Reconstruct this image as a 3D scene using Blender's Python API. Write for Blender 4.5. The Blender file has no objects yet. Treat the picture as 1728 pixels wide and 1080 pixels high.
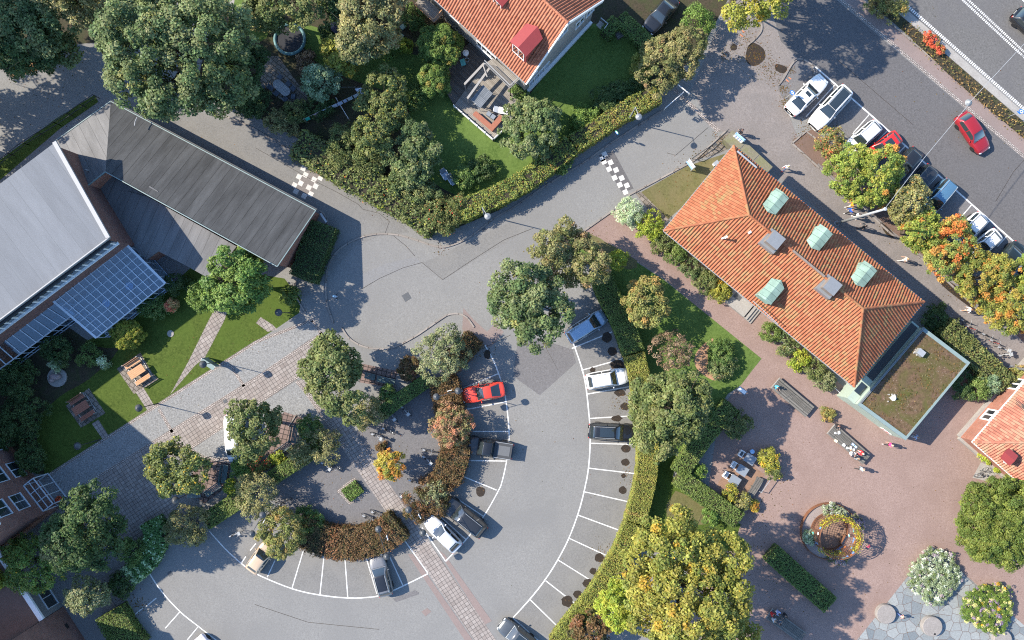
import bpy, math, random
import numpy as np
from mathutils import Vector, Matrix

scene = bpy.context.scene
COL = scene.collection
R = math.radians

# ------------------------------------------------------------------ camera, sky, sun, exposure
CAM_H = 80.0                       # metres above the yard, looking straight down
PXM = 16.0                         # photograph pixels per metre on the ground
cam_d = bpy.data.cameras.new("drone_camera")
cam = bpy.data.objects.new("drone_camera", cam_d)
COL.objects.link(cam)
cam.location = (0, 0, CAM_H)
cam_d.sensor_width = 36.0
cam_d.lens = 36.0 * CAM_H / (1728 / PXM)
cam_d.clip_start = 1.0
cam_d.clip_end = 2000.0
scene.camera = cam

SUN_EL = R(37.0)
SUN_DIR = Vector((-0.970 * math.cos(SUN_EL), 0.242 * math.cos(SUN_EL), math.sin(SUN_EL)))
world = bpy.data.worlds.new("World")
scene.world = world
world.use_nodes = True
wn, wl = world.node_tree.nodes, world.node_tree.links
bg = wn["Background"]
sky = wn.new("ShaderNodeTexSky")
sky.sky_type = 'NISHITA'
sky.sun_disc = False
sky.sun_elevation = SUN_EL
sky.sun_rotation = math.atan2(SUN_DIR.x, SUN_DIR.y)
sky.air_density = 1.0
sky.dust_density = 0.4
sky.ozone_density = 3.0
hs = wn.new("ShaderNodeHueSaturation")
hs.inputs["Saturation"].default_value = 1.08
wl.new(sky.outputs[0], hs.inputs["Color"])
wl.new(hs.outputs[0], bg.inputs[0])
bg.inputs[1].default_value = 0.15
sun_d = bpy.data.lights.new("sun", 'SUN')
sun_d.energy = 4.25
sun_d.angle = R(0.5)
sun_d.color = (1.0, 0.905, 0.765)
sun = bpy.data.objects.new("sun", sun_d)
COL.objects.link(sun)
sun.rotation_euler = SUN_DIR.to_track_quat('Z', 'Y').to_euler()
sun.location = (-60, 15, 60)
vs = scene.view_settings
vs.view_transform = 'Standard'
vs.look = 'None'
vs.gamma = 1.0
vs.exposure = 1.23
scene.cycles.max_bounces = 6
scene.cycles.use_denoising = False
scene.cycles.pixel_filter_type = 'BLACKMAN_HARRIS'
scene.cycles.filter_width = 1.1
scene.cycles.transparent_max_bounces = 12

# ------------------------------------------------------------------ helpers
def P(px, py, h=0.0):
    """world point at height h that the photograph shows at pixel (px, py)"""
    f = (CAM_H - h) / CAM_H / PXM
    return Vector(((px - 864.0) * f, (540.0 - py) * f, h))

def tag(o, label=None, cat=None, group=None, kind=None):
    if label: o["label"] = label
    if cat: o["category"] = cat
    if group: o["group"] = group
    if kind: o["kind"] = kind
    return o

def thing(name, loc, label, cat, rotz=0.0, group=None):
    o = bpy.data.objects.new(name, None)
    COL.objects.link(o)
    o.location = loc
    o.rotation_euler = (0, 0, rotz)
    o.empty_display_size = 0.3
    return tag(o, label, cat, group)

class MB:
    """collects pieces into ONE mesh"""
    def __init__(self):
        self.v, self.f, self.m, self.uv = [], [], [], None
    def add(self, vs_, fs, mi=0):
        b = len(self.v)
        self.v += [tuple(p) for p in vs_]
        self.f += [tuple(i + b for i in f) for f in fs]
        self.m += [mi] * len(fs)
    def box(self, c, s, rz=0.0, mi=0, taper=1.0):
        cx, cy, cz = c; sx, sy, sz = s[0] / 2, s[1] / 2, s[2] / 2
        ca, sa = math.cos(rz), math.sin(rz)
        pts = []
        for z, t in ((-sz, 1.0), (sz, taper)):
            for x, y in ((-sx, -sy), (sx, -sy), (sx, sy), (-sx, sy)):
                x *= t; y *= t
                pts.append((cx + x * ca - y * sa, cy + x * sa + y * ca, cz + z))
        self.add(pts, [(3, 2, 1, 0), (4, 5, 6, 7), (0, 1, 5, 4), (1, 2, 6, 5), (2, 3, 7, 6), (3, 0, 4, 7)], mi)
    def beam(self, a, b, w, h, mi=0):
        """rectangular bar from a to b"""
        a, b = Vector(a), Vector(b)
        d = (b - a).normalized()
        up = Vector((0, 0, 1)) if abs(d.z) < 0.95 else Vector((1, 0, 0))
        s = d.cross(up).normalized() * w / 2
        u = s.cross(d).normalized() * h / 2
        pts = [a - s - u, a + s - u, a + s + u, a - s + u, b - s - u, b + s - u, b + s + u, b - s + u]
        self.add(pts, [(0, 1, 2, 3), (7, 6, 5, 4), (0, 4, 5, 1), (1, 5, 6, 2), (2, 6, 7, 3), (3, 7, 4, 0)], mi)
    def tube(self, a, b, r0, r1=None, n=8, mi=0, caps=True):
        a, b = Vector(a), Vector(b)
        r1 = r0 if r1 is None else r1
        d = (b - a).normalized()
        up = Vector((0, 0, 1)) if abs(d.z) < 0.9 else Vector((1, 0, 0))
        s = d.cross(up).normalized(); t = d.cross(s)
        pts = []
        for p, r in ((a, r0), (b, r1)):
            for i in range(n):
                th = 2 * math.pi * i / n
                pts.append(p + (s * math.cos(th) + t * math.sin(th)) * r)
        fs = [(i, (i + 1) % n, n + (i + 1) % n, n + i) for i in range(n)]
        if caps:
            fs += [tuple(range(n))[::-1], tuple(range(n, 2 * n))]
        self.add(pts, fs, mi)
    def path(self, pts, r, n=6, mi=0):
        for a, b in zip(pts[:-1], pts[1:]):
            self.tube(a, b, r, r, n, mi)
    def prism(self, poly, z0, z1, mi=0, top_mi=None):
        n = len(poly)
        area = sum(poly[i][0] * poly[(i + 1) % n][1] - poly[(i + 1) % n][0] * poly[i][1] for i in range(n))
        if area < 0: poly = poly[::-1]
        pts = [(p[0], p[1], z0) for p in poly] + [(p[0], p[1], z1) for p in poly]
        self.add(pts, [(i, (i + 1) % n, n + (i + 1) % n, n + i) for i in range(n)] + [tuple(range(n))[::-1]], mi)
        self.add(pts[n:], [tuple(range(n))], mi if top_mi is None else top_mi)
    def lathe(self, prof, c=(0, 0, 0), n=20, mi=0, axis='z', close=True):
        pts, fs = [], []
        for r, z in prof:
            for i in range(n):
                th = 2 * math.pi * i / n
                if axis == 'z': pts.append((c[0] + r * math.cos(th), c[1] + r * math.sin(th), c[2] + z))
                else: pts.append((c[0] + r * math.cos(th), c[1] + z, c[2] + r * math.sin(th)))
        k = len(prof)
        for j in range(k - 1):
            for i in range(n):
                a, b = j * n + i, j * n + (i + 1) % n
                fs.append((a, b, b + n, a + n) if axis == 'z' else (b, a, a + n, b + n))
        if close:
            fs.append(tuple(range(n))[::-1]); fs.append(tuple(range((k - 1) * n, k * n)))
        self.add(pts, fs, mi)
    def ball(self, c, r, n=10, m=6, mi=0):
        rx, ry, rz = r if hasattr(r, '__len__') else (r, r, r)
        pts = [(c[0], c[1], c[2] + rz)]
        for j in range(1, m):
            ph = math.pi * j / m
            for i in range(n):
                th = 2 * math.pi * i / n
                pts.append((c[0] + rx * math.sin(ph) * math.cos(th), c[1] + ry * math.sin(ph) * math.sin(th), c[2] + rz * math.cos(ph)))
        pts.append((c[0], c[1], c[2] - rz))
        fs = [(0, 1 + i, 1 + (i + 1) % n) for i in range(n)]
        for j in range(m - 2):
            for i in range(n):
                a, b = 1 + j * n + i, 1 + j * n + (i + 1) % n
                fs.append((a, a + n, b + n, b))
        e = len(pts) - 1; s0 = 1 + (m - 2) * n
        fs += [(s0 + i, e, s0 + (i + 1) % n) for i in range(n)]
        self.add(pts, fs, mi)
    def ring(self, c, r, w, n=24, m=6, mi=0, ax=None, arc=None):
        """torus round axis ax (default z)"""
        ax = Vector(ax or (0, 0, 1)).normalized()
        up = Vector((0, 0, 1)) if abs(ax.z) < 0.9 else Vector((1, 0, 0))
        s = ax.cross(up).normalized(); t = ax.cross(s)
        pts, fs = [], []
        for i in range(n):
            th = 2 * math.pi * i / n
            d = s * math.cos(th) + t * math.sin(th)
            for j in range(m):
                ph = 2 * math.pi * j / m
                pts.append(Vector(c) + d * (r + w * math.cos(ph)) + ax * w * math.sin(ph))
        for i in range(n):
            for j in range(m):
                a = i * m + j; b = i * m + (j + 1) % m; i2 = ((i + 1) % n) * m
                fs.append((a, i2 + j, i2 + (j + 1) % m, b))
        self.add(pts, fs, mi)
    def build(self, name, mats, parent=None, smooth=False, uvs=None):
        me = bpy.data.meshes.new(name)
        me.from_pydata(self.v, [], self.f)
        mats = mats if isinstance(mats, (list, tuple)) else [mats]
        for m in mats: me.materials.append(m)
        if len(mats) > 1: me.polygons.foreach_set("material_index", self.m)
        if smooth: me.polygons.foreach_set("use_smooth", [True] * len(self.f))
        if uvs is not None:
            l = me.uv_layers.new(name="UVMap")
            l.data.foreach_set("uv", [c for uv in uvs for c in uv])
        me.update()
        o = bpy.data.objects.new(name, me)
        COL.objects.link(o)
        if parent: o.parent = parent
        return o

def copy_tree(o, parent=None):
    c = o.copy(); COL.objects.link(c)
    if parent: c.parent = parent
    for ch in list(o.children): copy_tree(ch, c)
    return c

def smooth_line(pts, n=6, closed=False):
    """Catmull-Rom through 2-D points"""
    out = []
    k = len(pts)
    for i in range(k - (0 if closed else 1)):
        p0 = pts[(i - 1) % k] if closed or i > 0 else pts[i]
        p1, p2 = pts[i], pts[(i + 1) % k]
        p3 = pts[(i + 2) % k] if closed or i + 2 < k else p2
        for j in range(n):
            t = j / n
            out.append(tuple(0.5 * (2 * p1[a] + (p2[a] - p0[a]) * t + (2 * p0[a] - 5 * p1[a] + 4 * p2[a] - p3[a]) * t * t
                                    + (3 * p1[a] - p0[a] - 3 * p2[a] + p3[a]) * t ** 3) for a in (0, 1)))
    if not closed: out.append(tuple(pts[-1][:2]))
    return out

def strip_pts(line, w):
    """left and right offsets of a polyline (world 2-D)"""
    L, Rr = [], []
    for i, p in enumerate(line):
        a = line[max(i - 1, 0)]; b = line[min(i + 1, len(line) - 1)]
        d = Vector((b[0] - a[0], b[1] - a[1])); d.normalize()
        n = Vector((-d.y, d.x)) * w / 2
        L.append((p[0] + n.x, p[1] + n.y)); Rr.append((p[0] - n.x, p[1] - n.y))
    return L, Rr

def W2(pts, h=0.0):
    return [tuple(P(p[0], p[1], h)[:2]) for p in pts]

# ------------------------------------------------------------------ materials
def _new(name, rough=0.8, spec=0.3):
    m = bpy.data.materials.new(name); m.use_nodes = True
    nt = m.node_tree; b = nt.nodes["Principled BSDF"]
    b.inputs["Roughness"].default_value = rough
    b.inputs["Specular IOR Level"].default_value = spec
    return m, nt.nodes, nt.links, b

def C4(c): return (c[0], c[1], c[2], 1.0)

def plain(name, c, rough=0.6, metal=0.0, coat=0.0, spec=0.4, var=0.12, vscale=3.0):
    m, n, l, b = _new(name, rough, spec)
    b.inputs["Metallic"].default_value = metal
    b.inputs["Coat Weight"].default_value = coat
    b.inputs["Coat Roughness"].default_value = 0.08
    tc = n.new("ShaderNodeTexCoord"); t = n.new("ShaderNodeTexNoise")
    t.inputs["Scale"].default_value = vscale; t.inputs["Detail"].default_value = 6
    l.new(tc.outputs["Object"], t.inputs["Vector"])
    mx = n.new("ShaderNodeMix"); mx.data_type = 'RGBA'
    mx.inputs[6].default_value = C4([x * (1 - var) for x in c]); mx.inputs[7].default_value = C4([min(1, x * (1 + var)) for x in c])
    l.new(t.outputs["Fac"], mx.inputs[0]); l.new(mx.outputs[2], b.inputs["Base Color"])
    return m

def ground(name, c1, c2, c3, fine=9.0, large=0.25, amt=0.6, rough=0.92, bump=0.25, speck=None, lo=0.35, hi=0.65, coords="Object"):
    """fine grain between c1 and c2, large patches of c3, sparse specks"""
    m, n, l, b = _new(name, rough, 0.2)
    tc = n.new("ShaderNodeTexCoord")
    mpn = n.new("ShaderNodeMapping"); mpn.inputs["Rotation"].default_value = (0.7, 0.5, 0.4)
    l.new(tc.outputs[coords], mpn.inputs["Vector"]); co = mpn.outputs[0]
    f = n.new("ShaderNodeTexNoise"); f.inputs["Distortion"].default_value = 0.5; f.inputs["Scale"].default_value = fine; f.inputs["Detail"].default_value = 8; f.inputs["Roughness"].default_value = 0.75
    l.new(co, f.inputs["Vector"])
    r = n.new("ShaderNodeValToRGB"); r.color_ramp.elements[0].position = lo; r.color_ramp.elements[1].position = hi
    r.color_ramp.elements[0].color = C4(c1); r.color_ramp.elements[1].color = C4(c2)
    l.new(f.outputs["Fac"], r.inputs[0])
    g = n.new("ShaderNodeTexNoise"); g.inputs["Scale"].default_value = large; g.inputs["Detail"].default_value = 7; g.inputs["Roughness"].default_value = 0.6; g.inputs["Distortion"].default_value = 0.6
    l.new(co, g.inputs["Vector"])
    r2 = n.new("ShaderNodeValToRGB"); r2.color_ramp.elements[0].position = 0.42; r2.color_ramp.elements[1].position = 0.68
    r2.color_ramp.elements[0].color = (0, 0, 0, 1); r2.color_ramp.elements[1].color = (amt, amt, amt, 1)
    l.new(g.outputs["Fac"], r2.inputs[0])
    mx = n.new("ShaderNodeMix"); mx.data_type = 'RGBA'
    l.new(r2.outputs[0], mx.inputs[0]); l.new(r.outputs[0], mx.inputs[6]); mx.inputs[7].default_value = C4(c3)
    out = mx.outputs[2]
    if speck:
        v = n.new("ShaderNodeTexVoronoi"); v.inputs["Scale"].default_value = speck[1]
        l.new(co, v.inputs["Vector"])
        lt = n.new("ShaderNodeMath"); lt.operation = 'LESS_THAN'; lt.inputs[1].default_value = speck[2]
        l.new(v.outputs["Distance"], lt.inputs[0])
        g2 = n.new("ShaderNodeTexNoise"); g2.inputs["Scale"].default_value = 0.35
        l.new(co, g2.inputs["Vector"])
        gt = n.new("ShaderNodeMath"); gt.operation = 'GREATER_THAN'; gt.inputs[1].default_value = speck[3]
        l.new(g2.outputs["Fac"], gt.inputs[0])
        mu = n.new("ShaderNodeMath"); mu.operation = 'MULTIPLY'
        l.new(lt.outputs[0], mu.inputs[0]); l.new(gt.outputs[0], mu.inputs[1])
        m2 = n.new("ShaderNodeMix"); m2.data_type = 'RGBA'
        l.new(mu.outputs[0], m2.inputs[0]); l.new(out, m2.inputs[6]); m2.inputs[7].default_value = C4(speck[0])
        out = m2.outputs[2]
    l.new(out, b.inputs["Base Color"])
    if bump:
        bp = n.new("ShaderNodeBump"); bp.inputs["Strength"].default_value = bump; bp.inputs["Distance"].default_value = 0.03
        l.new(f.outputs["Fac"], bp.inputs["Height"]); l.new(bp.outputs[0], b.inputs["Normal"])
    return m

def bricky(name, c1, c2, mortar, w, h, ms, rot=0.0, offset=0.5, rough=0.85, uv=False, bias=0.0, dirt=0.25):
    m, n, l, b = _new(name, rough, 0.25)
    tc = n.new("ShaderNodeTexCoord"); mp = n.new("ShaderNodeMapping")
    mp.inputs["Rotation"].default_value = (0, 0, rot)
    l.new(tc.outputs["UV" if uv else "Object"], mp.inputs["Vector"])
    br = n.new("ShaderNodeTexBrick")
    br.offset = offset; br.squash = 1.0
    br.inputs["Scale"].default_value = 1.0
    br.inputs["Brick Width"].default_value = w; br.inputs["Row Height"].default_value = h
    br.inputs["Mortar Size"].default_value = ms; br.inputs["Mortar Smooth"].default_value = 0.1
    br.inputs["Bias"].default_value = bias
    br.inputs["Color1"].default_value = C4(c1); br.inputs["Color2"].default_value = C4(c2); br.inputs["Mortar"].default_value = C4(mortar)
    l.new(mp.outputs[0], br.inputs["Vector"])
    t = n.new("ShaderNodeTexNoise"); t.inputs["Scale"].default_value = 0.7; t.inputs["Detail"].default_value = 9; t.inputs["Roughness"].default_value = 0.7
    l.new(tc.outputs["Object"], t.inputs["Vector"])
    r = n.new("ShaderNodeValToRGB"); r.color_ramp.elements[0].position = 0.3; r.color_ramp.elements[1].position = 0.7
    r.color_ramp.elements[0].color = (1 - dirt,) * 3 + (1,); r.color_ramp.elements[1].color = (1 + dirt * 0.4,) * 3 + (1,)
    l.new(t.outputs["Fac"], r.inputs[0])
    mx = n.new("ShaderNodeMix"); mx.data_type = 'RGBA'; mx.blend_type = 'MULTIPLY'; mx.inputs[0].default_value = 1.0
    l.new(br.outputs["Color"], mx.inputs[6]); l.new(r.outputs[0], mx.inputs[7])
    l.new(mx.outputs[2], b.inputs["Base Color"])
    bp = n.new("ShaderNodeBump"); bp.inputs["Strength"].default_value = 0.3; bp.inputs["Distance"].default_value = 0.01
    l.new(br.outputs["Fac"], bp.inputs["Height"]); bp.invert = True; l.new(bp.outputs[0], b.inputs["Normal"])
    return m

def tile_mat(name, c1, c2, c3, moss, mossy=0.45, mp_lo=0.5):
    """clay roof tiles: one colour per tile (uv = tile column, tile row), patches of moss"""
    m, n, l, b = _new(name, 0.75, 0.3)
    uv = n.new("ShaderNodeUVMap")
    fl = n.new("ShaderNodeVectorMath"); fl.operation = 'FLOOR'
    l.new(uv.outputs[0], fl.inputs[0])
    wnz = n.new("ShaderNodeTexWhiteNoise"); wnz.noise_dimensions = '2D'
    l.new(fl.outputs[0], wnz.inputs["Vector"])
    r = n.new("ShaderNodeValToRGB")
    r.color_ramp.elements[0].position = 0.0; r.color_ramp.elements[0].color = C4(c1)
    r.color_ramp.elements[1].position = 1.0; r.color_ramp.elements[1].color = C4(c3)
    e = r.color_ramp.elements.new(0.5); e.color = C4(c2)
    l.new(wnz.outputs["Value"], r.inputs[0])
    tc = n.new("ShaderNodeTexCoord"); t = n.new("ShaderNodeTexNoise")
    t.inputs["Scale"].default_value = 0.55; t.inputs["Detail"].default_value = 10; t.inputs["Roughness"].default_value = 0.72
    l.new(tc.outputs["Object"], t.inputs["Vector"])
    wr = n.new("ShaderNodeMath"); wr.operation = 'MULTIPLY_ADD'; wr.inputs[1].default_value = 0.25; wr.inputs[2].default_value = -0.125
    l.new(wnz.outputs["Value"], wr.inputs[0])
    ad = n.new("ShaderNodeMath"); l.new(t.outputs["Fac"], ad.inputs[0]); l.new(wr.outputs[0], ad.inputs[1])
    r2 = n.new("ShaderNodeValToRGB"); r2.color_ramp.elements[0].position = mp_lo; r2.color_ramp.elements[1].position = mp_lo + 0.22
    r2.color_ramp.elements[0].color = (0, 0, 0, 1); r2.color_ramp.elements[1].color = (mossy,) * 3 + (1,)
    l.new(ad.outputs[0], r2.inputs[0])
    mx = n.new("ShaderNodeMix"); mx.data_type = 'RGBA'
    l.new(r2.outputs[0], mx.inputs[0]); l.new(r.outputs[0], mx.inputs[6]); mx.inputs[7].default_value = C4(moss)
    l.new(mx.outputs[2], b.inputs["Base Color"])
    return m

def felt_mat(name, c, seam, period, streak=0.35, along=(1, 0)):
    """roofing felt in strips: uv.x across the strips in metres, uv.y down the slope"""
    m, n, l, b = _new(name, 0.85, 0.2)
    uv = n.new("ShaderNodeUVMap")
    br = n.new("ShaderNodeTexBrick"); br.offset = 0.37; br.inputs["Scale"].default_value = 1.0
    br.inputs["Brick Width"].default_value = 17.3; br.inputs["Row Height"].default_value = period
    br.inputs["Mortar Size"].default_value = 0.022; br.inputs["Mortar Smooth"].default_value = 0.3
    br.inputs["Color1"].default_value = C4([x * 0.94 for x in c]); br.inputs["Color2"].default_value = C4([x * 1.06 for x in c]); br.inputs["Mortar"].default_value = C4(seam)
    sw = n.new("ShaderNodeSeparateXYZ"); cb = n.new("ShaderNodeCombineXYZ")
    l.new(uv.outputs[0], sw.inputs[0]); l.new(sw.outputs[1], cb.inputs[0]); l.new(sw.outputs[0], cb.inputs[1])
    l.new(cb.outputs[0], br.inputs["Vector"])
    mp = n.new("ShaderNodeMapping"); mp.inputs["Scale"].default_value = (0.9, 0.16, 1)
    l.new(uv.outputs[0], mp.inputs["Vector"])
    t = n.new("ShaderNodeTexNoise"); t.inputs["Scale"].default_value = 1.0; t.inputs["Detail"].default_value = 8; t.inputs["Roughness"].default_value = 0.7
    l.new(mp.outputs[0], t.inputs["Vector"])
    r = n.new("ShaderNodeValToRGB"); r.color_ramp.elements[0].position = 0.32; r.color_ramp.elements[1].position = 0.62
    r.color_ramp.elements[0].color = (1 - streak,) * 3 + (1,); r.color_ramp.elements[1].color = (1.08,) * 3 + (1,)
    l.new(t.outputs["Fac"], r.inputs[0])
    t2 = n.new("ShaderNodeTexNoise"); t2.inputs["Scale"].default_value = 14; t2.inputs["Detail"].default_value = 6
    l.new(uv.outputs[0], t2.inputs["Vector"])
    r3 = n.new("ShaderNodeValToRGB"); r3.color_ramp.elements[0].position = 0.3; r3.color_ramp.elements[1].position = 0.7
    r3.color_ramp.elements[0].color = (0.86,) * 3 + (1,); r3.color_ramp.elements[1].color = (1.12,) * 3 + (1,)
    l.new(t2.outputs["Fac"], r3.inputs[0])
    mx = n.new("ShaderNodeMix"); mx.data_type = 'RGBA'; mx.blend_type = 'MULTIPLY'; mx.inputs[0].default_value = 1
    l.new(br.outputs["Color"], mx.inputs[6]); l.new(r.outputs[0], mx.inputs[7])
    m2 = n.new("ShaderNodeMix"); m2.data_type = 'RGBA'; m2.blend_type = 'MULTIPLY'; m2.inputs[0].default_value = 1
    l.new(mx.outputs[2], m2.inputs[6]); l.new(r3.outputs[0], m2.inputs[7])
    l.new(m2.outputs[2], b.inputs["Base Color"])
    return m

def slate_mat(name):
    m, n, l, b = _new(name, 0.7, 0.3)
    tc = n.new("ShaderNodeTexCoord")
    wz = n.new("ShaderNodeTexNoise"); wz.inputs["Scale"].default_value = 1.2
    l.new(tc.outputs["Object"], wz.inputs["Vector"])
    mxv = n.new("ShaderNodeMix"); mxv.data_type = 'VECTOR'; mxv.inputs[0].default_value = 0.12
    l.new(tc.outputs["Object"], mxv.inputs[4]); l.new(wz.outputs["Color"], mxv.inputs[5])
    v = n.new("ShaderNodeTexVoronoi"); v.feature = 'DISTANCE_TO_EDGE'; v.voronoi_dimensions = '2D'; v.inputs["Scale"].default_value = 1.18
    v2 = n.new("ShaderNodeTexVoronoi"); v2.voronoi_dimensions = '2D'; v2.inputs["Scale"].default_value = 1.18
    l.new(mxv.outputs[1], v.inputs["Vector"]); l.new(mxv.outputs[1], v2.inputs["Vector"])
    sp = n.new("ShaderNodeSeparateColor"); l.new(v2.outputs["Color"], sp.inputs[0])
    r = n.new("ShaderNodeValToRGB"); r.color_ramp.elements[0].color = (0.15, 0.17, 0.18, 1); r.color_ramp.elements[1].color = (0.27, 0.285, 0.28, 1)
    l.new(sp.outputs[0], r.inputs[0])
    t = n.new("ShaderNodeTexNoise"); t.inputs["Scale"].default_value = 6; t.inputs["Detail"].default_value = 8
    l.new(tc.outputs["Object"], t.inputs["Vector"])
    r3 = n.new("ShaderNodeValToRGB"); r3.color_ramp.elements[0].position = 0.3; r3.color_ramp.elements[1].position = 0.7
    r3.color_ramp.elements[0].color = (0.85,) * 3 + (1,); r3.color_ramp.elements[1].color = (1.12,) * 3 + (1,)
    l.new(t.outputs["Fac"], r3.inputs[0])
    mu = n.new("ShaderNodeMix"); mu.data_type = 'RGBA'; mu.blend_type = 'MULTIPLY'; mu.inputs[0].default_value = 1
    l.new(r.outputs[0], mu.inputs[6]); l.new(r3.outputs[0], mu.inputs[7])
    lt = n.new("ShaderNodeMath"); lt.operation = 'LESS_THAN'; lt.inputs[1].default_value = 0.024
    l.new(v.outputs["Distance"], lt.inputs[0])
    mx = n.new("ShaderNodeMix"); mx.data_type = 'RGBA'
    l.new(lt.outputs[0], mx.inputs[0]); l.new(mu.outputs[2], mx.inputs[6]); mx.inputs[7].default_value = (0.13, 0.10, 0.088, 1)
    l.new(mx.outputs[2], b.inputs["Base Color"])
    return m

def leaf_material():
    m, n, l, b = _new("leaves", 0.55, 0.25)
    at = n.new("ShaderNodeAttribute"); at.attribute_name = "Col"
    l.new(at.outputs["Color"], b.inputs["Base Color"])
    tr = n.new("ShaderNodeBsdfTranslucent"); l.new(at.outputs["Color"], tr.inputs["Color"])
    mx = n.new("ShaderNodeMixShader"); mx.inputs[0].default_value = 0.27
    l.new(b.outputs[0], mx.inputs[1]); l.new(tr.outputs[0], mx.inputs[2])
    l.new(mx.outputs[0], n["Material Output"].inputs["Surface"])
    return m

def glass_mat(name, tint, glossy=0.35, rough=0.03):
    m, n, l, b = _new(name)
    n.remove(b)
    tr = n.new("ShaderNodeBsdfTransparent"); tr.inputs[0].default_value = C4(tint)
    gl = n.new("ShaderNodeBsdfGlossy"); gl.inputs["Roughness"].default_value = rough; gl.inputs[0].default_value = (0.8, 0.84, 0.84, 1)
    mx = n.new("ShaderNodeMixShader"); mx.inputs[0].default_value = glossy
    l.new(tr.outputs[0], mx.inputs[1]); l.new(gl.outputs[0], mx.inputs[2])
    l.new(mx.outputs[0], n["Material Output"].inputs["Surface"])
    return m

def paint(name, c, metal=0.0, rough=0.32):
    m, n, l, b = _new(name, rough, 0.5)
    b.inputs["Base Color"].default_value = C4(c)
    b.inputs["Metallic"].default_value = metal
    b.inputs["Coat Weight"].default_value = 0.8
    b.inputs["Coat Roughness"].default_value = 0.05
    tc = n.new("ShaderNodeTexCoord"); t = n.new("ShaderNodeTexNoise")
    t.inputs["Scale"].default_value = 1.6; t.inputs["Detail"].default_value = 8
    l.new(tc.outputs["Object"], t.inputs["Vector"])
    mr = n.new("ShaderNodeMapRange"); mr.inputs[3].default_value = rough * 0.8; mr.inputs[4].default_value = rough * 1.5
    l.new(t.outputs["Fac"], mr.inputs[0]); l.new(mr.outputs[0], b.inputs["Roughness"])
    return m

def carglass(name):
    m, n, l, b = _new(name, 0.05, 0.9)
    b.inputs["Base Color"].default_value = (0.022, 0.03, 0.033, 1)
    b.inputs["Coat Weight"].default_value = 1.0
    return m

M = {}
M['leaf'] = leaf_material()
M['bark'] = ground("bark", (0.05, 0.04, 0.03), (0.12, 0.095, 0.075), (0.08, 0.08, 0.06), 7, 1.5, 0.5)
M['twigs'] = plain("twigs", (0.035, 0.03, 0.018), 0.95)
M['asphalt'] = ground("asphalt", (0.15, 0.148, 0.143), (0.25, 0.246, 0.234), (0.172, 0.17, 0.165), 6.5, 0.13, 0.75, bump=0.15, lo=.3, hi=.7, speck=((0.11, 0.07, 0.035), 0.9, 0.035, 0.52))
M['asphalt_bay'] = ground("asphalt_bay", (0.122, 0.12, 0.115), (0.217, 0.212, 0.202), (0.205, 0.198, 0.184), 6.5, 0.35, 0.6, bump=0.15, lo=.3, hi=.7, speck=((0.2, 0.11, 0.04), 0.8, 0.035, 0.5))
M['asphalt_dark'] = ground("asphalt_dark", (0.075, 0.073, 0.074), (0.14, 0.135, 0.136), (0.11, 0.106, 0.106), 6.5, 0.22, 0.5, bump=0.15)
M['asphalt_patch'] = ground("asphalt_patch", (0.105, 0.101, 0.102), (0.18, 0.174, 0.174), (0.13, 0.126, 0.126), 6.5, 0.4, 0.5, bump=0.15)
M['asphalt_warm'] = ground("asphalt_warm", (0.15, 0.133, 0.124), (0.245, 0.22, 0.207), (0.15, 0.138, 0.132), 6.5, 0.3, 0.6, bump=0.15, speck=((0.16, 0.08, 0.03), 0.8, 0.04, 0.48))
M['asphalt_red'] = ground("asphalt_red", (0.19, 0.145, 0.132), (0.25, 0.2, 0.185), (0.17, 0.14, 0.13), 10, 0.5, 0.5, bump=0.15)
M['road'] = ground("road", (0.086, 0.084, 0.081), (0.157, 0.152, 0.147), (0.11, 0.107, 0.11), 6.5, 0.2, 0.6, bump=0.15)
M['gravel'] = ground("gravel", (0.19, 0.131, 0.111), (0.315, 0.23, 0.2), (0.2, 0.138, 0.117), 8, 0.22, 0.65, bump=0.3, speck=((0.13, 0.075, 0.05), 1.6, 0.06, 0.5))
M['brown_gravel'] = ground("brown_gravel", (0.13, 0.085, 0.065), (0.2, 0.135, 0.11), (0.11, 0.08, 0.06), 12, 0.5, 0.6)
M['sand'] = ground("sand", (0.2, 0.125, 0.085), (0.3, 0.195, 0.145), (0.17, 0.11, 0.08), 10, 0.6, 0.6)
M['chips'] = ground("bark_chips", (0.26, 0.145, 0.085), (0.44, 0.27, 0.17), (0.3, 0.18, 0.11), 12, 1.5, 0.5)
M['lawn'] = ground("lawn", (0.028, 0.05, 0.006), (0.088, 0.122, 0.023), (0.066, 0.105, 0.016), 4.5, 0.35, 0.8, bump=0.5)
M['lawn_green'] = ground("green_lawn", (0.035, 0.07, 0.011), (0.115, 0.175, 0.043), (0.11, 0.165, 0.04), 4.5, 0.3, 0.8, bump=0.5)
M['lawn_dry'] = ground("lawn_dry", (0.075, 0.075, 0.028), (0.145, 0.135, 0.058), (0.15, 0.125, 0.065), 5, 0.45, 0.85, bump=0.5, speck=((0.2, 0.11, 0.03), 1.1, 0.05, 0.5))
M['soil'] = ground("soil", (0.03, 0.027, 0.017), (0.075, 0.06, 0.04), (0.04, 0.055, 0.02), 6, 0.8, 0.7)
M['litter'] = ground("leaf_litter", (0.11, 0.06, 0.03), (0.22, 0.12, 0.055), (0.09, 0.06, 0.04), 7, 1.2, 0.6)
M['damp'] = ground("damp_leaf_stain", (0.02, 0.016, 0.012), (0.055, 0.042, 0.032), (0.03, 0.022, 0.018), 8, 2, 0.5, rough=0.6, speck=((0.2, 0.1, 0.03), 3.5, 0.12, 0.4))
M['asphalt_track'] = ground("tyre_worn_asphalt", (0.138, 0.138, 0.138), (0.236, 0.234, 0.23), (0.19, 0.19, 0.19), 6.5, 0.9, 0.9, bump=0.15, lo=.3, hi=.7)
GR = R(32.8)
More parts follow.
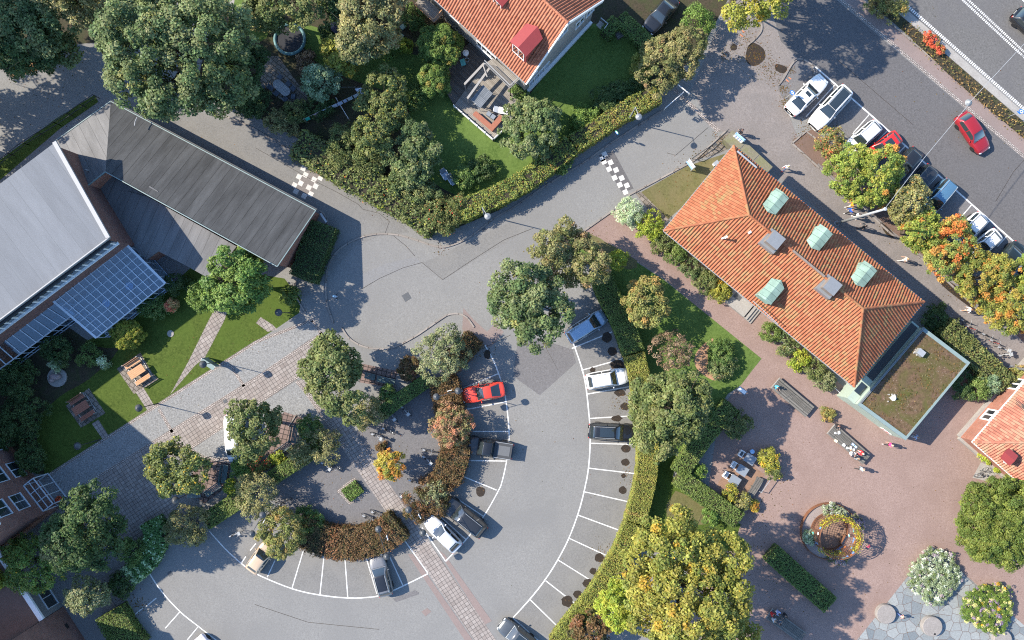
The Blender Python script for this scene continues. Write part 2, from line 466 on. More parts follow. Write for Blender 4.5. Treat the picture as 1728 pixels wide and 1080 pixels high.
M['cobble'] = ground("cobblestones", (0.13, 0.13, 0.128), (0.3, 0.3, 0.292), (0.2, 0.2, 0.195), 7.5, 0.5, 0.4, bump=0.6, lo=0.38, hi=0.6)
M['kerbset'] = bricky("granite_setts", (0.3, 0.265, 0.24), (0.46, 0.41, 0.375), (0.12, 0.1, 0.09), 0.28, 0.16, 0.03, -GR)
M['paver'] = bricky("grid_pavers", (0.25, 0.215, 0.195), (0.32, 0.285, 0.26), (0.11, 0.098, 0.09), 0.4, 0.4, 0.024, -GR, 0.0)
M['paver_red'] = bricky("reddish_pavers", (0.17, 0.12, 0.105), (0.235, 0.17, 0.15), (0.05, 0.04, 0.035), 0.5, 0.5, 0.04, R(14), 0.0)
M['paver_old'] = bricky("worn_pavers", (0.17, 0.145, 0.12), (0.24, 0.21, 0.18), (0.075, 0.065, 0.05), 0.55, 0.4, 0.035, R(40), 0.3)
M['slate'] = slate_mat("slate_slabs")
M['kerb'] = bricky("granite_kerb", (0.22, 0.195, 0.175), (0.29, 0.26, 0.235), (0.12, 0.1, 0.085), 1.1, 3.0, 0.04, R(20), 0.3)
M['white_line'] = ground("road_paint", (0.5, 0.5, 0.49), (0.72, 0.72, 0.7), (0.4, 0.4, 0.39), 5, 1.3, 0.75, bump=0)
M['white_slab'] = ground("white_paving_slabs", (0.48, 0.465, 0.435), (0.62, 0.6, 0.565), (0.42, 0.4, 0.38), 5, 1.0, 0.6, bump=0)
M['orange_mark'] = plain("orange_spray", (0.7, 0.2, 0.08), 0.8)
M['tile'] = tile_mat("clay_tiles", (0.255, 0.087, 0.041), (0.3, 0.107, 0.052), (0.345, 0.13, 0.066), (0.19, 0.185, 0.075), 0.6, 0.5)
M['tile_new'] = tile_mat("plain_clay_tiles", (0.27, 0.1, 0.055), (0.34, 0.125, 0.07), (0.39, 0.15, 0.085), (0.28, 0.17, 0.1), 0.3, 0.58)
M['tile_old'] = tile_mat("weathered_clay_tiles", (0.27, 0.105, 0.07), (0.37, 0.145, 0.095), (0.44, 0.19, 0.13), (0.24, 0.21, 0.13), 0.7, 0.47)
M['brick'] = bricky("red_brick", (0.3, 0.1, 0.065), (0.38, 0.14, 0.09), (0.34, 0.25, 0.2), 0.26, 0.085, 0.012, uv=True)
M['brick_dark'] = bricky("dark_red_brick", (0.17, 0.075, 0.06), (0.25, 0.115, 0.09), (0.2, 0.16, 0.14), 0.26, 0.085, 0.012, uv=True)
M['felt_dark'] = felt_mat("dark_roofing_felt", (0.085, 0.087, 0.088), (0.03, 0.03, 0.03), 1.0, 0.5)
M['felt_mid'] = felt_mat("grey_roofing_felt", (0.16, 0.16, 0.162), (0.08, 0.08, 0.08), 1.0, 0.3)
M['felt_light'] = felt_mat("pale_roof_membrane", (0.165, 0.175, 0.19), (0.13, 0.14, 0.15), 1.6, 0.1)
M['copper'] = bricky("verdigris_copper", (0.22, 0.32, 0.26), (0.27, 0.38, 0.31), (0.1, 0.15, 0.12), 0.62, 99, 0.018, R(-53), 0.0, dirt=.4)
M['red_metal'] = plain("red_sheet_metal", (0.27, 0.045, 0.042), 0.5, 0.0, var=0.1)
M['grey_metal'] = plain("grey_sheet_metal", (0.24, 0.25, 0.255), 0.45, 0.3, var=0.15)
M['galv'] = plain("galvanised_steel", (0.42, 0.43, 0.43), 0.45, 0.4, var=0.15)
M['white'] = plain("white_paint", (0.78, 0.78, 0.76), 0.5, var=0.05)
M['cream'] = plain("cream_render", (0.42, 0.36, 0.27), 0.85, var=0.1)
M['grey_boards'] = plain("grey_house_boards", (0.3, 0.285, 0.265), 0.8, var=0.12)
M['pale_green'] = plain("pale_green_panels", (0.33, 0.4, 0.34), 0.6, var=0.07)
M['chimney'] = plain('sooty_chimney_render', (0.2, 0.165, 0.14), .8, var=.3)
M['concrete'] = ground("concrete", (0.26, 0.245, 0.225), (0.35, 0.335, 0.31), (0.24, 0.22, 0.2), 7, 0.9, 0.6, bump=0.15)
M['millstone'] = ground("millstone", (0.2, 0.18, 0.165), (0.31, 0.285, 0.265), (0.2, 0.185, 0.17), 9, 1.6, 0.6, bump=0.3)
M['sedum'] = ground("sedum", (0.06, 0.038, 0.024), (0.17, 0.108, 0.068), (0.075, 0.08, 0.02), 4, 0.55, 0.95, bump=0.6, speck=((0.33, 0.27, 0.22), 5.0, 0.13, 0.5))
M['glass_roof'] = glass_mat("roof_glass", (0.72, 0.82, 0.9), 0.14)
M['window'] = carglass("window_glass")
M['blue_frame'] = plain("pale_blue_grey_frames", (0.5, 0.56, 0.62), 0.5, var=0.06)
M['black'] = plain("black_rubber", (0.015, 0.015, 0.016), 0.8)
M['dark_metal'] = plain("dark_painted_steel", (0.05, 0.055, 0.058), 0.5, 0.2)
M['lamp_dark'] = plain("lamp_hood", (0.075, 0.08, 0.085), 0.45, 0.2)
M['opal'] = plain("opal_lamp_glass", (0.7, 0.7, 0.68), 0.3)
M['wood'] = bricky("weathered_planks", (0.13, 0.12, 0.107), (0.19, 0.178, 0.16), (0.035, 0.045, 0.04), 3.4, 0.24, 0.02, uv=False, offset=0.5)
M['deck'] = bricky("deck_boards", (0.235, 0.21, 0.18), (0.31, 0.285, 0.25), (0.11, 0.1, 0.085), 4.0, 0.14, 0.014, R(42), 0.4)
M['deck_dark'] = bricky("dark_deck_boards", (0.1, 0.085, 0.072), (0.16, 0.14, 0.12), (0.05, 0.04, 0.035), 4.0, 0.14, 0.014, R(42), 0.4)  # same board pattern as the deck, in a darker tone
M['orange_wood'] = plain("oiled_wood", (0.48, 0.25, 0.12), 0.6, var=0.25, vscale=6)
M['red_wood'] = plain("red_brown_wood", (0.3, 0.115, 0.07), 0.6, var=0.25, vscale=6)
M['bench_green'] = plain("blue_green_bench_paint", (0.1, 0.15, 0.15), 0.6, var=0.2)
M['corten'] = plain("rusty_steel", (0.19, 0.085, 0.045), 0.8, 0.1, var=0.3)
M['blue_sign'] = plain("blue_sign", (0.03, 0.2, 0.6), 0.4, var=0.04)
M['light_blue'] = plain("light_blue", (0.3, 0.5, 0.75), 0.5, var=0.05)
M['green_sign'] = plain("green_sign", (0.03, 0.3, 0.14), 0.45, var=0.05)
M['sign_green_grey'] = plain("grey_green_patina", (0.19, 0.25, 0.245), 0.6, var=0.15)
M['carglass'] = carglass("car_glass")
M['tail'] = plain("red_lamp", (0.5, 0.02, 0.02), 0.25, coat=0.6)
M['headlamp'] = plain("clear_lamp", (0.72, 0.74, 0.76), 0.15, coat=0.8)
M['rim'] = plain("alloy_rim", (0.5, 0.5, 0.5), 0.35, 0.7)
M['plate'] = plain("number_plate", (0.75, 0.75, 0.73), 0.5)
M['table_grey'] = plain("pale_grey_top", (0.2, 0.225, 0.255), 0.5, var=0.05)
M['table_pale'] = plain('pale_sheet_edge', (0.33, 0.33, 0.33), 0.6, var=.12)
M['stone_dark'] = plain("dark_stone", (0.08, 0.085, 0.09), 0.7, var=0.3)
_pal = {}
def colour(c, rough=0.7):
    k = (tuple(c), rough)
    if k not in _pal: _pal[k] = plain("colour_%d" % len(_pal), c, rough, var=0.08)
    return _pal[k]
# ------------------------------------------------------------------ foliage
PAL = {
    'olive':  [((.105, .125, .048), 4), ((.135, .145, .062), 3), ((.08, .105, .042), 3)],
    'maple':  [((.085, .112, .05), 4), ((.12, .14, .07), 3), ((.062, .092, .042), 3), ((.17, .17, .07), .6)],
    'deep':   [((.04, .07, .028), 4), ((.058, .09, .034), 3), ((.075, .1, .04), 1)],
    'green':  [((.085, .135, .035), 4), ((.115, .165, .045), 3), ((.065, .11, .03), 2)],
    'bright': [((.085, .135, .036), 4), ((.115, .165, .046), 3), ((.06, .105, .028), 2)],
    'lime':   [((.2, .235, .035), 4), ((.26, .27, .045), 2), ((.14, .185, .03), 2)],
    'yellow': [((.19, .19, .042), 5), ((.25, .225, .045), 3), ((.15, .165, .04), 4), ((.37, .225, .03), 1)],
    'bigyel': [((.175, .172, .042), 5), ((.22, .2, .048), 4), ((.13, .145, .038), 3), ((.3, .2, .035), .4)],
    'autumn': [((.17, .145, .055), 3), ((.14, .14, .052), 4), ((.22, .145, .055), 1), ((.11, .12, .042), 2)],
    'brown':  [((.125, .12, .055), 4), ((.16, .14, .07), 3), ((.095, .1, .042), 3), ((.18, .12, .07), .5)],
    'orange': [((.27, .17, .035), 3), ((.31, .13, .035), 1.5), ((.23, .19, .04), 3), ((.14, .15, .035), 1.5)],
    'rowan':  [((.15, .18, .04), 6), ((.19, .195, .045), 3), ((.1, .14, .035), 3), ((.32, .15, .04), .5)],
    'rowan_red': [((.16, .165, .045), 4), ((.28, .15, .045), 3), ((.11, .14, .04), 3), ((.36, .11, .035), 1.6)],
    'rowan_or': [((.18, .175, .045), 5), ((.25, .19, .045), 3), ((.12, .145, .04), 3), ((.32, .15, .04), 1.3)],
    'rust':   [((.115, .072, .036), 4), ((.16, .092, .05), 3), ((.075, .07, .03), 3), ((.2, .09, .05), .7)],
    'reddish': [((.22, .125, .085), 3), ((.13, .12, .06), 4), ((.32, .14, .09), 1.5), ((.17, .13, .075), 2)],
    'purple': [((.12, .08, .06), 4), ((.17, .115, .09), 3), ((.08, .065, .045), 2), ((.2, .15, .12), 1)],
    'silver': [((.25, .3, .21), 5), ((.34, .38, .31), 3), ((.17, .22, .13), 2)],
    'blue':   [((.105, .15, .1), 4), ((.15, .2, .14), 3), ((.075, .115, .072), 2)],
    'grey':   [((.135, .145, .082), 4), ((.18, .185, .115), 3), ((.1, .115, .06), 3)],
    'greyyel': [((.175, .165, .085), 4), ((.22, .2, .1), 3), ((.12, .125, .06), 3)],
    'beech':  [((.16, .165, .045), 5), ((.2, .18, .05), 3), ((.12, .135, .036), 2), ((.22, .15, .06), .7)],
    'beech2': [((.15, .165, .042), 5), ((.2, .19, .05), 3), ((.11, .13, .036), 2), ((.22, .12, .05), .6)],
    'hedge':  [((.06, .1, .032), 4), ((.085, .125, .04), 3), ((.11, .145, .05), 1)],
    'box':    [((.085, .12, .035), 4), ((.12, .15, .05), 3), ((.065, .095, .03), 3)],
    'laurel': [((.3, .38, .26), 2), ((.075, .14, .05), 4), ((.045, .1, .035), 3)],
    'conifer': [((.078, .1, .024), 5), ((.105, .122, .03), 3), ((.055, .078, .02), 3)],
    'thuja':  [((.075, .115, .03), 5), ((.1, .14, .038), 3), ((.055, .09, .026), 2), ((.14, .12, .03), .8)],
    'ball':   [((.15, .165, .03), 5), ((.24, .22, .05), 3), ((.09, .115, .025), 2)],
    'red':    [((.42, .08, .05), 4), ((.3, .1, .05), 3), ((.16, .11, .04), 3)],
    'pinkish': [((.42, .2, .13), 3), ((.3, .2, .1), 3), ((.45, .13, .09), 1), ((.15, .14, .06), 2)],
    'dry':    [((.17, .1, .045), 4), ((.22, .14, .06), 3), ((.12, .1, .04), 3), ((.1, .11, .035), 1.5)],
    'flower_yellow': [((.55, .42, .05), 4), ((.4, .4, .07), 3), ((.16, .19, .05), 3)],
    'flower_mix': [((.12, .19, .04), 6), ((.17, .24, .055), 4), ((.62, .58, .3), 2.2), ((.3, .22, .38), 1), ((.7, .4, .04), .35)],
    'flower_white': [((.24, .3, .2), 6), ((.33, .38, .29), 4), ((.62, .66, .64), 2), ((.4, .33, .42), .6), ((.14, .19, .07), 2)],
    'lilac':  [((.3, .24, .36), 3), ((.16, .17, .1), 3), ((.4, .36, .42), 1)],
}

def pick(rng, pal, n):
    cols = np.array([c for c, w in PAL[pal]]) * {'maple': .95, 'bigyel': .84, 'rust': .72, 'olive': .82, 'lime': .85, 'greyyel': .88, 'yellow': .88, 'deep': .85, 'rowan_or': .85}.get(pal, 1); w = np.array([w for c, w in PAL[pal]], float)
    return np.array([1.72, 1.74, 1.42]) * (.62 if pal[:4] in ('flow', 'lila') else 1) * cols[rng.choice(len(w), n, p=w / w.sum())]

def leaf_obj(name, Cn, Nn, size, cols, parent, rng, loc=None, extra=None):
    """one mesh of leaf-sized diamonds at Cn (k,3) facing Nn, coloured cols; extra = MB of stems (material 1)"""
    k = len(Cn)
    Nn = Nn / (np.linalg.norm(Nn, axis=1, keepdims=True) + 1e-9)
    t = rng.normal(size=(k, 3))
    a = np.cross(Nn, t); a /= (np.linalg.norm(a, axis=1, keepdims=True) + 1e-9)
    b = np.cross(Nn, a)
    l = (size * 0.62)[:, None]; w = (size * 0.40)[:, None]
    droop = Nn * (size * 0.12)[:, None]
    V = np.empty((k, 4, 3), np.float32)
    V[:, 0] = Cn + a * l - droop; V[:, 1] = Cn + b * w; V[:, 2] = Cn - a * l - droop; V[:, 3] = Cn - b * w
    V = V.reshape(-1, 3)
    idx = np.arange(4 * k, dtype=np.int32)
    col = np.repeat(np.concatenate([np.clip(cols, 0, 1), np.ones((k, 1))], 1), 4, axis=0).astype(np.float32)
    ls = np.arange(0, 4 * k, 4, dtype=np.int32)
    mi = np.zeros(k, np.int32)
    if extra is not None and extra.v:
        ev = np.array(extra.v, np.float32); off = 4 * k
        V = np.concatenate([V, ev]); col = np.concatenate([col, np.tile([[.05, .045, .03, 1]], (len(ev), 1)).astype(np.float32)])
        li = []; st = []; p = len(idx)
        for f in extra.f:
            st.append(p); li += [off + q for q in f]; p += len(f)
        idx = np.concatenate([idx, np.array(li, np.int32)]); ls = np.concatenate([ls, np.array(st, np.int32)])
        mi = np.concatenate([mi, np.ones(len(st), np.int32)])
    me = bpy.data.meshes.new(name)
    me.vertices.add(len(V)); me.vertices.foreach_set("co", V.ravel())
    me.loops.add(len(idx)); me.loops.foreach_set("vertex_index", idx)
    me.polygons.add(len(ls)); me.polygons.foreach_set("loop_start", ls)
    me.materials.append(M['leaf'])
    if extra is not None and extra.v:
        me.materials.append(M['twigs']); me.polygons.foreach_set("material_index", mi)
    at = me.color_attributes.new("Col", 'FLOAT_COLOR', 'POINT')
    at.data.foreach_set("color", col.ravel())
    me.update(calc_edges=True)
    o = bpy.data.objects.new(name, me); COL.objects.link(o)
    if parent: o.parent = parent
    if loc is not None: o.location = loc
    return o

def crown_cloud(lobes, clump_r, per, leaf, pal, rng, dens=1.5, zmin=-0.2, fill=0.25, up=0.45, accents=None):
    """points, normals, sizes, colours of a crown made of clumps set over lobes (x,y,z,rx,ry,rz)"""
    cen, out, rad = [], [], []
    L = np.array(lobes, float)
    for i, (x, y, z, rx, ry, rz) in enumerate(L):
        area = 4 * math.pi * ((rx * ry) ** 1.6 / 3 + (rx * rz) ** 1.6 / 3 + (ry * rz) ** 1.6 / 3) ** (1 / 1.6)
        n = max(4, int(area * (1 - zmin) / 2 * dens / (math.pi * clump_r ** 2)))
        d = rng.normal(size=(n * 2, 3)); d /= np.linalg.norm(d, axis=1, keepdims=True)
        d = d[d[:, 2] > zmin][:n]
        s = rng.uniform(0.72, 1.04, size=(len(d), 1))
        spray = rng.random(len(d)) < 0.1
        s[spray] = rng.uniform(1.02, 1.2, size=(int(spray.sum()), 1))
        p = np.array([x, y, z]) + d * np.array([rx, ry, rz]) * s
        ok = np.ones(len(p), bool)
        for j, q in enumerate(L):
            if j != i:
                ok &= (((p - q[:3]) / (q[3:] * 0.78)) ** 2).sum(1) > 1
        cen.append(p[ok]); out.append(d[ok])
    cen = np.concatenate(cen); out = np.concatenate(out)
    if fill:
        nf = int(len(cen) * fill)
        j = rng.integers(0, len(L), nf)
        d = rng.normal(size=(nf, 3)); d /= np.linalg.norm(d, axis=1, keepdims=True)
        cen = np.concatenate([cen, L[j, :3] + d * L[j, 3:] * rng.uniform(0.2, 0.75, (nf, 1))]); out = np.concatenate([out, d])
    m = len(cen)
    cr = clump_r * rng.uniform(0.6, 1.5, m)
    ccol = pick(rng, pal, m) * rng.uniform(0.82, 1.18, (m, 1))
    leaf = leaf * 0.8
    cnt = np.maximum(3, (1.5 * per * (cr / clump_r) ** 2 * rng.uniform(0.7, 1.2, m)).astype(int))
    k = np.repeat(np.arange(m), cnt); n = len(k)
    d = rng.normal(size=(n, 3)); d /= np.linalg.norm(d, axis=1, keepdims=True)
    d = d + out[k] * 0.45 + np.array([0, 0, 0.3]); d /= np.linalg.norm(d, axis=1, keepdims=True)
    r = cr[k] * rng.uniform(0.5, 1.05, n)
    pts = cen[k] + d * r[:, None] * np.array([1, 1, 0.8])
    nr = d * 0.7 + rng.normal(size=(n, 3)) * 0.5 + np.array([0, 0, up])
    sz = leaf * rng.uniform(0.65, 1.35, n)
    col = ccol[k] * rng.uniform(0.72, 1.28, (n, 1)) * (1 + rng.normal(size=(n, 3)) * 0.05)
    if accents:
        for pa, frac in accents:
            sel = rng.random(n) < frac
            col[sel] = pick(rng, pa, int(sel.sum()))
    return pts, nr, sz, col

_seed = [11]
def nrng():
    _seed[0] += 1
    return np.random.default_rng(_seed[0])

def make_lobes(r, h, rng, n=7, base=0.25, flat=0.9, asp=1.0, ang=0.0, conic=0.0):
    """main ellipsoid and side lobes round the origin, crown from base*h to h"""
    zc = h * (base + 1) / 2; rz = h * (1 - base) / 2
    out = [(0, 0, zc, r * 0.74, r * 0.74, rz * 0.92)]
    ph = rng.uniform(0, 6.28)
    for i in range(n):
        th = ph + 2 * math.pi * i / n + rng.uniform(-.35, .35)
        q = rng.uniform(0.28, 0.5) * r; d = (rng.uniform(0.84, 1.1) * r - q)
        out.append((d * math.cos(th), d * math.sin(th), zc + rng.uniform(-0.35, 0.4) * rz, q, q, min(q * flat, rz * 0.8)))
    for i in range(max(2, n // 2)):
        th = rng.uniform(0, 6.28); d = rng.uniform(0.15, 0.5) * r; q = rng.uniform(0.28, 0.42) * r
        out.append((d * math.cos(th), d * math.sin(th), h - min(q * flat, rz * .6) * rng.uniform(0.9, 1.3), q, q, min(q * flat, rz * 0.6)))
    ca, sa = math.cos(ang), math.sin(ang)
    res = []
    for (x, y, z, a, b, c) in out:
        x *= asp
        res.append((x * ca - y * sa, x * sa + y * ca, z, a, b, c))
    return res

def trunk_mesh(lobes, h, r, rng, tr=None):
    mb = MB()
    tr = tr or max(0.06, 0.03 * h * 0.8)
    zc = lobes[0][2]
    pts = [(0, 0, 0)]
    for i in range(1, 5):
        pts.append((rng.normal() * 0.05 * i, rng.normal() * 0.05 * i, zc * i / 4))
    for i, (a, b) in enumerate(zip(pts[:-1], pts[1:])):
        mb.tube(a, b, tr * (1.25 - i * 0.2), tr * (1.05 - i * 0.2), 8)
    for (x, y, z, a, b, c) in lobes[1:]:
        j = int(rng.integers(1, 4)); s = Vector(pts[j]); e = Vector((x, y, z + c * 0.3))
        mid = s.lerp(e, 0.5) + Vector((0, 0, 0.12 * h * rng.uniform(.2, 1)))
        mb.tube(s, mid, tr * 0.45, tr * 0.3, 6); mb.tube(mid, e, tr * 0.3, tr * 0.1, 6)
        for _ in range(3):
            t = e + Vector(rng.normal(size=3) * np.array([a, b, c * .6]) * 0.7)
            mb.tube(mid.lerp(e, rng.uniform(.3, .9)), t, tr * 0.14, tr * 0.05, 5)
    return mb

def tree(px, py, rp, h, pal, label, name="tree", cat="tree", clump=0.5, per=40, leaf=0.24, n=7, base=0.28, asp=1.0, ang=0.0,
         group=None, dens=1.25, fill=0.14, up=0.75, accents=None, flat=0.9, extra=None, tr=None):
    """tree whose crown shows at pixel (px, py) with radius rp pixels; h metres tall"""
    rng = nrng()
    p = P(px, py, h * 0.62)
    r = rp / PXM * (CAM_H - h * 0.62) / CAM_H
    root = thing(name, (p.x, p.y, 0), label, cat, group=group)
    lobes = make_lobes(r, h, rng, n, base, flat, asp, ang)
    if extra:
        for (qx, qy, qr, z) in extra:
            q = P(qx, qy, z) - p; s = qr / PXM * (CAM_H - z) / CAM_H
            lobes.append((q.x, q.y, z, s, s, s * 0.8))
    pts, nr, sz, col = crown_cloud(lobes, clump, per, leaf, pal, rng, dens, fill=fill, up=up, accents=accents)
    leaf_obj("crown", pts, nr, sz, col, root, rng)
    trunk_mesh(lobes, h, r, rng, tr).build("trunk", M['bark'], root, smooth=True)
    return root

def shrub(px, py, rp, h, pal, label, name="shrub", cat="shrub", clump=0.28, per=26, leaf=0.15, n=5, asp=1.0, ang=0.0, group=None,
          dens=1.6, accents=None, up=0.5, flat=0.8, fill=0.15, spots=None):
    """low bush of foliage and stems; spots = several (px, py, rp) mounds in one plant"""
    rng = nrng()
    p = P(px, py, h * 0.5)
    r = rp / PXM * (CAM_H - h * 0.5) / CAM_H
    root = thing(name, (p.x, p.y, 0), label, cat, group=group)
    lobes = make_lobes(r, h, rng, n, 0.05, flat, asp, ang)
    for (qx, qy, qr) in spots or ():
        q = P(qx, qy, h * 0.5) - p; s = qr / PXM
        lobes += [(q.x + a, q.y + b, c, d, e, f) for (a, b, c, d, e, f) in make_lobes(s, h * rng.uniform(.8, 1.1), rng, 4, 0.05, flat)]
    pts, nr, sz, col = crown_cloud(lobes, clump, per, leaf, pal, rng, dens, zmin=-0.15, fill=fill, up=up, accents=accents)
    keep = pts[:, 2] > 0.02
    leaf_obj("foliage", pts[keep], nr[keep], sz[keep], col[keep], root, rng)
    st = MB()
    for (x, y, z, a, b, c) in lobes:
        st.tube((x * 0.3, y * 0.3, 0), (x, y, z), 0.03, 0.012, 5)
        for _ in range(2):
            st.tube((x * 0.7, y * 0.7, z * .6), (x + rng.normal() * a * .4, y + rng.normal() * b * .4, z + c * .5), 0.016, 0.006, 5)
    st.build("stems", M['bark'], root)
    return root

def hedge(line, wp, h, pal, label, name="hedge", loose=0.06, leaf=0.12, dens=175, group=None, smooth=4, accents=None, lumps=0.0, topbase=None):
    """clipped hedge along pixel points (seen at its top), wp pixels wide"""
    rng = nrng()
    pts2 = smooth_line([tuple(P(q[0], q[1], h)[:2]) for q in line], smooth) if smooth > 1 else [tuple(P(q[0], q[1], h)[:2]) for q in line]
    w = wp / PXM * (CAM_H - h) / CAM_H
    c0 = Vector((pts2[len(pts2) // 2][0], pts2[len(pts2) // 2][1], 0))
    root = thing(name, c0, label, "hedge", group=group)
    loc = [(p[0] - c0.x, p[1] - c0.y) for p in pts2]
    # inner twigs
    L, Rr = strip_pts(loc, w - 0.22)
    mb = MB()
    k = len(loc)
    v = [(p[0], p[1], 0) for p in L] + [(p[0], p[1], 0) for p in Rr] + [(p[0], p[1], h - 0.13) for p in L] + [(p[0], p[1], h - 0.13) for p in Rr]
    f = []
    for i in range(k - 1):
        f += [(2 * k + i, 2 * k + i + 1, 3 * k + i + 1, 3 * k + i), (i, i + 1, 2 * k + i + 1, 2 * k + i), (k + i, 3 * k + i, 3 * k + i + 1, k + i + 1)]
    f += [(0, 2 * k, 3 * k, k), (k - 1, 2 * k - 1, 4 * k - 1, 3 * k - 1)]
    mb.add(v, f)
    mb.build("twigs", M['twigs'], root)
    # leaves
    seg = [(Vector(a), Vector(b)) for a, b in zip(loc[:-1], loc[1:])]
    ln = np.array([(b - a).length for a, b in seg])
    P3, N3 = [], []
    def scatter(n):
        s = rng.choice(len(seg), n, p=ln / ln.sum()); t = rng.random(n)
        A = np.array([[a.x, a.y] for a, b in seg]); B = np.array([[b.x, b.y] for a, b in seg])
        D = B - A; D /= (np.linalg.norm(D, axis=1, keepdims=True) + 1e-9)
        return A[s] + (B[s] - A[s]) * t[:, None], D[s]
    tot = ln.sum()
    n = int(tot * w * dens)
    c, d = scatter(n); nn = np.stack([-d[:, 1], d[:, 0]], 1)
    o = rng.uniform(-.5, .5, n) * (w + loose)
    lump = np.zeros(n)
    P3.append(np.column_stack([c + nn * o[:, None], np.full(n, h) + rng.normal(size=n) * loose * 0.7])); N3.append(np.tile([0, 0, 1.0], (n, 1)))
    for side in (-1, 1):
        n = int(tot * h * dens * 0.7)
        c, d = scatter(n); nn = np.stack([-d[:, 1], d[:, 0]], 1) * side
        z = rng.uniform(0.03, h, n)
        P3.append(np.column_stack([c + nn * (w / 2 + rng.normal(size=n) * loose * 0.7)[:, None], z])); N3.append(np.column_stack([nn, np.full(n, 0.25)]))
    for (a, d) in ((loc[0], Vector(loc[0]) - Vector(loc[1])), (loc[-1], Vector(loc[-1]) - Vector(loc[-2]))):
        d = d.normalized(); n = int(w * h * dens * 0.8)
        o = rng.uniform(-.5, .5, n) * w; z = rng.uniform(0.03, h, n); e = rng.normal(size=n) * loose * 0.6
        P3.append(np.column_stack([a[0] - d.y * o + d.x * e, a[1] + d.x * o + d.y * e, z])); N3.append(np.tile([d.x, d.y, 0.25], (n, 1)))
    pts = np.concatenate(P3); nr = np.concatenate(N3)
    if lumps:
        ph = rng.uniform(0, 6, 6)
        s = sum(np.sin(pts[:, 0] * f1 + ph[i]) * np.cos(pts[:, 1] * f1 * 1.2 + ph[i + 3]) for i, f1 in enumerate((1.3, 2.6, 4.1))) / 2
        pts[:, 2] *= 1 + lumps * s
        cx = pts[:, :2]
        pts[:, :2] = cx + nr[:, :2] * (lumps * s * 0.9)[:, None]
    n = len(pts)
    nr = nr + rng.normal(size=(n, 3)) * 0.4
    # colour patches along the hedge
    kk = max(6, int(tot * 3)); cc, dd = scatter(kk); pc = pick(rng, pal, kk) * rng.uniform(.85, 1.15, (kk, 1))
    near = np.empty(n, int)
    for i in range(0, n, 4000):
        near[i:i + 4000] = ((pts[i:i + 4000, None, :2] - cc[None]) ** 2).sum(2).argmin(1)
    mixw = rng.random(n) < 0.5
    col = np.where(mixw[:, None], pc[near], pick(rng, pal, n)) * rng.uniform(0.82, 1.18, (n, 1))
    if accents:
        for pa, frac in accents:
            sel = rng.random(n) < frac
            col[sel] = pick(rng, pa, int(sel.sum()))
    leaf_obj("foliage", pts, nr, leaf * rng.uniform(.65, 1.35, n), col, root, rng)
    return root

# ------------------------------------------------------------------ ground sheets
_sheets = [0]
def sheet(name, poly, layer, mat, kind="structure", smooth=0, label=None):
    """flat piece of ground drawn round pixel points"""
    pts = smooth_line(poly, smooth, True) if smooth else poly
    mb = MB(); _sheets[0] += 1
    layer = layer + (_sheets[0] % 9) * 0.1
    pw = W2(pts)
    a = sum(pw[i][0] * pw[(i + 1) % len(pw)][1] - pw[(i + 1) % len(pw)][0] * pw[i][1] for i in range(len(pw)))
    if a < 0: pw = pw[::-1]
    mb.add([(p[0], p[1], layer * 0.004) for p in pw], [tuple(range(len(pw)))])
    o = mb.build(name, mat)
    return tag(o, kind=kind)

def band(mb, line, w, z, smooth=1, mi=0):
    """flat strip along pixel points, w metres wide"""
    pts = W2(smooth_line(line, smooth) if smooth > 1 else line)
    L, Rr = strip_pts(pts, w)
    k = len(pts)
    mb.add([(p[0], p[1], z) for p in L] + [(p[0], p[1], z) for p in Rr], [(k + i, k + i + 1, i + 1, i) for i in range(k - 1)], mi)

def kerb(line, w=0.15, h=0.11, smooth=5, mat='kerb', name="kerb"):
    pts = W2(smooth_line(line, smooth) if smooth > 1 else line)
    L, Rr = strip_pts(pts, w)
    k = len(pts); mb = MB()
    v = [(p[0], p[1], h) for p in L] + [(p[0], p[1], h) for p in Rr] + [(p[0], p[1], 0) for p in L] + [(p[0], p[1], 0) for p in Rr]
    f = []
    for i in range(k - 1):
        f += [(k + i, k + i + 1, i + 1, i), (i, i + 1, 2 * k + i + 1, 2 * k + i), (k + i + 1, k + i, 3 * k + i, 3 * k + i + 1)]
    f += [(0, k, 3 * k, 2 * k)[::-1], (k - 1, 2 * k - 1, 4 * k - 1, 3 * k - 1)]
    mb.add(v, f)
    return tag(mb.build(name, M[mat]), kind="structure")
# ------------------------------------------------------------------ the ground
g = MB(); g.add([(-300, -300, 0), (300, -300, 0), (300, 300, 0), (-300, 300, 0)], [(0, 1, 2, 3)])
tag(g.build("ground", M['lawn_dry']), kind="structure")
sheet("plaza", [(-500, -450), (2250, -450), (2250, 1500), (-500, 1500)], 1, M['asphalt'])
# gardens and lawns
sheet("garden_ground", [(380, -300), (1228, -300), (1228, 0), (1196, 60), (1122, 152), (1000, 232), (842, 355), (770, 385), (742, 392), (712, 378), (600, 300), (500, 232), (430, 196), (330, 150), (380, -60)], 2, M['soil'])
sheet("house_lawn", [(690, 190), (745, 150), (790, 190), (840, 230), (890, 165), (1000, 40), (1080, 80), (1100, 130), (1000, 215), (900, 285), (800, 335), (720, 300), (680, 250)], 3, M['lawn_green'], smooth=3)
sheet("garden_lawn", [(385, -60), (450, -60), (460, 30), (440, 70), (400, 30)], 3, M['lawn_green'], smooth=3)
sheet("garden_grass", [(500, 40), (580, 60), (690, 90), (745, 110), (700, 160), (640, 150), (560, 120), (520, 90)], 3, M['lawn_green'], smooth=3)
sheet("garden_path", [(395, -60), (405, -60), (392, 26), (384, 22)], 4, M['concrete'])
sheet("garden_paving", [(440, 95), (470, 95), (520, 165), (505, 190), (470, 165), (440, 140)], 4, M['paver_old'])
